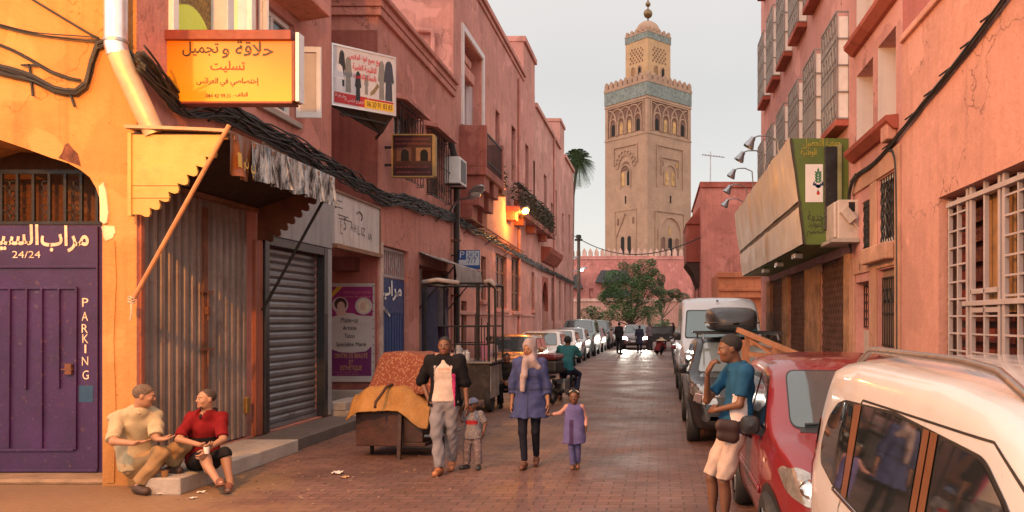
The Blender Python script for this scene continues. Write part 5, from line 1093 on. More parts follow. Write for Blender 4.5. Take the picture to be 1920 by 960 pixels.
bundle('cable_bundle', 'thinner upper cable strand dipping across the ochre wall', [cy_(-60, 72), cy_(0, 84), cy_(50, 108), cy_(95, 135), cy_(128, 147), cy_(150, 150)], 4, .02, .010, 9, sag=0)
bundle('cable_bundle', 'single dark cable slanting down from the top of the ochre wall', [cy_(40, -14), cy_(100, 22), cy_(185, 72)], 2, .01, .012, 11, sag=0)
RP = [(XR - .06, 6.4, 4.95), (XR - .06, 7.2, 4.78), (XR - .06, 8.2, 4.60), (XR - .06, 9.4, 4.43), (XR - .06, 10.3, 4.30), (XR - .06, 11.5, 4.15), (XR - .08, 12.3, 4.16), (XR - .1, 12.7, 4.1)]
bundle('cable_bundle', 'ragged black cable bundle climbing across the coral wall', RP, 9, .035, .011, 12, sag=.05, ties=[((XR, y, z + .06), (XR - .12, y, z - .03)) for y, z in ((6.9, 4.86), (7.5, 4.74), (8.0, 4.66), (8.6, 4.57), (9.1, 4.49), (9.8, 4.40), (10.8, 4.25))])
bundle('cable_bundle', 'black cables dropping from the coral wall behind the air conditioner', [(XR - .1, 12.4, 4.16), (XR - .12, 12.75, 3.95), (XR - .12, 12.8, 3.3), (XR - .1, 12.7, 3.0)], 7, .04, .012, 13, sag=0)
bundle('cable_bundle', 'thin cable hanging down beside the stone door surround', [(XR - .04, 10.9, 4.22), (XR - .05, 10.5, 4.05), (XR - .045, 10.42, 3.2), (XR - .045, 10.4, 1.2)], 2, .012, .009, 14, sag=.02)
lac = sthing('air_conditioner', 'white outdoor air conditioner on the left wall beside the barred window', 'air conditioner'); w = MB(); LYa = 22.3; w.box((XL, LYa, 5.75), (X(842, LYa) + .30, LYa + .8, 6.5)); w.build('case', white_paint, lac, bevel=.02)
w = MB(); w.box((X(842, LYa) + .302, LYa + .12, 5.82), (X(842, LYa) + .31, LYa + .68, 6.43)); w.build('fan_grille', M('dark_fan_grille', (.12, .12, .12), .6, .4, 30), lac); w = MB(); w.bar((XL, LYa + .1, 5.72), (XL + .45, LYa + .1, 5.72), .04); w.bar((XL, LYa + .7, 5.72), (XL + .45, LYa + .7, 5.72), .04); build_each(w, 'bracket', black_metal, lac)
dp = sthing('drain_pipe', 'black drainpipe with a bent top on the corner of the red building', 'pipe'); w = MB(); w.tube([(XL - .02, 22.2, 6.95), (XL + .14, 22.4, 7.0), (XL + .16, 22.9, 6.5), (XL + .14, 23.1, 6.2), (XL + .14, 23.12, 0.0)], .09, 10); w.build('pipe', M('black_pipe', (.035, .028, .026), .5, .2, 4), dp, smooth=True); w = MB()
for z in (5.8, 4.2, 2.6, 1.0): w.box((XL, 23.02, z), (XL + .25, 23.22, z + .05))
w.build('clamp', rust, dp)
dp2 = sthing('drain_pipe', 'pink painted pipe looping across the upper side of the salmon building', 'pipe'); w = MB(); w.tube([(X(750, 23.2), 23.2, Z(55, 23.2)), (X(808, 23.2), 23.2, Z(58, 23.2)), (X(812, 23.2), 23.2, Z(62, 23.2)), (X(812, 23.2), 23.2, 8.9)], .07, 8); w.build('pipe', pinkC, dp2, smooth=True)
pole = sthing('utility_pole', 'dark wooden utility pole at the far end of the left terrace', 'pole'); PYy = 62; px_ = X(1085, PYy); w = MB(); w.tube([(px_, PYy, 0), (px_, PYy, Z(445, PYy))], [.17, .12], 10); w.build('post', M('dark_pole_wood', (.07, .045, .035), .8, .3, 3, .3, 20), pole, smooth=True)
w = MB(); w.box((px_ - .3, PYy - .1, 8.1), (px_ + .3, PYy + .1, 8.25)); w.lathe([(.001, 8.26), (.22, 8.3), (.2, 8.55), (.001, 8.6)], 10, Matrix.Translation((px_, PYy, 0))); w.build('cross_arm', black_metal, pole)
t = sthing('overhead_cable', 'sagging overhead cable crossing the street in front of the minaret', 'cable'); w = MB(); a, b = Vector((px_, PYy, 8.3)), Vector((2.55, YF + .0, Z(445, YF))); w.tube([a.lerp(b, i / 24) + Vector((0, 0, -1.15 * 4 * (i / 24) * (1 - i / 24))) for i in range(25)], .035, 5); w.tube([(px_, PYy, 8.3), (XL, 55, Z(440, 55))], .03, 5); w.build('strand', cable_m, t)
# ================================================================== vegetation
leafm = {}
def foliage_mat(name, c):
    m, N, L, p = nodes(name); oi = N.new('ShaderNodeNewGeometry'); n = N.new('ShaderNodeTexNoise'); n.inputs['Scale'].default_value = .9; L.new(oi.outputs['Position'], n.inputs['Vector'])
    mx = N.new('ShaderNodeMix'); mx.data_type = 'RGBA'; q = N.new('ShaderNodeMapRange'); L.new(n.outputs[0], q.inputs[0]); q.inputs[1].default_value = .35; q.inputs[2].default_value = .65; L.new(q.outputs[0], mx.inputs[0])
    mx.inputs[6].default_value = (*[v * .65 for v in c], 1); mx.inputs[7].default_value = (*[v * 1.5 for v in c], 1); L.new(mx.outputs[2], p.inputs['Base Color']); p.inputs['Roughness'].default_value = .6
    p.inputs['Transmission Weight'].default_value = 0; return m
green = foliage_mat('street_tree_leaves', (.045, .095, .026)); green2 = foliage_mat('shrub_leaves', (.03, .085, .022)); palmg = foliage_mat('palm_fronds', (.05, .085, .03)); bark = M('bark', (.09, .06, .045), .9, .3, 3, .6, 12)
def leaves(mb, c, rad, n, s, rnd, flat=.7):
    for _ in range(n):
        while True:
            p = Vector((rnd.uniform(-1, 1), rnd.uniform(-1, 1), rnd.uniform(-1, 1)))
            if p.length < 1 and p.length > rnd.random() ** .6 * .8: break
        p = Vector((c[0] + p.x * rad[0], c[1] + p.y * rad[1], c[2] + p.z * rad[2])); a = rnd.uniform(0, 2 * pi); b = rnd.uniform(-.9, .9); u = Vector((cos(a), sin(a), b * .6)).normalized() * s * rnd.uniform(.6, 1.3); v = Vector((-sin(a) * .5, cos(a) * .5, rnd.uniform(-.7, .7))) * s * .55
        mb.quad(p - u * .5, p - v * .5 + u * .1, p + u * .6, p + v * .5 + u * .1)
def tree(name, label, base, clumps, s, mat, n, cat='tree', trunk_r=.16, group=None, seed=1):
    rnd = random.Random(seed); t = thing(name, label, cat, base, 0, group); w = MB(); top = Vector((0, 0, min(c[0][2] for c in clumps) * .55))
    w.tube([(0, 0, 0), top * .5 + Vector((.05, 0, 0)), top], [trunk_r, trunk_r * .85, trunk_r * .7], 8)
    for c, r in clumps: c = Vector(c); w.tube([top, top.lerp(c, .5) + Vector((0, 0, -.1)), c], [trunk_r * .5, trunk_r * .3, trunk_r * .08], 6)
    w.build('trunk', bark, t, smooth=True); w = MB(); w.keepn = True
    for c, r in clumps: leaves(w, c, r, int(n * r[0] * r[2]), s, rnd)
    w.build('crown', mat, t); return t
def pixclump(base, px, py, rx, rz, dy=0):
    Y = base[1] + dy; k = Y / FPX; return ((X(px, Y) - base[0], dy, Z(py, Y)), (rx * k, rx * k * .9, rz * k))
Yt = 84; bs = (X(1183, Yt), Yt, 0)
tree('street_tree', 'large dark green leafy tree in front of the mosque wall', bs, [pixclump(bs, *c) for c in ((1208, 505, 26, 20), (1185, 510, 20, 18, 1), (1152, 525, 22, 20, -1), (1225, 515, 14, 14), (1175, 545, 36, 26, -1.5), (1150, 560, 22, 22), (1205, 545, 26, 26, 1), (1165, 585, 28, 18, -2), (1190, 580, 24, 22), (1140, 540, 14, 14), (1205, 528, 24, 16, -1), (1238, 548, 12, 12, 1), (1232, 578, 12, 16), (1128, 556, 9, 10), (1222, 492, 10, 8), (1168, 498, 10, 9), (1140, 592, 14, 12))], .21, green, 1150, seed=4)
bs = (X(1241, 92), 92, 0)
tree('street_tree', 'thinner olive green tree standing to the right of the large tree', bs, [pixclump(bs, *c) for c in ((1232, 540, 14, 16), (1250, 555, 16, 12), (1265, 550, 14, 10), (1238, 570, 10, 10), (1240, 525, 8, 12), (1280, 558, 14, 10))], .19, foliage_mat('olive_leaves', (.045, .08, .03)), 1900, seed=9)
bs = (X(1112, 78), 78, 0)
tree('shrub', 'rounded clipped shrub beside the wooden utility pole', bs, [pixclump(bs, *c) for c in ((1100, 590, 15, 14), (1118, 588, 15, 14), (1108, 582, 12, 10), (1125, 594, 10, 10))], .2, green2, 900, cat='shrub', trunk_r=.1, seed=12)
bs = (X(1290, 70), 70, 0)
tree('shrub', 'small leafy shrub partly hidden behind the white van', bs, [pixclump(bs, *c) for c in ((1286, 585, 7, 14), (1296, 600, 8, 10))], .2, green2, 700, cat='shrub', trunk_r=.08, seed=14)
def palm(label, base, h, L_, n, seed, tr=.2, droop=1.0, lean=0):
    rnd = random.Random(seed); t = thing('palm_tree', label, 'palm', base); w = MB(); w.tube([(0, 0, 0), (.1, 0, h * .5), (lean * .3, 0, h * .8), (lean, 0, h)], [tr, tr * .8, tr * .75, tr * .7], 9); w.build('trunk', bark, t, smooth=True); w = MB(); w.keepn = True
    for k in range(n):
        a = rnd.uniform(0, 2 * pi); el = rnd.uniform(-1.1, 1.3); d = Vector((cos(a), sin(a), 0)); P = []
        for i in range(9):
            s = i / 8; P.append(Vector((lean, 0, h)) + d * (L_ * s * cos(el) * (1 - .15 * s)) + Vector((0, 0, L_ * (sin(el) * s - droop * .62 * s * s))))
        w.tube(P, [.03, .028, .025, .02, .018, .015, .01, .008, .005], 4)
        for i in range(1, 9):
            for q in (0, .5):
                p = P[i - 1].lerp(P[i], q); tn = (P[i] - P[i - 1]).normalized(); sd = tn.cross(Vector((0, 0, 1))); sd = sd.normalized() if sd.length > .05 else Vector((1, 0, 0)); l = L_ * .26 * (1 - abs(i / 8 - .45)); 
                for s in (-1, 1): w.quad(p, p + sd * s * l * .5 + tn * l * .25 - Vector((0, 0, l * .08)) + tn * .05, p + sd * s * l + tn * l * .45 - Vector((0, 0, l * .35)), p + sd * s * l * .5 + tn * l * .35 - Vector((0, 0, l * .14)) - tn * .02)
    w.build('crown', palmg, t); return t
palm('tall palm with a shaggy round crown rising behind the left terrace', (X(1071, 78), 78, 0), 17.6, 2.1, 170, 3, droop=.75, lean=.62)
palm('low young palm beside the large tree', (X(1215, 82), 82, 0), 2.6, 2.2, 30, 5, .14); palm('low spreading palm left of the white van', (X(1245, 76), 76, 0), 1.2, 2.0, 30, 6, .14, .9)
rnd = random.Random(5)
for i, (y, s, lb_) in enumerate(((31.9, .55, 'potted plant at the near end of the planted balcony'), (34.0, .6, 'bushy potted plant on the planted balcony above the lit lamp'), (35.6, .55, 'leggy brown green plant in the middle of the planted balcony'), (37.4, .65, 'trailing plant spilling over the planted balcony rail'), (39.2, .6, 'dense dark plant near the far end of the balcony'), (40.8, .5, 'last small plant at the far end of the planted balcony'))):
    t = thing('balcony_plant', lb_, 'plant', (XL + .34, y, 6.4), 0, 'plants on the planted balcony'); w = MB(); w.lathe([(.001, 0), (.11, 0), (.15, .26), (.13, .26), (.12, .2)], 12); w.build('pot', M('terracotta', (.30, .11, .06), .8, .2, 6), t, smooth=True)
    w = MB(); w.keepn = True; leaves(w, (.05, 0, .62), (s * .6, s * 1.15, s * .85), 340, .14, rnd); leaves(w, (.2, .2, .1), (.2, s, .45), 120, .12, rnd); w.build('foliage', foliage_mat('balcony_leaves', (.055, .06, .025)) if i == 0 else bpy.data.materials['balcony_leaves'], t)
t = thing('balcony_plant', 'small green plant on the corner balcony', 'plant', (-5.45, 27.3, 6.2), 0); w = MB(); w.box((-.15, -.3, 0), (.15, .4, .2)); w.build('planter', M('planter_box', (.25, .1, .06), .8, .2, 4), t); w = MB(); w.keepn = True; leaves(w, (0, .1, .6), (.25, .5, .6), 260, .13, rnd); w.build('foliage', bpy.data.materials['balcony_leaves'], t)
# ================================================================== small cloth awning over the dark shop
sa = sthing('shop_awning', 'small grey cloth awning over the dark clothes shop', 'awning'); w = MB(); vs = []; n = 20
for i in range(n + 1):
    y = 19.9 + 2.8 * i / n
    for x, z in ((XL, 3.62), (XL + .5, 3.42), (XL + .92, 3.3), (XL + .95, 3.02 - .05 * (i % 2)), (XL + .93, 2.88 - .07 * ((i * 7) % 3))): vs.append((x + .02 * sin(i * 1.3), y, z + .02 * sin(i * .9)))
w.add(vs, [(i * 5 + j, (i + 1) * 5 + j, (i + 1) * 5 + j + 1, i * 5 + j + 1) for i in range(n) for j in range(4)]); w.build('canopy', M('grey_awning_cloth', (.32, .27, .25), .9, .2, 3, streak=.3, dirt=.3), sa, smooth=True)
w = MB()
for y in (19.95, 22.65): w.tube([(XL, y, 2.2), (XL + .9, y, 3.28)], .018, 6); w.tube([(XL, y, 3.6), (XL + .92, y, 3.29)], .015, 6)
w.build('frame', black_metal, sa)
# garments hanging in the shop doorway
for i, (y, x, m_, lab) in enumerate(((20.3, -5.85, M('dark_blue_garment', (.05, .05, .09), .9, .2, 8), 'dark robe hanging by the near side of the clothes shop door'), (20.75, -5.75, M('grey_garment', (.13, .11, .12), .9, .2, 8), 'grey shirt hanging in the middle of the clothes shop door'), (21.2, -5.8, M('purple_garment', (.07, .04, .08), .9, .2, 8), 'purple dark robe hanging at the far side of the clothes shop door'))):
    t = sthing('hanging_garment', lab, 'garment', 'garments hanging in the shop doorway'); w = MB(); vs = []; n = 24; L_ = (1.75, 1.0, 1.9)[i]
    for k in range(9):
        s = k / 8; ww_ = .14 + .1 * s if s > .1 else .19
        for j in range(n): a = 2 * pi * j / n; vs.append((x + ww_ * (1.2 if s < .35 else 1) * cos(a) * (1 + .12 * sin(6 * a) * s), y + .1 * sin(a), 2.75 - L_ * s))
    w.add(vs, [(i2 * n + j, i2 * n + (j + 1) % n, (i2 + 1) * n + (j + 1) % n, (i2 + 1) * n + j) for i2 in range(8) for j in range(n)]); w.build('cloth', m_, t, smooth='all'); w = MB(); w.tube([(x, y, 2.75), (x, y, 2.95)], .01, 5); w.build('hook', black_metal, t)
# ================================================================== vendor stand: steel frame over a box counter
vs_ = sthing('vendor_stand', 'black steel vendor stand with a bare frame and greasy box counter', 'stall'); SY = 16.3; sx0, sx1 = X(825, SY), X(918, SY); sd_ = 1.5
cz = Z(678, SY); tz = Z(531, SY)
w = MB(); w.box((sx0, SY, .28), (sx1, SY + sd_, cz - .04)); w.build('counter_box', M('greasy_dark_panel', (.025, .018, .016), .6, .5, 3, .3, 20, dirt=.5, dirtcol=(.16, .10, .08), streak=.4), vs_, bevel=.01)
w = MB(); w.box((sx0 - .06, SY - .06, cz - .039), (sx1 + .06, SY + sd_ + .05, cz)); w.build('counter_top', M('worn_steel_top', (.22, .20, .19), .4, .3, 3, metal=.6, dirt=.4), vs_, bevel=.006)
w = MB(); w.box((sx1 + .001, SY + .05, .3), (sx1 + .02, SY + sd_ - .05, cz - .1)); w.build('side_panel', M('peeling_grey_panel', (.30, .26, .23), .7, .4, 4, dirt=.7, streak=.5), vs_)
fp_ = black_metal; w = MB(); fx0 = X(797, SY)
for x in (fx0, sx1 - .02):
    for y in (SY + .03, SY + sd_ - .03): w.tube([(x, y, cz if x > sx0 else .0), (x, y, tz)], .026, 7)
for y in (SY + .03, SY + sd_ - .03): w.tube([(fx0 - .02, y, tz), (sx1 - .02, y, tz)], .026, 7); w.tube([(sx0, y, cz + .72), (sx1, y, cz + .72)], .018, 6); w.tube([(sx0, y, cz + .35), (sx1, y, cz + .35)], .016, 6)
for x in (fx0, sx1 - .02, (fx0 + sx1) / 2 + .2): w.tube([(x, SY + .03, tz), (x, SY + sd_ - .03, tz)], .024, 6)
w.tube([(sx1 - .35, SY + .5, cz), (sx1 - .35, SY + .5, tz)], .04, 7); w.tube([(sx1 - .02, SY + .03, tz), (sx1 + .12, SY - .05, tz - .12), (sx1 + .14, SY - .05, cz)], .024, 7); w.build('frame', fp_, vs_, smooth=True)
w = MB()
for k in range(5): x = sx0 + .1 + k * .2; w.tube([(x, SY + .05, cz), (x, SY + .05, cz + .72)], .011, 5)
for k in range(4): x = sx1 - .5 + k * .13; w.tube([(x, SY + .9, cz), (x, SY + .9, cz + 1.0 - .1 * k)], .012, 5)
w.build('rack_rods', fp_, vs_)
w = MB(); w.tube([(fx0 - .05, SY - .02, tz + .02), (fx0 + .25, SY - .02, tz + .07), (fx0 + .7, SY, tz + .01)], .045, 7); w.tube([(sx1 - .1, SY - .02, tz + .02), (sx1 + .02, SY - .03, tz + .05), (sx1 + .14, SY - .05, tz - .05)], .05, 7); build_each(w, 'rolled_cover', M('dirty_white_cloth', (.40, .34, .32), .9, .2, 8, dirt=.3), vs_, smooth='all')
w = MB(); w.lathe([(.16, -.06), (.26, -.06), (.28, 0), (.26, .06), (.16, .06), (.05, .03), (.05, -.03), (.16, -.06)], 20, Matrix.Translation((sx1 - .05, SY + .25, .28)), 'x'); w.lathe([(.16, -.06), (.26, -.06), (.28, 0), (.26, .06), (.16, .06), (.05, .03), (.05, -.03), (.16, -.06)], 20, Matrix.Translation((sx0 + .1, SY + 1.1, .28)), 'x'); build_each(w, 'wheel', rubber, vs_, smooth=True)
for i, (dx, dy, h, m_) in enumerate(((.25, .5, .35, M('milky_plastic', (.42, .38, .37), .5, .2, 6)), (.42, .45, .22, white_paint), (.75, .7, .4, M('pink_plastic', (.45, .16, .22), .5, .1, 6)))):
    w = MB(); w.lathe([(.001, 0), (.08, 0), (.09, h * .7), (.05, h * .85), (.05, h), (.001, h)], 12); o = w.build('plastic_jar', m_, smooth=True, loc=(sx0 + dx, SY + dy, cz + .001)); tag(o, ('tall milky plastic jar', 'short white plastic jar', 'tall pink plastic jar')[i] + ' on the vendor stand counter', 'jar')
# ================================================================== handcart with covered load
hc = thing('handcart', 'dark wooden handcart on bicycle wheels parked by the step', 'cart', (-3.60, 11.45, 0), radians(-6)); dw = M('dark_red_wood', (.038, .014, .010), .6, .4, 4, .3, 25, dirt=.4)
w = MB(); w.box((-.56, -.45, .22), (.40, .55, .74)); w.box((-.56, -.455, .16), (.44, .56, .219)); w.build('box', dw, hc, bevel=.01)
w = MB(); w.box((-.55, -.475, .17), (.08, -.456, .62)); w.box((-.55, -.48, .621), (.08, -.47, .64)); w.build('front_board', M('maroon_board', (.055, .018, .012), .6, .4, 4, .3, 25, dirt=.4), hc, bevel=.005)
tyre = MB(); rim = MB()
for sx_ in (-.47, .52):
    Mx = Matrix.Translation((sx_, .05 if sx_ > 0 else -.15, .31)) @ (Matrix.Rotation(radians(18 if sx_ > 0 else 25), 4, 'Z'))
    w = MB(); w.lathe([(.265 + .04 * cos(t), .028 * sin(t)) for t in [i * pi / 5 for i in range(11)]], 28, Mx, 'x'); wh = w.build('wheel', rubber, hc, smooth='all'); w = MB()
    w.lathe([(.225, -.015), (.24, 0), (.225, .015), (.215, 0), (.225, -.015)], 28, Mx, 'x'); w.lathe([(.03, -.06), (.03, .06)], 10, Mx, 'x')
    for k in range(14): a = 2 * pi * k / 14; w.bar(Mx @ Vector((.03 * (-1) ** k, 0, 0)), Mx @ Vector((0, .225 * cos(a), .225 * sin(a))), .006)
    w.build('rim', M('rusty_rim', (.22, .15, .11), .5, .3, 6, metal=.6), wh)
w = MB(); w.tube([(.38, -.38, .30), (.60, -.32, .30), (.66, .3, .30), (.40, .45, .30)], .022, 7); w.tube([(-.52, .05, .31), (.60, .05, .31)], .018, 6); w.build('axle_frame', grey_metal, hc, smooth=True)
w = MB(); w.bar((.10, -.48, .70), (.12, -.58, .0), .045, .05); w.build('prop_leg', dw, hc)
w = MB(); w.tube([(-.10, -.50, .78), (-.14, -.5, .66), (-.18, -.49, .63)], .016, 6); w.tube([(-.20, -.49, .64), (-.05, -.5, .72), (.05, -.5, .68)], .012, 6); w.build('rope', cable_m, hc)
def lumpy(name, label, mat, loc, rz, fnz, outline, nx=46, ny=30, drop=None, cat='tarp'):
    """draped cloth: height field over an outline rectangle"""
    o = MB(); (x0, x1, y0, y1) = outline; vs = [fnz(x0 + (x1 - x0) * i / nx, y0 + (y1 - y0) * j / ny, i / nx, j / ny) for i in range(nx + 1) for j in range(ny + 1)]
    o.add(vs, [(i * (ny + 1) + j, (i + 1) * (ny + 1) + j, (i + 1) * (ny + 1) + j + 1, i * (ny + 1) + j + 1) for i in range(nx) for j in range(ny)])
    ob = o.build(name, mat, smooth='all', loc=loc); ob.rotation_euler = (0, 0, rz); m_ = ob.modifiers.new('solid', 'SOLIDIFY'); m_.thickness = .012; return tag(ob, label, cat)
def pattern_cloth():
    m, N, L, p = nodes('red_printed_cloth'); tcn = N.new('ShaderNodeTexCoord'); v = N.new('ShaderNodeTexVoronoi'); v.inputs['Scale'].default_value = 36; mp = N.new('ShaderNodeMapping'); mp.inputs['Scale'].default_value = (1, 1, .8); mp.inputs['Rotation'].default_value = (.5, .6, .8); L.new(tcn.outputs['Object'], mp.inputs[0]); L.new(mp.outputs[0], v.inputs['Vector']); r = N.new('ShaderNodeValToRGB'); r.color_ramp.elements[0].position = .30; r.color_ramp.elements[0].color = (.27, .13, .075, 1); r.color_ramp.elements[1].position = .46; r.color_ramp.elements[1].color = (.17, .042, .020, 1); L.new(v.outputs['Distance'], r.inputs[0]); L.new(r.outputs[0], p.inputs['Base Color']); p.inputs['Roughness'].default_value = .9; return m
def smooth01(t): t = max(0, min(1, t)); return t * t * (3 - 2 * t)
def load_fn(x, y, u, v):
    ed = min(u, 1 - u) / .16; ev = min(v, 1 - v) / .2; k = smooth01(min(ed, 1)) * smooth01(min(ev, 1)); top = .56 - .10 * smooth01((u - .55) / .4) + .02 * noise.noise(Vector((x * 3, y * 3, 2)))
    return (x * (1 + .06 * (1 - k)) - .05 * (1 - smooth01(ev)), y, top * k ** .7 + .012 * noise.noise(Vector((x * 9, y * 9, 7))))
lumpy('bundle', 'red patterned cloth bundle heaped on top of the handcart', pattern_cloth(), (-3.55, 11.48, .88), radians(-6), load_fn, (-.46, .60, -.45, .45), cat='bundle')
def tarp_fn(x, y, u, v):
    wob = .03 * noise.noise(Vector((x * 4, y * 5, 3))) + .012 * noise.noise(Vector((x * 13, y * 13, 5)))
    # near edge hangs down over the front of the cart, right end sags towards the wheel
    fall = smooth01((.45 - v) / .45); top = .22 - .04 * (2 * u - 1) ** 2; sag = .22 * smooth01((u - .6) / .4) ** 1.3 + .10 * smooth01((.2 - u) / .2)
    zz = top * (1 - .25 * fall) - .27 * fall - sag + wob; yy = y + .10 * fall - .05 * fall * sin(u * 9)
    return (x + .05 * fall * (u - .5), yy, zz)
mt = M('mustard_tarp', (.31, .145, .035), .75, .25, 2.5, .5, 14, dirt=.5, dirtcol=(.20, .08, .02), fine=.12)
lumpy('tarp', 'mustard yellow tarpaulin tied over the front of the handcart', mt, (-3.64, 11.18, .77), radians(-6), tarp_fn, (-.58, .52, -.46, .30))
w = MB(); w.tube([(.02, 0, .23), (-.02, -.16, .20), (-.05, -.30, .10), (-.08, -.41, .02), (-.08, -.43, -.06)], .02, 6); o = w.build('rope', M('dark_strap', (.05, .02, .012), .8, .2, 8), smooth='all', loc=(-3.72, 11.1, .785)); tag(o, 'dark strap tied over the mustard tarpaulin', 'rope')
# ================================================================== wooden trestle, litter
tr = sthing('wooden_trestle', 'rough wooden frame propped between the red car and the dark car', 'trestle'); TY = 9.9; q = lambda px, py, y=TY: (X(px, y), y, Z(py, y)); wd_ = M('orange_brown_timber', (.27, .115, .055), .7, .25, 5, .3, 30)
w = MB(); w.bar(q(1383, 618), q(1500, 666, 9.4), .07, .06); w.bar(q(1392, 640, 10.2), q(1495, 668, 9.6), .05, .04); w.build('rail', wd_, tr, bevel=.005)
for a, b in ((q(1401, 626), (X(1401, TY), TY, 0.0)), (q(1453, 647, 9.6), (X(1453, 9.6), 9.6, 0)), (q(1395, 640, 10.4), (X(1395, 10.4), 10.4, 0))):
    w = MB(); w.bar(a, b, .075, .06); w.build('leg', wd_, tr, bevel=.005)
w = MB(); w.bar(q(1400, 664), q(1455, 668, 9.7), .05, .06); w.bar(q(1401, 633), q(1447, 664, 9.7), .03, .03); w.build('brace', wd_, tr)
w = MB(); rnd = random.Random(21)
for k in range(420):
    y = rnd.uniform(8.2, 17) if k < 300 else rnd.uniform(6.5, 30); x = rnd.uniform(-5.4, -2.2) if k < 300 else rnd.uniform(-5, .4); s_ = rnd.uniform(.006, .022); a_ = rnd.uniform(0, 3)
    w.box((-s_, -s_ * .6, 0), (s_, s_ * .6, s_ * .35), Matrix.Translation((x, y, .0045)) @ Euler((rnd.uniform(-.3, .3), rnd.uniform(-.3, .3), a_)).to_matrix().to_4x4())
tag(w.build('grit', M('street_grit', (.20, .13, .09), .9, .7, 9)), kind='stuff')
paper = M('litter_paper', (.62, .55, .50), .8, .1, 9)
for i, (px, py, s, lab) in enumerate(((632, 889, .12, 'crumpled white paper on the pavers below the handcart'), (646, 897, .09, 'flat tan cardboard scrap on the pavers'), (300, 928, .08, 'white crumpled tissue by the end of the step'), (378, 925, .07, 'scrap of white paper near the sandals'), (362, 936, .06, 'tiny pink wrapper below the step'))):
    Yp = CAMH * FPX / (py - CYP); w = MB(); rnd2 = random.Random(i); n = 6; w.add([(X(px, Yp) + s * (a / n - .5) + rnd2.uniform(-.01, .01), Yp + s * (b / n - .5), .012 + rnd2.uniform(0, s * .22)) for a in range(n + 1) for b in range(n + 1)], [(a * (n + 1) + b, (a + 1) * (n + 1) + b, (a + 1) * (n + 1) + b + 1, a * (n + 1) + b + 1) for a in range(n) for b in range(n)])
    tag(w.build('paper_scrap', paper if i != 1 else M('cardboard', (.36, .22, .11), .9, .1, 6)), lab, 'litter')
# ================================================================== vehicles: lofted bodies, panels conformed to them by projection
def paint(name, col, metal=.0, rough=.28):
    return M(name, col, rough, .06, 1.5, metal=metal, coat=.8, spec=.5, dirt=.12, dirtcol=(col[0] * .7 + .03, col[1] * .6 + .025, col[2] * .6 + .02))
car_glass = M('car_glass', (.016, .020, .022), .03, 0, spec=1.0, coat=1.0)
def wind_glass():
    m = M('windscreen_glass', (.03, .05, .055), .05, .2, .6, spec=1.0, coat=1.0); return m
wind = wind_glass()
trimb = M('black_car_trim', (.018, .018, .019), .45, .15, 6); chrome = M('chrome', (.6, .6, .6), .12, 0, metal=1); lampg = M('headlamp_glass', (.30, .285, .27), .08, .35, 14, spec=1, coat=1, metal=.5); taill = M('tail_lens', (.36, .012, .012), .12, .1, 8, spec=1, coat=1); plate = M('number_plate', (.62, .60, .56), .5, .05, 8); orange_l = M('indicator_lens', (.6, .22, .03), .2, 0)
def ip(tab, y):
    xs, zs = zip(*tab); return float(np.interp(y, xs, zs))
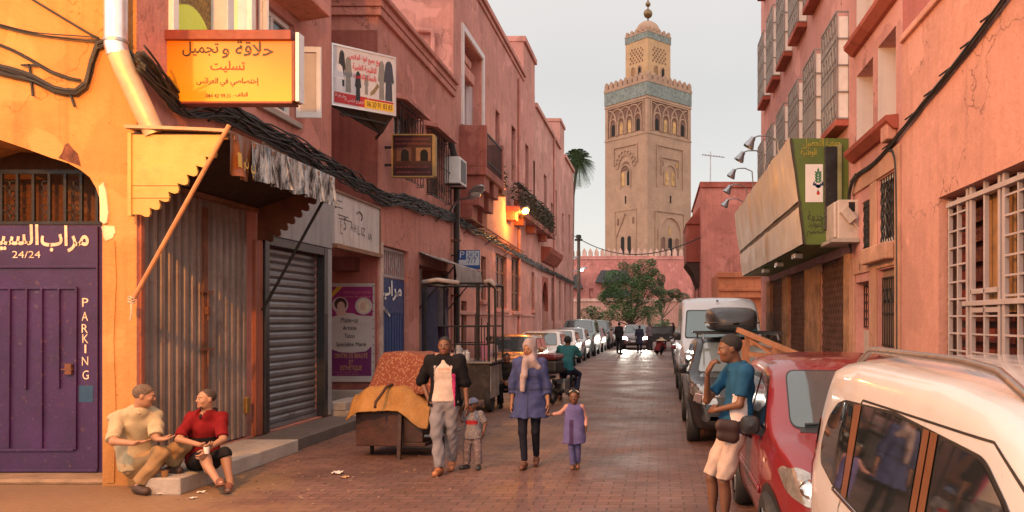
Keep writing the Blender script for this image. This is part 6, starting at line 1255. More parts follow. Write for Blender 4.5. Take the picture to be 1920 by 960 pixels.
class Car:
    def __init__(s, name, label, cat, L, Wd, top, belt, wheel, pm, loc, rz=0, group=None, tumble=.30, bot=.24, ends=(.10, .08), rnd_=.11, roundp=5, plan=None, roof_crown=.02):
        s.L, s.W, s.pm = L, Wd, pm; s.t = thing(name, label, cat, loc, rz, group); s.wh = wheel
        ys = np.unique(np.concatenate([np.linspace(-L / 2, L / 2, 75), -L / 2 + np.array([.008, .02, .04, .07]), L / 2 - np.array([.008, .02, .04, .07])])); ky = len(ys)
        zt = np.array([ip(top, y) for y in ys]); 
        ker = np.array([1, 2, 3, 2, 1.]) / 9; zz = zt.copy()
        for _ in range(2): zp = np.pad(zt, 2, 'edge'); zt = np.convolve(zp, ker, 'valid')
        vs = []; npt = 0
        for i, y in enumerate(ys):
            q = abs(2 * y / L); e = ends[0] if y < 0 else ends[1]; w = Wd / 2 * (1 - e * 2.0 * max(0, q - .55) ** 2 / .2) if plan is None else Wd / 2 * ip(plan, y)
            k = max(0, (q - .96) / .04); w *= 1 - .10 * k * k
            zb = bot + .10 * max(0, (q - .8) / .2) ** 2; t = zt[i]; bl = min(ip(belt, y), t - .05); zm = zb + (bl - zb) * .55
            tb = max(0, t - bl); rr = min(rnd_, tb * .45); wr = max(w - .015 - tumble * max(tb - rr, 0), w * .5)
            P = [(w * .86, zb), (w * .95, zb + .035), (w * .985, zb + .14), (w, zm), (w * .992, (zm + bl) / 2), (w * .978, bl - .015), (w * .965, bl + .01)]
            a = np.array([w * .962, bl + .02]); b = np.array([wr, t - rr])
            for f in (.2, .4, .6, .8, 1.0): P.append(tuple(a + (b - a) * f))
            P += [(wr - rr * .22, t - rr * .42), (wr - rr * .75, t - rr * .12), (wr * .80 - rr * .3, t - .004 + roof_crown * .3), (wr * .55, t + roof_crown * .7), (wr * .28, t + roof_crown * .93), (0, t + roof_crown)]
            row = [(-x, y, z) for x, z in P[:-1]] + [(0, y, P[-1][1])] + [(x, y, z) for x, z in P[:-1][::-1]]
            npt = len(row); vs += row
        fs = [(i * npt + j, (i + 1) * npt + j, (i + 1) * npt + j + 1, i * npt + j + 1) for i in range(ky - 1) for j in range(npt - 1)]
        fs += [((i + 1) * npt, i * npt, i * npt + npt - 1, (i + 1) * npt + npt - 1) for i in range(ky - 1)] + [tuple(range(npt)), tuple(range((ky - 1) * npt, ky * npt))[::-1]]
        mb = MB(); mb.add(vs, fs); s.body = mb.build('body', pm, s.t, smooth='all'); s.ys = ys
        try: s.body.data.set_sharp_from_angle(angle=radians(48))
        except Exception: pass
        s.bvh = BVHTree.FromPolygons([Vector(v) for v in mb.v], mb.f)
    def patch(s, name, poly, axis, mat, off=.004, res=.05, parent=None, thick=None):
        """panel conforming to the body: poly in (y,z) for 'l'/'r', (x,z) for 'f'/'b', (x,y) for 't'"""
        bm = bmesh.new(); vv = [bm.verts.new((a, b, 0)) for a, b in poly]; bm.faces.new(vv)
        lo = [min(p[i] for p in poly) for i in (0, 1)]; hi = [max(p[i] for p in poly) for i in (0, 1)]
        for i in (0, 1):
            n = int((hi[i] - lo[i]) / res)
            for k in range(1, n + 1):
                c = [0, 0, 0]; c[i] = lo[i] + (hi[i] - lo[i]) * k / (n + 1); no = [0, 0, 0]; no[i] = 1
                bmesh.ops.bisect_plane(bm, geom=bm.verts[:] + bm.edges[:] + bm.faces[:], plane_co=c, plane_no=no)
        bad = []
        D = {'l': (Vector((-3, 0, 0)), Vector((1, 0, 0))), 'r': (Vector((3, 0, 0)), Vector((-1, 0, 0))), 'f': (Vector((0, -6, 0)), Vector((0, 1, 0))), 'b': (Vector((0, 6, 0)), Vector((0, -1, 0))), 't': (Vector((0, 0, 5)), Vector((0, 0, -1)))}[axis]
        for v in bm.verts:
            a, b = v.co.x, v.co.y; o = Vector((0, a, b)) if axis in 'lr' else Vector((a, 0, b)) if axis in 'fb' else Vector((a, b, 0)); h = s.bvh.ray_cast(o + D[0], D[1])
            if h[0] is None: bad.append(v); continue
            n = h[1] if h[1].dot(D[1]) < 0 else -h[1]; v.co = h[0] + n * off
        bmesh.ops.delete(bm, geom=bad, context='VERTS')
        for f in bm.faces:
            f.smooth = True
            if f.normal.dot(D[1]) > 0: f.normal_flip()
        me = bpy.data.meshes.new(name); bm.to_mesh(me); bm.free(); me.materials.append(mat); o = bpy.data.objects.new(name, me); COL.objects.link(o); o.parent = parent or s.t
        if thick if thick is not None else off > .0105: m = o.modifiers.new('s', 'SOLIDIFY'); m.thickness = off * .9; m.offset = -1
        return o
    def rounded(s, poly, r=.04, n=4):
        out = []; k = len(poly)
        for i in range(k):
            p = Vector((*poly[i], 0)); a = Vector((*poly[i - 1], 0)); b = Vector((*poly[(i + 1) % k], 0)); da = (a - p); db = (b - p); ra = min(r, da.length * .45); rb = min(r, db.length * .45); pa = p + da.normalized() * ra; pb = p + db.normalized() * rb
            for j in range(n + 1):
                t = j / n; q = pa * (1 - t) ** 2 + p * 2 * t * (1 - t) + pb * t * t; out.append((q.x, q.y))
        return out
    def window(s, poly, axis, mat=None, r=.05, trim=.02, name='window', trimmat=None):
        c = [sum(p[i] for p in poly) / len(poly) for i in (0, 1)]; big = [(p[0] + (trim if p[0] > c[0] else -trim), p[1] + (trim if p[1] > c[1] else -trim)) for p in poly]
        f = s.patch(name + '_trim', s.rounded(big, r * 1.2), axis, trimmat or trimb, .003); s.patch(name, s.rounded(poly, r), axis, mat or car_glass, .007, parent=f)
        f.name = name; return f
    def wheels(s, R=.31, wd=.2, ya=None, x=None):
        x = x or s.W / 2 - wd * .42; ya = ya or (-s.L * .31, s.L * .29)
        for y in ya:
            for sx in (-1, 1):
                ax = 'l' if sx < 0 else 'r'; s.patch('wheel_arch', [(y + (R + .065) * cos(t), R + (R + .065) * sin(t)) for t in [-.35 + i * (pi + .7) / 22 for i in range(23)]], ax, trimb, .004, .08)
                Mx = Matrix.Translation((sx * x, y, R)); w = MB(); h = wd / 2; w.lathe([(R * .62, -h), (R * .92, -h), (R, -h * .7), (R, h * .7), (R * .92, h), (R * .62, h)], 28, Mx, 'x'); wh = w.build('wheel', rubber, s.t, smooth=True)
                w = MB(); o = sx * h * .8; w.lathe([(.001, o), (R * .15, o), (R * .2, o * .8), (R * .6, o * .7), (R * .64, o), (R * .62, o * .6)], 24, Mx, 'x')
                for k in range(5): a = 2 * pi * k / 5; w.bar(Mx @ Vector((o * .95, R * .1 * cos(a), R * .1 * sin(a))), Mx @ Vector((o * .9, R * .6 * cos(a), R * .6 * sin(a))), .05, .02)
                w.build('rim', M('alloy_rim', (.30, .30, .31), .4, .1, 8, metal=.7), wh)
    def mirror(s, y, z, side=-1, mat=None, size=1.0):
        x = s.bvh.ray_cast(Vector((side * 3, y, z)), Vector((-side, 0, 0)))[0]; x = abs(x.x) if x else s.W / 2
        w = MB(); vs = []; n = 14; 
        for i, (d, r) in enumerate(((-.09, .02), (-.075, .75), (-.02, 1), (.03, .95), (.05, .8), (.05, .02))):
            for j in range(n): a = 2 * pi * j / n; cc, ss = cos(a), sin(a); vs.append((side * (x + .10 + .085 * size * r * math.copysign(abs(cc) ** .7, cc)), y + d * size, z + .09 * size + .082 * size * r * math.copysign(abs(ss) ** .7, ss)))
        w.add(vs, [(i * n + j, i * n + (j + 1) % n, (i + 1) * n + (j + 1) % n, (i + 1) * n + j) for i in range(5) for j in range(n)]); w.bar((side * (x - .02), y, z + .02), (side * (x + .13), y, z + .05), .05, .05); return w.build('mirror', mat or trimb, s.t, smooth=True)
# ---------------------------------------------------------------- profiles (front towards -y)
def prof_hatch(L, H, hood=.98, cowl=.27, ra=.50, rear=.94, nose=.62):
    a = -L / 2; return [(a, .45), (a + .02, nose), (a + .12, nose + .14), (a + .3, hood - .10), (a + L * .22, hood - .02), (a + L * cowl, hood), (a + L * (cowl + .17), H - .06), (a + L * ra, H), (a + L * .78, H - .03), (a + L * .90, H - .14), (a + L * rear, H - .34), (a + L * .985, .88), (L / 2 - .01, .70), (L / 2, .5)]
def simple_car(name, label, col_m, L, Wd, H, loc, rz=0, kind='car', group=None, windm=None, boxy=0, head_lit=None, plate_on=True):
    hood = H * .64; top = prof_hatch(L, H, hood, .25, .48, .95, H * .44); a = -L / 2; bz = H * .645
    if boxy: top = [(a, .5), (a + .02, .8), (a + .25, hood - .05), (a + L * .17, hood), (a + L * .20, hood + .02), (a + L * .34, H - .05), (a + L * .42, H), (L / 2 - .12, H), (L / 2 - .03, H - .12), (L / 2, .6)]
    c = Car(name, label, kind, L, Wd, top, [(a, hood - .1), (a + L * .25, bz), (L / 2, bz + .04)], None, col_m, loc, rz, group, tumble=.22 if boxy else .33)
    k0 = .21 if boxy else .265; k1 = .33 if boxy else .425
    w2 = Wd / 2; c.window([(-w2 * .80, hood + .05), (w2 * .80, hood + .05), (w2 * .66, H - .08), (-w2 * .66, H - .08)], 'f', windm or wind, .05, name='windscreen')
    yA, yB, yC, yD = a + L * (k1 - .09), a + L * (k1 + .005), a + L * .60, a + L * .86; zt_ = H - .13
    for sd in 'lr':
        c.window([(yA + .02, bz + .05), (a + L * .58, bz + .05), (a + L * .575, zt_), (yB + .03, zt_)], sd, r=.04); c.window([(yC, bz + .05), (yD - .05, bz + .07), (yD - .16, zt_ - .02), (yC, zt_)], sd, r=.04)
        for y in (a + L * .40, a + L * .59): c.patch('door_seam', [(y - .004, .36), (y + .004, .36), (y + .004, bz), (y - .004, bz)], sd, trimb, .0015)
    for sx in (-1, 1): 
        c.patch('headlight', c.rounded([(sx * w2 * .52, H * .40), (sx * w2 * .90, H * .42), (sx * w2 * .93, H * .52), (sx * w2 * .58, H * .49)], .03), 'f', head_lit or lampg, .008); c.patch('tail_light', c.rounded([(sx * w2 * .72, H * .5), (sx * w2 * .93, H * .5), (sx * w2 * .9, H * .66), (sx * w2 * .74, H * .66)], .03), 'b', taill, .008)
        c.mirror(yA + .05, bz - .02, sx, col_m if name != 'van' else trimb, 1.0)
    c.window([(-w2 * .66, bz + .06), (w2 * .66, bz + .06), (w2 * .56, H - .14), (-w2 * .56, H - .14)], 'b', name='rear_window')
    c.patch('grille', c.rounded([(-w2 * .42, H * .40), (w2 * .42, H * .40), (w2 * .48, H * .47), (-w2 * .48, H * .47)], .03), 'f', trimb, .006); c.patch('bumper_intake', c.rounded([(-w2 * .6, H * .19), (w2 * .6, H * .19), (w2 * .55, H * .27), (-w2 * .55, H * .27)], .03), 'f', trimb, .006)
    c.patch('grille_bar', [(-w2 * .40, H * .43), (w2 * .40, H * .43), (w2 * .40, H * .438), (-w2 * .40, H * .438)], 'f', chrome, .012); 
    if plate_on: c.patch('number_plate', [(-.26, H * .29), (.26, H * .29), (.26, H * .36), (-.26, H * .36)], 'f', plate, .012)
    c.wheels(.31 if H < 1.7 else .34); return c
# ---------------------------------------------------------------- big white estate in the right foreground (its rear is farther from us)
L_, W_, H_ = 4.45, 1.76, 1.66; a = -L_ / 2
top = [(a, .5), (a + .03, .72), (a + .4, .96), (a + .72, 1.04), (a + 1.45, 1.50), (a + 1.8, 1.62), (a + 2.3, H_), (a + 3.6, H_ - .005), (a + 4.05, H_ - .04), (a + 4.24, 1.48), (a + 4.33, 1.18), (a + 4.40, .98), (L_ / 2 - .01, .72), (L_ / 2, .5)]
whitep = paint('white_car_paint', (.50, .50, .525), rough=.34)
wc = Car('estate_car', 'large white estate car with silver roof rails parked nearest in the right corner', 'car', L_, W_, top, [(a, .8), (a + 1.2, .96), (a + 3.6, 1.03), (L_ / 2, 1.06)], None, whitep, (.82 + W_ / 2, 4.97 - L_ / 2, 0), 0, None, tumble=.22, plan=[(a, .80), (a + .5, .95), (a + 1, 1), (a + 3.4, 1), (a + 3.95, .965), (a + 4.25, .90), (L_ / 2, .80)], rnd_=.11, roof_crown=.03)
r0 = L_ / 2
brownp = M('sodium_glow_pillar_paint', (.14, .06, .028), .35, .15, 4, coat=.3)  # orange-brown colour paints the sodium lamplight onto the pillars
def yt(lst): return [(r0 - d, z) for d, z in lst]
def yz(lst): return [(r0 - d - .20, z) for d, z in lst]     # distance from the rear end
wc.t.scale = (1, 1, 1.025)
# side glazing measured forward from the rear bumper
q1_ = yz([(.60, 1.42), (.44, 1.33), (.37, 1.20), (.44, 1.11), (.86, 1.075), (1.04, 1.07), (.98, 1.45), (.80, 1.455)])
q2_ = yz([(1.17, 1.065), (1.96, 1.04), (1.94, 1.475), (1.60, 1.485), (1.14, 1.475)])
q3_ = yz([(2.14, 1.035), (3.10, 1.01), (3.02, 1.10), (2.66, 1.36), (2.46, 1.455), (2.12, 1.47)])
for sd in 'lr':
    f = wc.patch('window_band', wc.rounded(yz([(.61, 1.435), (.43, 1.345), (.355, 1.20), (.43, 1.10), (.86, 1.062), (2.1, 1.025), (3.14, .998), (3.04, 1.10), (2.67, 1.372), (2.47, 1.468), (1.6, 1.498), (.8, 1.468)]), .05), sd, trimb, .004, .05)
    for q, nm in ((q1_, 'quarter_window'), (q2_, 'door_window'), (q3_, 'door_window')): 
        g1_ = wc.patch(nm, wc.rounded(q, .05), sd, car_glass, .008, .05, parent=f)
    wc.patch('pillar_trim', yz([(1.06, 1.06), (1.15, 1.06), (1.12, 1.475), (1.0, 1.465)]), sd, brownp, .010, .05, parent=f); wc.patch('pillar_trim', yz([(1.98, 1.035), (2.04, 1.035), (2.02, 1.48), (1.96, 1.48)]), sd, brownp, .010, .05, parent=f); wc.patch('pillar_trim', yz([(2.055, 1.035), (2.12, 1.035), (2.10, 1.48), (2.035, 1.48)]), sd, brownp, .010, .05, parent=f)
    wc.patch('belt_strip', yz([(.88, 1.045), (3.15, .98), (3.15, .995), (.88, 1.062)]), sd, chrome, .011, .05, parent=f)
    for ln in ([(1.10, 1.50), (1.03, 1.44), (1.035, 1.435), (1.105, 1.49)], [(1.10, 1.49), (1.105, 1.50), (2.5, 1.518), (2.5, 1.51)], [(2.5, 1.51), (2.5, 1.518), (2.82, 1.40), (2.81, 1.392)], [(2.81, 1.392), (2.82, 1.40), (3.28, 1.08), (3.27, 1.07)], [(2.04, .40), (2.048, .40), (2.05, 1.0), (2.042, 1.0)], [(1.08, .55), (1.088, .55), (1.05, 1.05), (1.042, 1.05)]): wc.patch('door_seam', yz(ln), sd, trimb, .002, .05)
    for d in (1.35, 2.3):
        wc.patch('door_handle', wc.rounded(yz([(d, .84), (d + .2, .84), (d + .2, .88), (d, .88)]), .015), sd, whitep, .022, .05)
    # the tall tail lens wraps the corner
    wc.patch('tail_light', wc.rounded(yt([(.07, .93), (.17, .88), (.25, 1.00), (.24, 1.24), (.15, 1.33), (.09, 1.20)]), .04), sd, taill, .010, .02)
wc.window([(-.62, 1.12), (.62, 1.12), (.52, 1.50), (-.52, 1.50)], 'b', name='rear_window'); wc.window([(-.66, 1.07), (.66, 1.07), (.52, 1.52), (-.52, 1.52)], 'f', wind, name='windscreen')
for sx in (-1, 1):
    w = MB(); P = []
    for i in range(25):
        t = i / 24; y = r0 - .62 - 2.05 * t; h = wc.bvh.ray_cast(Vector((sx * .60, y, 4)), Vector((0, 0, -1)))[0]; P.append(Vector((sx * (.60 + .02 * sin(pi * t)), y, h.z + .06 * min(1, sin(pi * t) * 2.6) - .005)))
    w.tube(P, .017, 10)
    w.build('roof_rail', M('silver_rail', (.30, .25, .23), .35, .1, 6, metal=.75), wc.t, smooth=True)
wc.wheels(.32)
w = MB(); w.box((-.24, -.005, 0), (0, 0, .17), Matrix.Translation((-W_ / 2 + .155, r0 - 2.2, 1.23)) @ Euler((0, .28, pi / 2)).to_matrix().to_4x4())
# ---------------------------------------------------------------- red hatchback facing us
redp = paint('red_car_paint', (.16, .007, .011), rough=.34)
L_, W_, H_ = 3.75, 1.66, 1.56; a = -L_ / 2
top = [(a, .45), (a + .03, .70), (a + .22, .86), (a + .60, .99), (a + .82, 1.03), (a + 1.50, 1.44), (a + 1.85, 1.53), (a + 2.5, H_), (a + 3.1, H_ - .03), (a + 3.45, 1.40), (a + 3.62, 1.0), (L_ / 2 - .01, .7), (L_ / 2, .5)]
rc = Car('hatchback', 'red hatchback facing the camera with a man leaning against its side', 'car', L_, W_, top, [(a, .76), (a + .8, .92), (L_ / 2, .98)], None, redp, (.80 + W_ / 2, 5.32 + L_ / 2, 0), 0, None, tumble=.30, plan=[(a, .74), (a + .25, .86), (a + .6, .95), (a + 1.1, 1), (a + 3, 1), (L_ / 2, .86)], rnd_=.12, roof_crown=.04)
rc.window([(-.60, 1.07), (.60, 1.07), (.53, 1.46), (-.53, 1.46)], 'f', wind, .07, .012, name='windscreen')
w = MB(); 
for x0, x1 in ((-.5, .05), (.0, .5)):
    P = []
    for i in range(7):
        x = x0 + (x1 - x0) * i / 6; h = rc.bvh.ray_cast(Vector((x, -5, 1.085 + .03 * i / 6)), Vector((0, 1, 0)))[0]; P.append(h + Vector((0, -.03, .012)))
    w.tube(P, .012, 5)
w.build('wiper', trimb, rc.t)
rc.patch('cowl', rc.rounded([(-.55, 1.042), (.55, 1.042), (.54, 1.06), (-.54, 1.06)], .01), 'f', trimb, .003)
for sd in 'lr':
    rc.window([(a + 1.02, 1.02), (a + 1.95, 1.03), (a + 1.92, 1.41), (a + 1.60, 1.40)], sd, r=.05); rc.window([(a + 2.05, 1.03), (a + 2.75, 1.05), (a + 2.72, 1.40), (a + 2.03, 1.41)], sd, r=.05); rc.window([(a + 2.86, 1.06), (a + 3.2, 1.12), (a + 3.1, 1.36), (a + 2.83, 1.39)], sd, r=.05)
    for y in (a + .98, a + 2.0, a + 2.8): rc.patch('door_seam', [(y - .004, .36), (y + .004, .36), (y + .004, .99), (y - .004, .99)], sd, trimb, .002)
    for y in (a + 1.72, a + 2.5): rc.patch('door_handle', rc.rounded([(y, .86), (y + .17, .86), (y + .17, .895), (y, .895)], .012), sd, redp, .02)
    rc.patch('side_moulding', [(a + 1.05, .52), (a + 2.75, .52), (a + 2.75, .58), (a + 1.05, .58)], sd, redp, .014)
    rc.patch('indicator', rc.rounded([(a + .86, .80), (a + .92, .80), (a + .92, .83), (a + .86, .83)], .01), sd, M('pale_indicator', (.6, .45, .35), .2, 0), .008)
for sx in (-1, 1):
    rc.patch('headlight', rc.rounded([(sx * .44, .66), (sx * .60, .63), (sx * .72, .68), (sx * .76, .84), (sx * .66, .87), (sx * .50, .80)], .05), 'f', lampg, .010, .03); rc.patch('headlight_bulb', [(sx * .60 + .055 * cos(t), .745 + .055 * sin(t)) for t in [i * pi / 8 for i in range(16)]], 'f', chrome, .014, .03); rc.mirror(a + 1.12, .97, sx, trimb, .95)
rc.patch('grille', rc.rounded([(-.36, .66), (.36, .66), (.42, .78), (-.42, .78)], .03), 'f', trimb, .008); rc.patch('number_plate', [(-.26, .5), (.26, .5), (.26, .61), (-.26, .61)], 'f', plate, .012); rc.patch('bumper_intake', rc.rounded([(-.5, .3), (.5, .3), (.46, .43), (-.46, .43)], .03), 'f', trimb, .007); rc.wheels(.30)
# ---------------------------------------------------------------- dark crossover with a roof box
darkp = M('charcoal_car_paint', (.012, .011, .013), .35, .1, 2, coat=.25)
dc = simple_car('crossover_car', 'dark crossover with roof bars and pale windscreen behind the leaning man', darkp, 4.3, 1.80, 1.60, (.46 + .90, 11.75 + 2.15, 0), windm=M('pale_windscreen', (.20, .235, .24), .06, .2, .6, spec=1, coat=1))
dc.patch('bonnet_sky_sheen', dc.rounded([(-.72, 1.0), (.72, 1.0), (.66, 1.055), (-.66, 1.055)], .03), 'f', M('painted_sky_sheen', (.10, .105, .115), .18, .05, 2, coat=1), .004)  # paler patch paints the sky's light onto the dark bonnet
for sx in (-1, 1):
    dc.patch('headlight', dc.rounded([(sx * .40, .74), (sx * .86, .76), (sx * .87, .93), (sx * .56, .91)], .04), 'f', lampg, .014); dc.patch('fog_lamp', [(sx * .66 + .06 * cos(t), .46 + .06 * sin(t)) for t in [i * pi / 8 for i in range(16)]], 'f', glass_sky, .008)
    w = MB(); w.tube([(sx * .62, -.75, 1.58), (sx * .62, -.6, 1.66), (sx * .62, 1.2, 1.66), (sx * .62, 1.35, 1.58)], .018, 6); w.build('roof_rail', grey_metal, dc.t, smooth=True)
w = MB()
for y in (-.45, .7): w.box((-.74, y - .03, 1.67), (.74, y + .03, 1.71)); 
w.build('roof_bar', trimb, dc.t)
rbx = thing('roof_box', 'glossy black roof box strapped on top of the dark crossover', 'roof box', (1.27, 13.9, 1.712)); vs = []; n = 28; w = MB()
def rb_sec(y, wd, z0, z1): return [(wd * math.copysign(abs(cos(2 * pi * j / n)) ** .42, cos(2 * pi * j / n)), y, z0 + (z1 - z0) * (.5 + .5 * math.copysign(abs(sin(2 * pi * j / n)) ** .5, sin(2 * pi * j / n)))) for j in range(n)]
secs = [(-.86, .05, .12, .16), (-.84, .26, .07, .22), (-.72, .36, .03, .32), (-.45, .41, 0, .41), (.3, .43, 0, .43), (.8, .42, 0, .42), (.95, .38, .03, .38), (1.0, .2, .1, .3), (1.01, .04, .16, .2)]
for s_ in secs: vs += rb_sec(*s_)
w.add(vs, [(i * n + j, i * n + (j + 1) % n, (i + 1) * n + (j + 1) % n, (i + 1) * n + j) for i in range(len(secs) - 1) for j in range(n)]); w.build('shell', M('satin_black_plastic', (.03, .032, .037), .42, .1, 4), rbx, smooth='all', sub=1)
w = MB(); w.tube([(-.425, .9, .15), (-.425, -.4, .15), (-.36, -.74, .15), (0, -.87, .15), (.36, -.74, .15), (.425, -.4, .15), (.425, .9, .15)], .013, 6); w.build('seam_strip', trimb, rbx)
# ---------------------------------------------------------------- white panel van
vanp = paint('white_van_paint', (.60, .585, .60), rough=.4); L_, W_, H_ = 5.4, 2.02, 2.5; a = -L_ / 2
top = [(a, .5), (a + .03, .95), (a + .25, 1.20), (a + .75, 1.42), (a + .95, 1.48), (a + 1.45, 2.12), (a + 1.75, 2.36), (a + 2.3, 2.47), (L_ / 2 - .1, H_ - .01), (L_ / 2 - .02, H_ - .06), (L_ / 2, .6)]
vn = Car('van', 'white high roof panel van parked behind the dark crossover', 'van', L_, W_, top, [(a, 1.05), (a + 1.0, 1.32), (L_ / 2, 1.35)], None, vanp, (.50 + W_ / 2, 18.1 + L_ / 2, 0), 0, None, tumble=.08, rnd_=.12, bot=.32, plan=[(a, .86), (a + .3, .94), (a + .8, 1), (L_ / 2, 1)])
vn.window([(-.86, 1.50), (.86, 1.50), (.80, 2.13), (-.80, 2.13)], 'f', M('teal_windscreen', (.035, .085, .085), .06, .2, .6, spec=1, coat=1), .06, .03, name='windscreen')
for sd in 'lr': vn.window([(a + 1.05, 1.42), (a + 1.95, 1.42), (a + 1.95, 1.98), (a + 1.45, 1.98)], sd, r=.05); vn.patch('side_moulding', [(a + .9, .62), (L_ / 2 - .2, .62), (L_ / 2 - .2, .72), (a + .9, .72)], sd, trimb, .01); vn.patch('door_seam', [(a + 2.02, .5), (a + 2.03, .5), (a + 2.03, 2.1), (a + 2.02, 2.1)], sd, trimb, .002)
for sx in (-1, 1): vn.patch('headlight', vn.rounded([(sx * .62, .86), (sx * .90, .90), (sx * .91, 1.16), (sx * .72, 1.08)], .04), 'f', lampg, .01); o = vn.mirror(a + 1.12, 1.42, sx, trimb, 1.15)
vn.patch('grille', vn.rounded([(-.5, .86), (.5, .86), (.52, 1.02), (-.52, 1.02)], .03), 'f', trimb, .008); vn.patch('bumper', vn.rounded([(-.95, .40), (.95, .40), (.95, .66), (-.95, .66)], .04), 'f', trimb, .012); vn.patch('number_plate', [(-.26, .68), (.26, .68), (.26, .79), (-.26, .79)], 'f', plate, .02); vn.wheels(.34, .22, (a + .95, a + 4.2))
w = MB(); w.lathe([(.001, .02), (.03, .015), (.03, -.02)], 8, Matrix.Translation((-.05, a + 1.72, 2.39))); w.build('roof_marker', trimb, vn.t)
# ---------------------------------------------------------------- cars beyond the van on the right and the far oncoming car
silver = paint('silver_car_paint', (.42, .41, .42), .5); wht2 = paint('plain_white_car_paint', (.58, .56, .55)); gold_p = paint('bronze_car_paint', (.30, .13, .06), .3); black_p = paint('black_car_paint', (.02, .02, .022)); teal = paint('grey_teal_car_paint', (.14, .19, .19), .3); dred = paint('dark_red_car_paint', (.16, .015, .025)); mauve = paint('mauve_grey_car_paint', (.17, .12, .13), .3)
GR = 'cars parked along the right kerb'; GL = 'cars parked along the left side'
simple_car('parked_car', 'dark red small car just beyond the white van', dred, 4.0, 1.70, 1.48, (1.42, 27.2, 0), group=GR); simple_car('parked_car', 'silver grey car two places beyond the white van', silver, 4.1, 1.72, 1.50, (1.50, 33.5, 0), group=GR); simple_car('parked_car', 'small black car at the far end of the right kerb', black_p, 4.1, 1.7, 1.46, (1.55, 40.5, 0), group=GR)
hl = M('lit_headlamp', (1, .93, .78), .2, 0, emit=45)
fc = simple_car('moving_car', 'mauve car driving towards us with both headlights on', mauve, 4.3, 1.82, 1.62, (-1.55 - .0, 54.3, 0), head_lit=hl)
for sx in (-1, 1):
    o = light('headlight_beam', 'SPOT', (-1.55 + sx * .66, 52.0, .74), 900, (1, .92, .78), spot_size=radians(70), spot_blend=.8, shadow_soft_size=.07); o.rotation_euler = (radians(84), 0, pi)
for (nm, lab, m_, L_, W_, H_, y, x, bx) in (('parked_car', 'bronze estate car nearest in the left row, behind the woman in the headscarf', gold_p, 4.3, 1.74, 1.46, 24.9, -4.52, 0), ('parked_car', 'white estate car second in the left row', wht2, 4.2, 1.72, 1.50, 30.0, -4.40, 0), ('parked_car', 'white hatchback third in the left row', wht2, 3.9, 1.68, 1.50, 34.6, -4.32, 0), ('parked_car', 'silver hatchback fourth in the left row', silver, 3.9, 1.68, 1.55, 39.0, -4.30, 0), ('van', 'grey teal van parked in the middle of the left row', teal, 4.6, 1.86, 1.95, 44.0, -4.28, 1), ('parked_car', 'dark red hatchback just past the grey teal van', dred, 3.9, 1.68, 1.52, 49.0, -4.15, 0), ('parked_car', 'black tall off-roader near the far end of the left row', black_p, 4.5, 1.86, 1.92, 54.4, -4.15, 1), ('parked_car', 'last silver car at the far end of the left row', silver, 4.1, 1.72, 1.50, 60.0, -4.0, 0)):
    simple_car(nm, lab, m_, L_, W_, H_, (x, y, 0), boxy=bx, group=GL)
cb_ = thing('cargo_tricycle', 'black open cargo tricycle standing at the far right of the street', 'tricycle', (X(1240, 51), 51.0, 0)); w = MB(); w.box((-.75, -.4, .55), (.75, 1.2, 1.5)); w.build('cargo_box', M('black_cargo_panel', (.02, .02, .02), .6, .2, 4), cb_, bevel=.03); w = MB(); w.box((-.7, -.42, 1.05), (.7, -.401, 1.42)); w.build('window', glass_sky, cb_)
for sx in (-1, 1):
    w = MB(); w.lathe([(.18, -.06), (.28, -.06), (.3, 0), (.28, .06), (.18, .06)], 18, Matrix.Translation((sx * .68, .4, .3)), 'x'); w.build('wheel', rubber, cb_, smooth=True)
w = MB(); w.lathe([(.18, -.05), (.28, -.05), (.3, 0), (.28, .05), (.18, .05)], 18, Matrix.Translation((0, -1.2, .3)), 'x'); w.tube([(0, -1.2, .3), (0, -.9, .95), (0, -.4, .9)], .03, 6); w.tube([(-.35, -.8, 1.1), (0, -.92, 1.0), (.35, -.8, 1.1)], .02, 6); w.build('front_fork', black_metal, cb_)
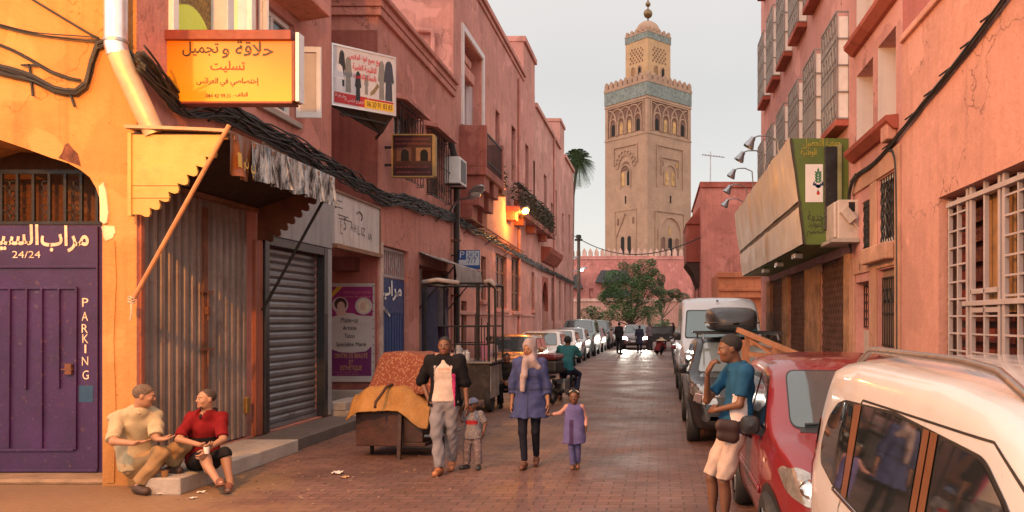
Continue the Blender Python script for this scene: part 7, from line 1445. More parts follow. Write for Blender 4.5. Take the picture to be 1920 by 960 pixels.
# ================================================================== people: signed-distance figures meshed with surface nets
def V3(*a): return np.array(a, float)
class Field:
    def __init__(s, vox): s.h = vox; s.p = []
    def cone(s, a, b, ra, rb, k=.02, op='+', fa=False, fb=False, dep=None, sq=1.0):
        """tapered capsule; fa/fb cut flat at the ends; dep = direction along which it is flattened by factor sq"""
        s.p.append(('c', np.array(a, float), np.array(b, float), ra, rb, k, op, fa, fb, None if dep is None else np.array(dep, float) / np.linalg.norm(dep), sq)); return s
    def ell(s, c, r, R=None, k=.015, op='+'): s.p.append(('e', np.array(c, float), np.array(r, float), np.eye(3) if R is None else np.array(R, float), k, op)); return s
    def cut(s, pt, n): s.p.append(('p', np.array(pt, float), np.array(n, float) / np.linalg.norm(n))); return s
    def mesh(s, wrinkle=0, seed=0, wfreq=22):
        h = s.h; los = []; his = []
        for q in s.p:
            if q[0] == 'c' and q[6] == '+': r = max(q[3], q[4]) + .03; los.append(np.minimum(q[1], q[2]) - r); his.append(np.maximum(q[1], q[2]) + r)
            elif q[0] == 'e' and q[5] == '+': r = q[2].max() + .03; los.append(q[1] - r); his.append(q[1] + r)
        lo = np.min(los, 0) - 3 * h; hi = np.max(his, 0) + 3 * h; n = np.ceil((hi - lo) / h).astype(int) + 1
        F = np.full(n, .5, np.float32); ax = [lo[i] + h * np.arange(n[i]) for i in range(3)]
        for q in s.p:
            if q[0] == 'p': 
                d = (ax[0][:, None, None] - q[1][0]) * q[2][0] + (ax[1][None, :, None] - q[1][1]) * q[2][1] + (ax[2][None, None, :] - q[1][2]) * q[2][2]; F = np.maximum(F, d.astype(np.float32)); continue
            if q[0] == 'c': m = max(q[3], q[4]) + max(q[5], 3 * h) + .01; l0 = np.minimum(q[1], q[2]) - m; h0 = np.maximum(q[1], q[2]) + m
            else: m = q[2].max() + max(q[4], 3 * h) + .005; l0 = q[1] - m; h0 = q[1] + m
            i0 = np.maximum(np.floor((l0 - lo) / h).astype(int), 0); i1 = np.minimum(np.ceil((h0 - lo) / h).astype(int) + 1, n)
            if (i1 <= i0).any(): continue
            sl = tuple(slice(a, b) for a, b in zip(i0, i1)); Px, Py, Pz = np.meshgrid(*[ax[i][sl[i]] for i in range(3)], indexing='ij'); P = np.stack([Px, Py, Pz], -1)
            if q[0] == 'c':
                _, a, b, ra, rb, k, op, fa, fb, dep, sq = q; ba = b - a; L2 = ba @ ba; t0 = ((P - a) @ ba) / L2; t = np.clip(t0, 0, 1); D = P - a - t[..., None] * ba
                if dep is not None: D = D + ((D @ dep) * (sq - 1))[..., None] * dep
                d = np.sqrt((D * D).sum(-1)) - (ra + (rb - ra) * t); Ln = math.sqrt(L2)
                if fb: d = np.maximum(d, (t0 - 1) * Ln)
                if fa: d = np.maximum(d, -t0 * Ln)
            else:
                _, c, r, R, k, op = q; D = ((P - c) @ R.T) / r; l = np.sqrt((D * D).sum(-1)) + 1e-9; g = np.sqrt(((D / r) ** 2).sum(-1)) + 1e-9; d = l * (l - 1) / g
            A = F[sl]
            if op == '+':
                hh = np.clip(.5 + .5 * (A - d) / k, 0, 1) if k > 0 else (d < A).astype(float); F[sl] = (A * (1 - hh) + d * hh - k * hh * (1 - hh)) if k > 0 else np.minimum(A, d)
            else: F[sl] = np.maximum(A, -d)
        if wrinkle:
            rs = np.random.RandomState(seed); Px, Py, Pz = np.meshgrid(*ax, indexing='ij'); w = 0
            for i in range(5):
                v = rs.normal(size=3) * wfreq * (.6 + .35 * i); v[2] *= .8; ph = rs.uniform(0, 6); w = w + np.sin(Px * v[0] + Py * v[1] + Pz * v[2] + ph + 1.6 * np.sin(Pz * wfreq * .5 + Px * 9 + i)) / (1 + .4 * i)
            F = F + (wrinkle * w * .5).astype(np.float32)
        return nets(F, lo, h)
def nets(F, lo, h):
    S = F < 0; n = F.shape; c = [F[i:n[0] - 1 + i, j:n[1] - 1 + j, k:n[2] - 1 + k] for i in (0, 1) for j in (0, 1) for k in (0, 1)]
    cs = [v < 0 for v in c]; cnt = sum(v.astype(np.int8) for v in cs); act = (cnt > 0) & (cnt < 8); idx = np.argwhere(act); m = len(idx)
    if m == 0: return np.zeros((0, 3)), np.zeros((0, 4), int)
    vals = np.stack([v[act] for v in c], -1); offs = np.array([(i, j, k) for i in (0, 1) for j in (0, 1) for k in (0, 1)], float); acc = np.zeros((m, 3)); num = np.zeros(m)
    for a in range(8):
        for b in range(a + 1, 8):
            if np.abs(offs[a] - offs[b]).sum() != 1: continue
            va, vb = vals[:, a], vals[:, b]; x = (va < 0) != (vb < 0); t = np.where(x, va / np.where(va == vb, 1, va - vb), 0); acc += np.where(x[:, None], offs[a] + t[:, None] * (offs[b] - offs[a]), 0); num += x
    V = lo + h * (idx + acc / num[:, None]); ID = np.full(act.shape, -1, int); ID[act] = np.arange(m); Q = []
    for ax_ in range(3):
        u, v = [(1, 2), (2, 0), (0, 1)][ax_]; s0 = [slice(1, -1)] * 3; s0[ax_] = slice(0, -1); s1 = list(s0); s1[ax_] = slice(1, None)
        A, B = S[tuple(s0)], S[tuple(s1)]; e = np.argwhere(A != B); 
        if not len(e): continue
        fl = A[tuple(e.T)]; base = e.copy(); off = np.array([1, 1, 1]); off[ax_] = 0; base = base + off
        def g(du, dv): q = base.copy(); q[:, u] -= du; q[:, v] -= dv; return ID[tuple(q.T)]
        q = np.stack([g(1, 1), g(0, 1), g(0, 0), g(1, 0)], -1); q[~fl] = q[~fl][:, ::-1]; Q.append(q)
    Q = np.concatenate(Q); Q = Q[(Q >= 0).all(1)]; return V, Q
def fmesh(name, field, mats, parent, pick=None, wrinkle=0, seed=0, wfreq=22, smooth_it=1):
    V, Q = field.mesh(wrinkle, seed, wfreq); me = bpy.data.meshes.new(name); me.vertices.add(len(V)); me.vertices.foreach_set('co', V.reshape(-1)); me.loops.add(len(Q) * 4); me.loops.foreach_set('vertex_index', Q.reshape(-1)); me.polygons.add(len(Q)); me.polygons.foreach_set('loop_start', np.arange(len(Q)) * 4); me.polygons.foreach_set('loop_total', np.full(len(Q), 4)); me.polygons.foreach_set('use_smooth', np.ones(len(Q), bool)); me.update(calc_edges=True); me.validate()
    ms = mats if isinstance(mats, (list, tuple)) else [mats]
    for m in ms: me.materials.append(m)
    if pick is not None and len(me.polygons) == len(Q): me.polygons.foreach_set('material_index', pick(V[Q].mean(1)).astype(np.int32))
    o = bpy.data.objects.new(name, me); COL.objects.link(o); o.parent = parent
    if smooth_it: md = o.modifiers.new('smooth', 'SMOOTH'); md.factor = .4; md.iterations = 2
    return o
def skin_mat(name, c): return M(name, c, .5, .08, 6, .1, 120, spec=.4)
sk_d = skin_mat('deep_brown_skin', (.145, .062, .034)); sk_m = skin_mat('brown_skin', (.27, .125, .07)); sk_l = skin_mat('tan_skin', (.36, .18, .105)); lipm = M('lips', (.17, .055, .045), .45, 0); lip2 = M('lips_tan', (.27, .095, .07), .45, 0); eyed = M('dark_eye', (.015, .010, .008), .2, 0); eyew = M('eye_white', (.30, .24, .21), .3, 0); hairk = M('black_hair', (.012, .010, .009), .7, .3, 30, .6, 160); hairg = M('greying_hair', (.13, .085, .06), .8, .4, 40, .6, 160)
def cloth(name, c, **k): k.setdefault('spec', .12); return M(name, c, k.pop('rough', .9), k.pop('var', .16), k.pop('scale', 6), k.pop('bump', .5), k.pop('bscale', 10), **k)
def N3(v): v = np.array(v, float); return v / np.linalg.norm(v)
STAND = dict(pelvis=(0, 0, .94), waist=(0, 0, 1.08), chest=(0, 0, 1.28), neck=(0, .0, 1.46), head=(0, -.015, 1.605), shl=(-.175, 0, 1.42), shr=(.175, 0, 1.42), ell=(-.235, .02, 1.13), elr=(.235, .02, 1.13), wrl=(-.25, -.04, .88), wrr=(.25, -.04, .88), hil=(-.09, 0, .90), hir=(.09, 0, .90), knl=(-.10, -.01, .49), knr=(.10, -.01, .49), anl=(-.10, .02, .08), anr=(.10, .02, .08), tol=(-.115, -.14, .035), tor=(.115, -.14, .035), face=(0, -1, 0), up=(0, 0, 1))
class Person:
    """local frame: faces -y (towards the camera when unrotated); l = smaller x. Sizes for a 1.72 m adult, then scaled."""
    def __init__(s, label, loc, rz=0, scale=1.0, vox=.009, skin=sk_m, group=None, hsc=1.0, girth=1.0, hands=True, lips=None, faced=True, **pose):
        s.J = {k: np.array(v, float) for k, v in {**STAND, **pose}.items()}; s.sc = scale; s.t = thing('person', label, 'person', loc, rz, group); s.t.scale = (scale,) * 3; s.vox = vox / scale; s.g = girth; s.hs = hsc; s.skin = skin
        J = s.J; f = N3(J['face']); u = np.array(J['up'], float); u = N3(u - f * (u @ f)); r = np.cross(f, u); s.f, s.u, s.r = f, u, r; s.R = np.array([r, f, u]); s.hc = J['head']; s.body(hands, lips or lipm, faced)
    def H(s, x, y, z): return s.hc + s.hs * (s.r * x + s.f * y + s.u * z)
    def torso(s, F, e=0.0, k=.04, chest=.135, waist=.115, hip=.125, top=True):
        J = s.J; g = s.g; ax = N3(J['neck'] - J['pelvis']); lat = N3(J['shr'] - J['shl']); dep = np.cross(ax, lat)
        hl = N3(J['hir'] - J['hil']); o = .045
        for sg in (-1, 1):
            F.cone(J['pelvis'] + hl * sg * o * 1.1, J['waist'] + lat * sg * o * .6, hip * g * .92 + e, waist * g * .9 + e, k, dep=dep, sq=1.12); F.cone(J['waist'] + lat * sg * o * .6, J['chest'] + lat * sg * o * 1.15, waist * g * .9 + e, chest * g * .86 + e, k, dep=dep, sq=1.2)
        F.cone(J['chest'], J['neck'] - ax * .06, chest * g * .9 + e, .07 + e, k, dep=dep, sq=1.15)
        for sd in 'lr': F.cone(J['chest'] + (J['sh' + sd] - J['neck']) * .35, J['sh' + sd], .078 * g + e, .048 * g + e, k); 
        F.cone(J['neck'] - ax * .02 + 0 * ax, (J['shl']), .048 + e, .046 * g + e, k); F.cone(J['neck'] - ax * .02, (J['shr']), .048 + e, .046 * g + e, k); return dep
    def arm(s, F, sd, e=0, frac=2.0, k=.02, flat=True):
        """frac 0..1 upper arm, 1..2 to the wrist"""
        J = s.J; a, b, c = J['sh' + sd], J['el' + sd], J['wr' + sd]; g = s.g
        if frac <= 1: F.cone(a, a + (b - a) * frac, .047 * g + e, (.047 - .008 * frac) * g + e, k, fb=flat)
        else: F.cone(a, b, .047 * g + e, .039 * g + e, k); F.cone(b, b + (c - b) * (frac - 1), .040 * g + e, (.040 - .014 * (frac - 1)) * g + e, k, fb=flat)
    def leg(s, F, sd, e=0, frac=2.0, k=.02, flat=True, flare=0):
        J = s.J; a, b, c = J['hi' + sd], J['kn' + sd], J['an' + sd]; g = s.g; th, kn, an = .082 * g, .054 * g, .037 * g
        if frac <= 1: F.cone(a, a + (b - a) * frac, th + e, th + (kn - th) * frac + e + flare, k, fb=flat)
        else:
            F.cone(a, b, th + e, kn + e, k); q = b + (c - b) * (frac - 1); F.cone(b, q, kn + e, kn + (an - kn) * (frac - 1) + e + flare, k, fb=flat)
            if not flat or e == 0: cal = b + (c - b) * .3; F.ell(cal + np.array([0, .018, 0]), (.05 * g + e,) * 2 + (.12,), None, .03)
    def hand(s, F, sd):
        J = s.J; w = J['wr' + sd]; d = N3(J.get('hd' + sd, w - J['el' + sd])); pn = np.array(J.get('hn' + sd, (1, 0, 0) if sd == 'l' else (-1, 0, 0)), float); pn = N3(pn - d * (pn @ d)); lat = np.cross(d, pn)
        if sd == 'r': lat = -lat
        curl = J.get('cu' + sd, np.array([.35]))[0] if isinstance(J.get('cu' + sd, .35), np.ndarray) and J.get('cu' + sd, .35).shape else float(J.get('cu' + sd, .35))
        pc = w + d * .052; F.cone(w, w + d * .03, .026, .03, .012, dep=pn, sq=1.3); 
        for q in (-.022, 0, .022): F.cone(w + d * .025 + lat * q * .8, w + d * .085 + lat * q * 1.25, .019, .016, .010)
        for i, (o, L) in enumerate(((.034, .062), (.012, .074), (-.011, .070), (-.032, .055))):
            k0 = w + d * .088 + lat * o; a1 = curl * .7; p1 = k0 + (d * cos(a1) + pn * sin(a1)) * L * .55 + lat * o * .12; a2 = curl * 1.9; p2 = p1 + (d * cos(a2) + pn * sin(a2)) * L * .5; F.cone(k0, p1, .0100, .0092, .005); F.cone(p1, p2, .0092, .0076, .004)
        t0 = w + d * .03 + lat * .026; t1 = t0 + N3(d * .75 + lat * .8 + pn * .3) * .045; t2 = t1 + N3(d + lat * .25 + pn * (.2 + curl * .5)) * .036; F.cone(t0, t1, .015, .0115, .008); F.cone(t1, t2, .0115, .0090, .004)
    def body(s, hands, lips, faced):
        J = s.J; F = Field(s.vox); s.torso(F, -.016)
        for sd in 'lr':
            s.arm(F, sd, -.002, 2, flat=False); s.leg(F, sd, -.004, 2, flat=False); J_ = J['an' + sd]; F.cone(J_ + (0, .03, -.035), J['to' + sd], .03, .022, .02)
            if hands: s.hand(F, sd)
            else: F.ell(J['wr' + sd] + N3(J['wr' + sd] - J['el' + sd]) * .06, (.035, .03, .07))
        nb = J['neck'] - s.u * .03; F.cone(nb, s.H(0, -.02, -.04), .058, .050 * s.hs, .025)
        R = s.R; hs = s.hs; E = lambda p, r, k=.015, op='+': F.ell(s.H(*p), np.array(r) * hs, R, k, op)
        E((0, -.012, .035), (.073, .092, .082), .02); E((0, .022, -.015), (.062, .070, .088), .03); E((0, .042, -.072), (.040, .040, .036), .03); E((0, .02, -.05), (.052, .05, .05), .03)
        if faced:
            E((0, .082, .026), (.045, .014, .010), .016)                                   # brow
            for sx in (-1, 1): E((sx * .030, .096, .006), (.017, .014, .011), 0, '-'); E((sx * .030, .079, .006), (.0155, .0125, .0115), .004); E((sx * .042, .062, -.022), (.022, .022, .02), .02)
            F.cone(s.H(0, .088, .010), s.H(0, .104, -.020), .0085 * hs, .0125 * hs, .010); E((-.011, .094, -.024), (.009, .010, .007), .006); E((.011, .094, -.024), (.009, .010, .007), .006)
            E((0, .086, -.047), (.024, .012, .0065), .006); E((0, .084, -.058), (.020, .012, .007), .006); E((0, .079, -.084), (.016, .013, .012), .014)
        for sx in (-1, 1): E((sx * .074, -.008, -.002), (.010, .020, .031), .006)
        hc = s.hc; u_, f_, r_ = s.u, s.f, s.r
        def pick(c):
            L = (c - hc) / hs; x, y, z = L @ r_, L @ f_, L @ u_; out = np.zeros(len(c), int)
            if faced:
                out[(np.abs(x) < .025) & (y > .068) & (z < -.041) & (z > -.066)] = 1
                ex = np.abs(np.abs(x) - .030) if s.vox * s.sc < .0105 else np.full(len(c), 9.0); out[(ex < .0125) & (y > .07) & (np.abs(z - .005) < .0055)] = 3; out[(ex < .0065) & (y > .07) & (np.abs(z - .005) < .007)] = 2
                out[(ex < .016) & (y > .066) & (z > .0225) & (z < .0275)] = 2
            return out
        s.bodyo = fmesh('body', F, [s.skin, lips, eyed, eyew], s.t, pick)
    def hair(s, mat=hairk, grow=.006, front=.045, low=-.03, name='hair', extra=None):
        F = Field(s.vox); hs = s.hs; F.ell(s.H(0, -.014, .037), np.array((.073 + grow, .092 + grow, .082 + grow)) * hs, s.R, .01); F.cut(s.H(0, front + .028, .045), s.f * .82 - s.u * .57); F.cut(s.H(0, -.05, low), -s.u * .75 + s.f * .66)
        if extra: extra(F)
        return fmesh(name, F, mat, s.t)
    def top(s, mat, e=.014, sleeve=.62, hem=None, name='shirt', open_neck=.02, loose=0, wr=.004, hemflare=0, pick=None, extra=None, vee=None):
        F = Field(s.vox); J = s.J; dep = s.torso(F, e)
        if hem is not None:
            ax = N3(J['pelvis'] - J['waist']); hl = N3(J['hir'] - J['hil'])
            for sg in (-1, 1): F.cone(J['waist'] + hl * sg * .04, J['pelvis'] + ax * hem + hl * sg * .055, .105 * s.g + e + loose, .125 * s.g + e + loose + hemflare, .04, fb=True, dep=dep, sq=1.12)
        else: pass
        for sd in 'lr': s.arm(F, sd, e + .004, sleeve if np.isscalar(sleeve) else sleeve['lr'.index(sd)], .03)
        nb = J['neck']; F.cone(nb - s.u * .06, nb + s.u * open_neck, .062 + e, .056 + e * .5, .02, fb=True); F.cone(nb - s.u * .005 + s.f * .015, nb + s.u * .2, .052, .06, 0, '-')
        if vee: F.cone(nb + N3(s.f) * .09 - s.u * .02, nb + N3(s.f) * .12 - s.u * vee, .045, .004, 0, '-')
        if hem is not None: F.cut(J['pelvis'] + N3(J['pelvis'] - J['waist']) * hem, N3(J['pelvis'] - J['waist']))
        if extra: extra(F)
        return fmesh(name, F, mat, s.t, pick, wr, 3)
    def trousers(s, mat, e=.013, frac=1.97, name='trousers', flare=.006, wr=.005, waist=.10, extra=None, pick=None):
        F = Field(s.vox); J = s.J; lat = N3(J['hir'] - J['hil']); ax = N3(J['waist'] - J['pelvis']); dep = np.cross(lat, ax)
        for sg in (-1, 1): F.cone(J['pelvis'] + lat * sg * .05 - ax * .02, J['pelvis'] + ax * waist + lat * sg * .035, .115 * s.g + e, .105 * s.g + e, .04, dep=dep, sq=1.1, fb=True)
        for sd in 'lr': s.leg(F, sd, e, frac, .03, flare=flare)
        if extra: extra(F)
        return fmesh(name, F, mat, s.t, pick, wr, 5, 18)
    def shoe(s, sd, mat, sole=None, h=.05, w=.042, sandal=False):
        F = Field(s.vox * .9); J = s.J; a, t = J['an' + sd], J['to' + sd]; d = t - a; d[2] = 0; d = N3(d); hl = a - d * .035; hl[2] = a[2] - .035; tz = t.copy()
        if sandal: F.cone(hl - (0, 0, .018), tz + d * .02 - (0, 0, .012), .036, .040, .01, dep=(0, 0, 1), sq=3.2); F.cone(a * .35 + t * .65 + (0, 0, .01), a * .2 + t * .8 + (0, 0, .0), .044, .042, .01)
        else: F.cone(hl, tz + (0, 0, .006), w + .002, w, .02); F.cone(a - (0, 0, .02), a + (t - a) * .35, .044, .04, .02, )
        return fmesh('shoe' if not sandal else 'sandal', F, mat, s.t)
    def lo(s, v): return tuple(v)
# ---------------------------------------------------------------- walking family
jeans = cloth('faded_jeans', (.20, .185, .20), dirt=.5, dirtcol=(.33, .27, .24), scale=3); blackc = cloth('black_cloth', (.011, .010, .012)); cream_t = cloth('cream_tshirt', (.47, .38, .325)); pinkl_ = cloth('magenta_lining', (.45, .04, .14)); tanshoe = M('tan_leather', (.33, .12, .05), .5, .2, 9)
def place(px, py): 
    Y = CAMH * FPX / (py - CYP); return (X(px, Y), Y, 0)
man = Person('man in black jacket, cream t-shirt and faded jeans leading a small boy', place(834, 886), .05, .985, .009, sk_d, face=(.06, -1, -.02), shl=(-.18, .0, 1.41), ell=(-.30, .07, 1.16), wrl=(-.19, -.03, .92), elr=(.25, .03, 1.13), wrr=(.285, -.04, .87), hil=(-.085, 0, .9), knl=(-.075, -.12, .50), anl=(-.035, -.14, .08), tol=(-.05, -.30, .035), knr=(.07, .02, .49), anr=(.055, .17, .12), tor=(.07, .03, .04), hdl=(.5, -.3, -.8), cul=.6)
man.hair(hairk, .004, .03, -.02); man.trousers(jeans, .018, 1.98, flare=.014, wr=.014, waist=.02)
mts = man.top(cream_t, .013, .3, .03, 'tshirt', wr=.003, loose=.008)
def jacket_pick(c):
    out = np.zeros(len(c), int); x, y, z = c[:, 0], c[:, 1], c[:, 2]; out[(y < -.085) & (np.abs(np.abs(x) - .100) < .010) & (z < 1.36)] = 1; out[(y < -.02) & (x > .115) & (x < .150) & (z < 1.26)] = 2; return out
man.top([blackc, cloth('grey_zip_tape', (.40, .34, .31)), pinkl_], .030, (1.12, 1.05), .10, 'jacket', wr=.008, pick=jacket_pick, extra=lambda F: F.cone((0, -.26, 1.50), (0, -.26, .70), .178, .212, 0, '-'))
F_ = Field(man.vox); F_.cone((-.085, -.02, 1.46), (.085, -.02, 1.46), .045, .045, .02); F_.cone((-.09, .03, 1.47), (.09, .03, 1.47), .05, .05, .03); F_.cone((0, -.03, 1.38), (0, -.03, 1.6), .062, .065, 0, '-'); fmesh('hood', F_, cloth('hood_lining', (.34, .20, .15)), man.t, None, .004)
for sd in 'lr': man.shoe(sd, tanshoe)
def stick(o, tgt):
    bv = BVHTree.FromPolygons([v.co.copy() for v in tgt.data.vertices], [tuple(p.vertices) for p in tgt.data.polygons])
    for v in o.data.vertices:
        h = bv.ray_cast(Vector((v.co.x, -1, v.co.z)), Vector((0, 1, 0)))[0]
        if h: v.co.y = h.y - .003
tt = M('orange_print', (.50, .20, .10), .8, 0); t1_ = text('shirt_print', 'HUNTER', tt, man.t, (0.012, -.166, 1.315), (1, 0, 0), (0, .10, 1), .032, .15, bold=.02); t2_ = text('shirt_print', 'ATHLETIC DEPT', tt, man.t, (0.012, -.164, 1.275), (1, 0, 0), (0, .05, 1), .010, .14); stick(t1_, mts); stick(t2_, mts)
def dots(name, base, spot, sc=30, th=.28):
    m, N, L, p = nodes(name); tcn = N.new('ShaderNodeTexCoord'); v = N.new('ShaderNodeTexVoronoi'); v.inputs['Scale'].default_value = sc; L.new(tcn.outputs['Object'], v.inputs['Vector']); r = N.new('ShaderNodeValToRGB'); r.color_ramp.elements[0].position = th; r.color_ramp.elements[0].color = (*spot, 1); r.color_ramp.elements[1].position = th + .1; r.color_ramp.elements[1].color = (*base, 1); L.new(v.outputs['Distance'], r.inputs[0]); L.new(r.outputs[0], p.inputs['Base Color']); p.inputs['Roughness'].default_value = .9; return m
bsc = .535
boy = Person('toddler boy in a patterned grey t-shirt and denim cap holding a hand', place(887, 880), -.1, bsc, .0075, sk_d, hsc=1.42, girth=1.22, face=(-.25, -1, -.05), **{'neck': (0, 0, 1.36), 'head': (0, -.02, 1.53), 'chest': (0, 0, 1.2), 'shl': (-.17, 0, 1.31), 'shr': (.17, 0, 1.31), 'ell': (-.27, .02, 1.16), 'wrl': (-.30, -.02, 1.34), 'elr': (.29, .03, 1.10), 'wrr': (.30, -.12, .92), 'anl': (-.17, .05, .08), 'tol': (-.25, -.09, .045), 'knl': (-.15, 0, .45), 'anr': (.14, .0, .08), 'tor': (.17, -.16, .045), 'knr': (.13, -.03, .45), 'hdl': (0, 0, 1), 'waist': (0, 0, 1.02), 'pelvis': (0, 0, .88), 'hil': (-.09, 0, .84), 'hir': (.09, 0, .84)})
boy.hair(hairk, .004, .03, -.02)
red_b = cloth('red_chest_band', (.36, .03, .035)); gsh = dots('grey_diamond_print', (.16, .135, .14), (.44, .40, .38), 44)
boy.top([gsh, red_b], .026, .9, .14, 'tshirt', pick=lambda c: ((np.abs(c[:, 2] - 1.13) < .05) & (np.abs(c[:, 0]) < .15) & (c[:, 1] < 0)).astype(int)); boy.trousers(dots('grey_print_trousers', (.17, .12, .12), (.27, .2, .19), 12), .024, 1.86, flare=.02, wr=.008, waist=.02)
for sd in 'lr': boy.shoe(sd, M('dark_trainers', (.03, .032, .035), .6, .3, 20), w=.055)
denim = cloth('denim', (.05, .06, .15), dirt=.2, dirtcol=(.10, .10, .18), scale=4); F_ = Field(boy.vox); hs = boy.hs; F_.ell(boy.H(0, -.012, .055), np.array((.083, .102, .075)) * hs, boy.R, .01); F_.cut(boy.H(0, 0, .04), -boy.u + boy.f * .12); F_.ell(boy.H(0, .10, .052), np.array((.062, .055, .010)) * hs, boy.R, .02); fmesh('cap', F_, cloth('washed_denim_cap', (.20, .20, .27)), boy.t)
wom = Person('woman in a lilac headscarf and blue denim tunic with dark leggings', place(993, 876), .0, .955, .009, sk_m, hsc=1.0, girth=.94, face=(-.35, -1, -.12), shl=(-.15, 0, 1.415), shr=(.15, 0, 1.415), ell=(-.225, .03, 1.13), wrl=(-.235, -.03, .88), elr=(.23, .03, 1.12), wrr=(.255, -.05, .88), knl=(-.075, -.11, .49), anl=(-.045, -.13, .08), tol=(-.06, -.28, .035), knr=(.08, .0, .49), anr=(.07, .15, .11), tor=(.085, .01, .04))
wom.trousers(cloth('black_leggings', (.014, .014, .022)), .006, 1.93, flare=0, wr=.002)
def tunic_pick(c):
    x, y, z = c[:, 0], c[:, 1], c[:, 2]; out = np.zeros(len(c), int); f = y < -.02; out[f & (np.abs(x) < .009) & (z < 1.42)] = 1
    for sx in (-1, 1): out[f & (np.abs(x - sx * .09) < .05) & (np.abs(z - 1.235) < .006)] = 1; out[f & (np.abs(x - sx * .09) < .05) & (np.abs(z - 1.14) < .004)] = 1
    out[(np.abs(z - 1.06) < .016)] = 1; out[(np.abs(z - .66) < .008)] = 1; return out
wom.top([denim, cloth('dark_denim_seam', (.035, .04, .085))], .022, 1.55, .26, 'tunic', loose=.012, hemflare=.055, wr=.012, pick=tunic_pick)
scf = cloth('lilac_headscarf', (.33, .25, .245), scale=5); F_ = Field(wom.vox); R = wom.R
F_.ell(wom.H(0, -.02, .035), (.092, .112, .105), R, .02); F_.ell(wom.H(0, -.02, -.07), (.088, .09, .10), R, .03); F_.cone(wom.J['neck'] + (0, .0, .03), wom.J['neck'] + (0, .0, -.06), .085, .115, .04); F_.ell(wom.H(0, .105, -.012), (.056, .07, .082), R, 0, '-')
F_.cone((-.03, -.10, 1.45), (-.055, -.155, 1.25), .05, .048, .03); F_.cone((-.055, -.155, 1.25), (-.075, -.165, 1.04), .048, .036, .02, fb=True); F_.cone((.05, -.08, 1.44), (.12, -.06, 1.36), .06, .05, .04); F_.cone((.02, .08, 1.47), (.04, .10, 1.32), .07, .05, .04); fmesh('headscarf', F_, scf, wom.t, None, .009, 7, 30)
for sd in 'lr': wom.shoe(sd, M('brown_flat_shoe', (.12, .045, .025), .5, .2, 9), h=.03, w=.034)
gsc = .60
girl = Person('little girl in a blue pinafore with a side bun holding the hand of the woman', place(1077, 880), .05, gsc, .0075, sk_d, hsc=1.34, girth=1.02, face=(-.1, -1, -.10), **{'neck': (0, 0, 1.38), 'head': (0, -.02, 1.55), 'chest': (0, 0, 1.22), 'shl': (-.155, 0, 1.33), 'shr': (.155, 0, 1.33), 'ell': (-.30, .0, 1.20), 'wrl': (-.47, -.02, 1.17), 'elr': (.24, .03, 1.08), 'wrr': (.25, -.10, .92), 'hdl': (-1, 0, .15), 'hnl': (0, 0, -1), 'knl': (-.06, -.02, .48), 'anl': (-.03, .02, .08), 'tol': (-.04, -.12, .04), 'knr': (.07, .03, .48), 'anr': (.06, .12, .10), 'tor': (.07, -.02, .04)})
def bun(F):
    for k in range(9): a = k * 2.4; F.ell(girl.H(.105 + .022 * cos(a), -.01 + .02 * sin(a * 1.7), .075 + .022 * sin(a)), np.array((.026, .026, .026)) * girl.hs, None, .012)
girl.hair(hairk, .008, .015, -.03, extra=bun); girl.trousers(cloth('lilac_blue_trousers', (.10, .095, .22)), .012, 1.92, flare=.012); girl.top(cloth('pale_pink_top', (.42, .22, .185)), .002, 1.95, .0, 'shirt', wr=.002)
F_ = Field(girl.vox); 
for sg in (-1, 1): F_.cone((sg * .05, 0, 1.24), (sg * .075, .0, .56), .150, .175, .05, fb=True, dep=(0, 1, 0), sq=1.15); F_.cone((sg * .10, -.09, 1.20), (sg * .11, .0, 1.39), .03, .03, .02); F_.cone((sg * .10, .08, 1.2), (sg * .11, .0, 1.39), .03, .03, .02)
F_.cone((0, -.19, 1.40), (0, -.22, 1.27), .07, .03, 0, '-'); F_.cut((0, 0, 1.40), (0, 0, 1)); pass
fmesh('pinafore', F_, [cloth('violet_blue_pinafore', (.115, .10, .235)), cloth('dark_pinafore_front', (.06, .035, .09))], girl.t, lambda c: ((c[:, 0] < -.01) & (c[:, 0] > -.10) & (c[:, 2] < 1.08) & (c[:, 1] < 0)).astype(int), .008, 4)
w = MB(); w.tube([girl.H(.07 * cos(t), .03 + .05 * sin(t) * 0, .075 + .03 * sin(t)) for t in [i * pi / 8 for i in range(9)]], .012, 6); w.build('hairband', M('pale_hairband', (.5, .42, .35), .6, .1, 9), girl.t)
for sd in 'lr': girl.shoe(sd, M('brown_sandal', (.17, .07, .04), .6, .2, 9), w=.045)
# ---------------------------------------------------------------- two men sitting by the step
old = Person('older grey haired man in pale shirt and khaki trousers squatting by the step', (-5.80, 8.98, .0), radians(0), 1.06, .008, sk_l, lips=lip2, girth=1.06, pelvis=(-.08, .02, .28), waist=(-.11, .0, .44), chest=(-.075, -.04, .68), neck=(.0, -.08, .86), head=(.06, -.10, 1.0), shl=(-.19, -.14, .775), shr=(.075, .045, .795), ell=(-.08, -.36, .56), wrl=(.17, -.42, .55), elr=(.20, -.12, .57), wrr=(.36, -.34, .58), hil=(-.02, -.03, .28), hir=(.02, .11, .28), knl=(.34, -.25, .42), knr=(.40, .03, .46), anl=(.12, -.28, .09), anr=(.26, .02, .22), tol=(.24, -.34, .045), tor=(.40, -.05, .20), face=(.88, .38, -.18), hdl=(.9, .05, .15), hnl=(0, 0, 1), hdr=(.95, .1, .05), hnr=(-.2, -.1, 1), cul=.15, cur=.3)
palesh = cloth('pale_yellow_shirt', (.40, .32, .20), scale=5); khaki = cloth('khaki_trousers', (.30, .185, .09), scale=4)
old.hair(hairg, .007, .03, -.05); old.top(palesh, .016, .92, .05, wr=.014); old.trousers(khaki, .016, 1.86, flare=.014, wr=.014)
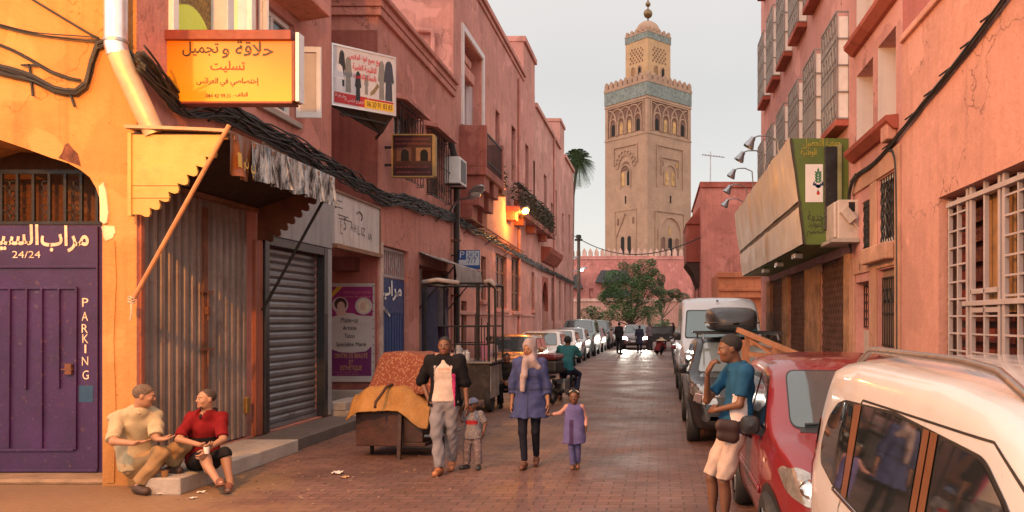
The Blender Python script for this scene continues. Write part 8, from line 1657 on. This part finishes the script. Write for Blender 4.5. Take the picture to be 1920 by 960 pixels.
F_ = Field(old.vox); nb = old.J['neck']; F_.cone(nb + (-.03, .05, .005), nb + (.05, .03, -.03), .030, .020, .02); F_.cone(nb + (-.03, -.05, .005), nb + (.04, -.06, -.035), .030, .020, .02); F_.cone(nb - old.u * .05, nb + old.u * .12, .05, .05, 0, '-'); fmesh('collar', F_, palesh, old.t)
for sd in 'lr': old.shoe(sd, M('dark_brown_shoe', (.05, .022, .014), .6, .2, 9))
red = cloth('dark_red_polo', (.17, .010, .012), scale=5); blk2 = cloth('black_shorts', (.016, .014, .016))
yng = Person('bearded man in a dark red polo shirt and black shorts sitting on the step', (-5.16, 8.98, 0), 0, 1.0, .008, sk_l, lips=lip2, girth=1.05, pelvis=(-.10, .22, .31), waist=(-.10, .22, .46), chest=(-.07, .19, .68), neck=(-.02, .15, .86), head=(-.01, .12, 1.0), shl=(-.185, .14, .785), shr=(.11, .20, .78), ell=(-.20, -.08, .57), wrl=(.10, -.20, .53), elr=(.215, .06, .55), wrr=(.18, -.20, .48), hil=(-.12, .14, .28), hir=(.02, .18, .28), knl=(.10, -.16, .40), knr=(.26, .0, .40), anl=(.36, -.30, .14), anr=(.36, -.06, .10), tol=(.47, -.44, .16), tor=(.43, -.24, .035), face=(-.55, -.80, .06), hdl=(.8, -.05, -.1), hnl=(0, .3, 1), hdr=(-.1, -.6, -.6), hnr=(-1, 0, 0), cul=.7, cur=.8)
yng.hair(M('cropped_hair', (.05, .03, .022), .8, .3, 30), .003, .0, -.03); yng.top([red, cloth('black_polo_band', (.02, .016, .018))], .013, .85, .05, 'polo_shirt', wr=.011, vee=.13, pick=lambda c: ((c[:, 2] < .565) & (c[:, 2] > .47)).astype(int)); yng.trousers(blk2, .016, 1.12, 'shorts', flare=.012, wr=.008)
F_ = Field(yng.vox); nb = yng.J['neck']; F_.cone(nb + (-.05, .05, .01), nb + (-.03, -.07, -.06), .03, .02, .02); F_.cone(nb + (.06, .06, .01), nb + (.03, -.05, -.06), .03, .02, .02); F_.cone(nb - yng.u * .05, nb + yng.u * .12, .052, .05, 0, '-'); fmesh('collar', F_, cloth('dark_collar', (.03, .014, .014)), yng.t)
F_ = Field(yng.vox); F_.ell(yng.H(0, .035, -.075), (.050, .052, .038), yng.R); F_.ell(yng.H(0, .075, -.05), (.026, .05, .014), yng.R, 0, '-'); F_.cut(yng.H(0, 0, -.05), yng.u); fmesh('beard', F_, M('short_beard', (.07, .035, .022), .8, .3, 30), yng.t)
for sd in 'lr': yng.shoe(sd, M('brown_slipper', (.16, .055, .03), .7, .2, 9), sandal=True)
w = MB(); w.lathe([(.001, 0), (.025, .0), (.032, .075), (.028, .075), (.02, .01)], 12, Matrix.Translation((-4.96, 8.74, .44))); tag(w.build('paper_cup', M('white_cup', (.7, .66, .6), .5, 0), smooth=True), 'small white paper cup in the hand of the man in red', 'cup')
w = MB(); w.lathe([(.001, 0), (.032, 0), (.04, .07), (.036, .07), (.028, .008)], 14, Matrix.Translation((-5.42, 8.74, .186))); tag(w.build('tea_glass', M('brown_tea_glass', (.25, .11, .03), .1, 0, spec=1), smooth=True), 'small brown tea glass standing on the step between the men', 'cup')
# ---------------------------------------------------------------- young man leaning on the red car
teal_p = cloth('petrol_blue_polo', (.016, .07, .14)); 
lean = Person('young man in petrol blue polo and pale shorts leaning on the red car', (.57, 7.06, 0), radians(-80), 1.05, .008, sk_d, girth=.84, pelvis=(0, .09, .90), waist=(0, .13, 1.04), chest=(0, .15, 1.25), neck=(0, .12, 1.43), head=(0, .06, 1.57), shl=(-.175, .13, 1.38), shr=(.175, .15, 1.38), ell=(-.17, -.10, 1.12), wrl=(-.05, -.12, 1.375), elr=(.205, .09, 1.12), wrr=(.05, -.08, 1.06), hil=(-.09, .08, .87), hir=(.09, .09, .87), knl=(-.095, -.08, .47), knr=(.10, -.02, .47), anl=(-.09, -.06, .08), anr=(.10, .0, .08), tol=(-.10, -.22, .035), tor=(.115, -.16, .035), face=(-.05, -1, -.16), hdl=(.15, .45, .9), hnl=(0, 1, 0), cul=.9, hdr=(-1, -.1, .05), hnr=(0, .6, -.5), cur=.5)
lean.hair(hairk, .009, .035, -.03)
lean.top([teal_p, cloth('white_side_panel', (.55, .45, .42)), cloth('navy_hem', (.012, .016, .04))], .016, .75, .03, 'polo_shirt', loose=.022, wr=.009, pick=lambda c: np.where((c[:, 2] < .98), 2, np.where((c[:, 2] < 1.20) & (np.abs(c[:, 0]) > .10) & (np.abs(c[:, 1] - .1) < .07) & (np.abs(c[:, 0]) < .19), 1, 0)))
lean.trousers(cloth('pale_beige_shorts', (.46, .34, .28)), .014, .96, 'shorts', flare=.016, wr=.010, waist=.0)
F_ = Field(lean.vox); nb = lean.J['neck']; F_.cone(nb + (-.05, .04, .0), nb + (-.03, -.06, -.04), .032, .022, .02); F_.cone(nb + (.05, .04, .0), nb + (.03, -.06, -.04), .032, .022, .02); F_.cone(nb + (-.05, .05, .01), nb + (.05, .05, .01), .035, .035, .02); F_.cone(nb - lean.u * .05, nb + lean.u * .12, .05, .05, 0, '-'); fmesh('collar', F_, teal_p, lean.t)
for sd in 'lr': lean.shoe(sd, M('dark_sandal', (.05, .035, .03), .6, .2, 9), sandal=True)
Rl = Matrix.Rotation(radians(-80), 4, 'Z'); LW2 = lambda x, y, z: Matrix.Translation((.57, 7.06, 0)) @ Rl @ Vector((x * 1.05, y * 1.05, z * 1.05))
w = MB(); w.box((-.035, -.004, -.07), (.035, .004, .07), Matrix.Translation(LW2(-.02, -.21, 1.16)) @ Euler((1.0, .2, 0)).to_matrix().to_4x4()); tag(w.build('phone', M('pale_phone', (.5, .42, .42), .3, 0), bevel=.003), 'pale phone held by the man in the petrol blue polo', 'phone')
F_ = Field(.009); F_.cone((.13, -.11, .99), (.145, .0, .97), .060, .066, .03, dep=(1, 0, 0), sq=1.7); F_.cone((.13, -.10, .91), (.145, .0, .89), .055, .06, .03, dep=(1, 0, 0), sq=1.7); bag = fmesh('shoulder_bag', F_, M('dark_brown_bag', (.035, .014, .010), .6, .2, 9), None, None, .004); bag.location = LW2(.03, .05, 0); bag.rotation_euler = (0, 0, radians(-80)); tag(bag, 'small dark brown bag worn at the waist by the leaning man', 'bag')
# ---------------------------------------------------------------- people further down the street
sit_ = Person('man in a dark waistcoat sitting hunched beside the bronze estate car', (X(948, 17.6), 17.6, 0), radians(15), .98, .014, sk_d, faced=True, hands=False, pelvis=(0, .15, .45), waist=(0, .12, .58), chest=(0, .02, .80), neck=(0, -.06, .96), head=(.02, -.10, 1.09), shl=(-.19, -.02, .92), shr=(.19, -.02, .92), ell=(-.26, -.18, .68), wrl=(-.06, -.40, .58), elr=(.26, -.18, .68), wrr=(.06, -.40, .58), hil=(-.1, .10, .43), hir=(.1, .10, .43), knl=(-.16, -.34, .47), knr=(.16, -.34, .47), anl=(-.12, -.30, .08), anr=(.14, -.26, .08), tol=(-.14, -.46, .035), tor=(.16, -.42, .035))
sit_.hair(); sit_.top(cloth('dark_waistcoat', (.03, .026, .026)), .02, .5, .05); sit_.trousers(blackc, .02)
for sd in 'lr': sit_.shoe(sd, blackc)
w = MB(); o_ = (X(948, 17.6), 17.75); w.box((o_[0] - .2, o_[1] - .18, .36), (o_[0] + .2, o_[1] + .2, .40)); 
for sx in (-.17, .17):
    for sy in (-.15, .17): w.bar((o_[0] + sx, o_[1] + sy, 0), (o_[0] + sx, o_[1] + sy, .36), .03)
tag(w.build('stool', dark_red_wood), 'low wooden stool under the man sitting in the waistcoat', 'stool')
pk = Person('person in pink shorts mostly hidden behind the vendor stand', (X(917, 18.6), 18.6, 0), radians(160), .9, .014, sk_m, hands=False); pk.hair(); pk.top(cloth('white_pink_top', (.5, .33, .33)), .02, .6, .05); pk.trousers(cloth('pink_shorts', (.42, .16, .19)), .03, .6, 'shorts')
rd_ = (X(1050, 18.5), 18.5, 0)
rider = Person('rider in a teal shirt seen from behind on the loaded motorbike', (rd_[0] + .13, rd_[1] + .35, 0), radians(172), .98, .012, sk_d, hands=True, pelvis=(0, .12, .78), waist=(0, .10, .92), chest=(0, .02, 1.13), neck=(0, -.03, 1.30), head=(0, -.05, 1.44), shl=(-.18, 0, 1.26), shr=(.18, 0, 1.26), ell=(-.30, -.14, 1.06), wrl=(-.28, -.42, 1.02), elr=(.30, -.14, 1.06), wrr=(.28, -.42, 1.02), hil=(-.1, .08, .76), hir=(.1, .08, .76), knl=(-.20, -.32, .62), knr=(.20, -.32, .62), anl=(-.20, -.12, .26), anr=(.22, -.1, .10), tol=(-.20, -.28, .22), tor=(.22, -.25, .04))
rider.hair(hairk, .016, .06, -.06); rider.top(cloth('teal_shirt', (.03, .13, .15)), .022, .9, .05, wr=.008); rider.trousers(cloth('navy_trousers', (.025, .03, .06)), .018)
for sd in 'lr': rider.shoe(sd, M('sand_shoe', (.25, .11, .06), .7, .1, 9))
mo = thing('motorbike', 'black motorbike with a fat dark red top box carrying the teal rider', 'motorbike', (rd_[0], rd_[1], 0), radians(-14))
for y in (-.45, .82):
    w = MB(); w.lathe([(.235 + .05 * cos(t), y * 0 + .05 * sin(t)) for t in [i * pi / 5 for i in range(11)]], 24, Matrix.Translation((0, y, .29)), 'x'); wh = w.build('wheel', rubber, mo, smooth='all'); w = MB(); w.lathe([(.19, -.02), (.2, 0), (.19, .02)], 20, Matrix.Translation((0, y, .29)), 'x')
    for k in range(8): a_ = 2 * pi * k / 8; w.bar((0, y, .29), (0, y + .19 * cos(a_), .29 + .19 * sin(a_)), .02)
    w.build('rim', grey_metal, wh)
w = MB(); w.tube([(0, .82, .29), (0, .62, .95)], .03, 7); w.tube([(-.34, .52, 1.02), (0, .60, .98), (.34, .52, 1.02)], .018, 6); w.tube([(0, -.45, .29), (0, .1, .42), (0, .55, .75)], .05, 7); w.tube([(.12, .1, .25), (.14, -.5, .32)], .045, 8); w.build('frame', black_metal, mo, smooth=True)
w = MB(); w.box((-.14, -.05, .28), (.14, .30, .55)); w.build('engine', grey_metal, mo, bevel=.03); w = MB(); w.box((-.13, -.55, .70), (.13, .2, .80)); w.build('seat', rubber, mo, bevel=.04); w = MB(); w.box((-.13, .2, .70), (.13, .55, .92)); w.build('tank', black_p, mo, bevel=.05); w = MB(); w.box((-.10, -.82, .60), (.10, -.5, .66)); w.box((-.09, -.72, .42), (.09, -.70, .62)); w.build('mudguard', rubber, mo, bevel=.02); w = MB(); w.box((-.09, -.735, .46), (.09, -.72, .60)); w.build('number_plate', plate, mo)
w = MB(); w.box((-.27, -.92, .74), (.27, -.42, 1.02)); w.build('top_box', M('black_top_box', (.02, .02, .02), .5, .1, 6), mo, bevel=.06); w = MB(); w.box((-.28, -.93, 1.021), (.28, -.41, 1.16)); w.build('top_box_lid', M('dark_red_box_lid', (.12, .015, .02), .35, .1, 6, coat=.4), mo, bevel=.06)
def far(label, px, feet, h, top_c, leg_c, skin=sk_d, rz=0, sc=None, tunic=False, **pose):
    Y = CAMH * FPX / (feet - CYP); p = Person(label, (X(px, Y), Y, 0), rz, h / 1.72, .02, skin, 'people at the far end of the street', hands=False, **pose); p.hair()
    p.top(cloth(f'far_top_{len(_MC)}', top_c), .025, 1.2, .35 if tunic else .06, 'shirt', hemflare=.05 if tunic else 0, wr=.004); p.trousers(cloth(f'far_trousers_{len(_MC)}', leg_c), .018)
    for sd in 'lr': p.shoe(sd, blackc)
    return p
far('man in black standing left of the lit headlamp of the mauve car', 1161, 664, 1.80, (.03, .025, .028), (.02, .018, .02), rz=2.6)
far('woman in a long dark blue dress in front of the mauve car', 1199, 662, 1.62, (.035, .035, .06), (.02, .02, .03), rz=2.9, tunic=True)
far('man in a mauve grey shirt behind the black cargo tricycle', 1219, 657, 1.75, (.16, .12, .14), (.05, .04, .05), rz=.4)
far('person in a pale pink top beside the black cargo tricycle', 1245, 653, 1.68, (.38, .22, .19), (.04, .04, .05), rz=.1)
far('man in dark clothes by the right kerb near the small black car', 1262, 650, 1.75, (.04, .035, .05), (.03, .03, .04), rz=1.2)
far('man in a pale shirt by the far left cars', 1146, 649, 1.70, (.40, .34, .33), (.06, .05, .06), rz=-.3)
far('person in a dark coat walking between the far left cars', 1139, 651, 1.66, (.06, .05, .06), (.03, .03, .03), rz=.5)
Yc = CAMH * FPX / (667 - CYP); cr_ = Person('person crouching in a wide straw hat and dark red clothes', (X(1234, Yc), Yc, 0), 2.4, .98, .018, sk_m, hands=False, pelvis=(0, .08, .30), waist=(0, .03, .42), chest=(0, -.10, .60), neck=(0, -.2, .72), head=(0, -.26, .84), shl=(-.19, -.16, .68), shr=(.19, -.16, .68), ell=(-.25, -.32, .45), wrl=(-.1, -.45, .28), elr=(.25, -.32, .45), wrr=(.1, -.45, .28), hil=(-.1, .05, .28), hir=(.1, .05, .28), knl=(-.18, -.28, .45), knr=(.18, -.28, .45), anl=(-.14, -.05, .09), anr=(.14, -.05, .09), tol=(-.15, -.2, .035), tor=(.15, -.2, .035))
cr_.hair(); cr_.top(cloth('dark_red_far_top', (.16, .03, .03)), .025, 1.1, .05); cr_.trousers(blackc, .02)
w = MB(); w.lathe([(.001, .12), (.08, .11), (.11, .03), (.32, -.05), (.31, -.06), (.1, .01)], 18, Matrix.Translation(tuple(cr_.H(0, 0, .05)))); w.build('straw_hat', M('straw', (.45, .33, .22), .9, .2, 9), cr_.t, smooth=True)
# ================================================================== put every static thing's empty at its own base
bpy.context.view_layer.update()
for o in STATIC:
    lo_ = Vector((1e9,) * 3); hi_ = Vector((-1e9,) * 3)
    def walk(q):
        for c in q.children:
            if c.type == 'MESH':
                for v in c.bound_box:
                    for i in range(3): lo_[i] = min(lo_[i], v[i]); hi_[i] = max(hi_[i], v[i])
            walk(c)
    walk(o)
    if lo_.x > hi_.x: continue
    b = Vector(((lo_.x + hi_.x) / 2, (lo_.y + hi_.y) / 2, lo_.z)); o.location = b
    for c in o.children: c.matrix_parent_inverse = Matrix.Translation(-b)
bpy.context.view_layer.update()
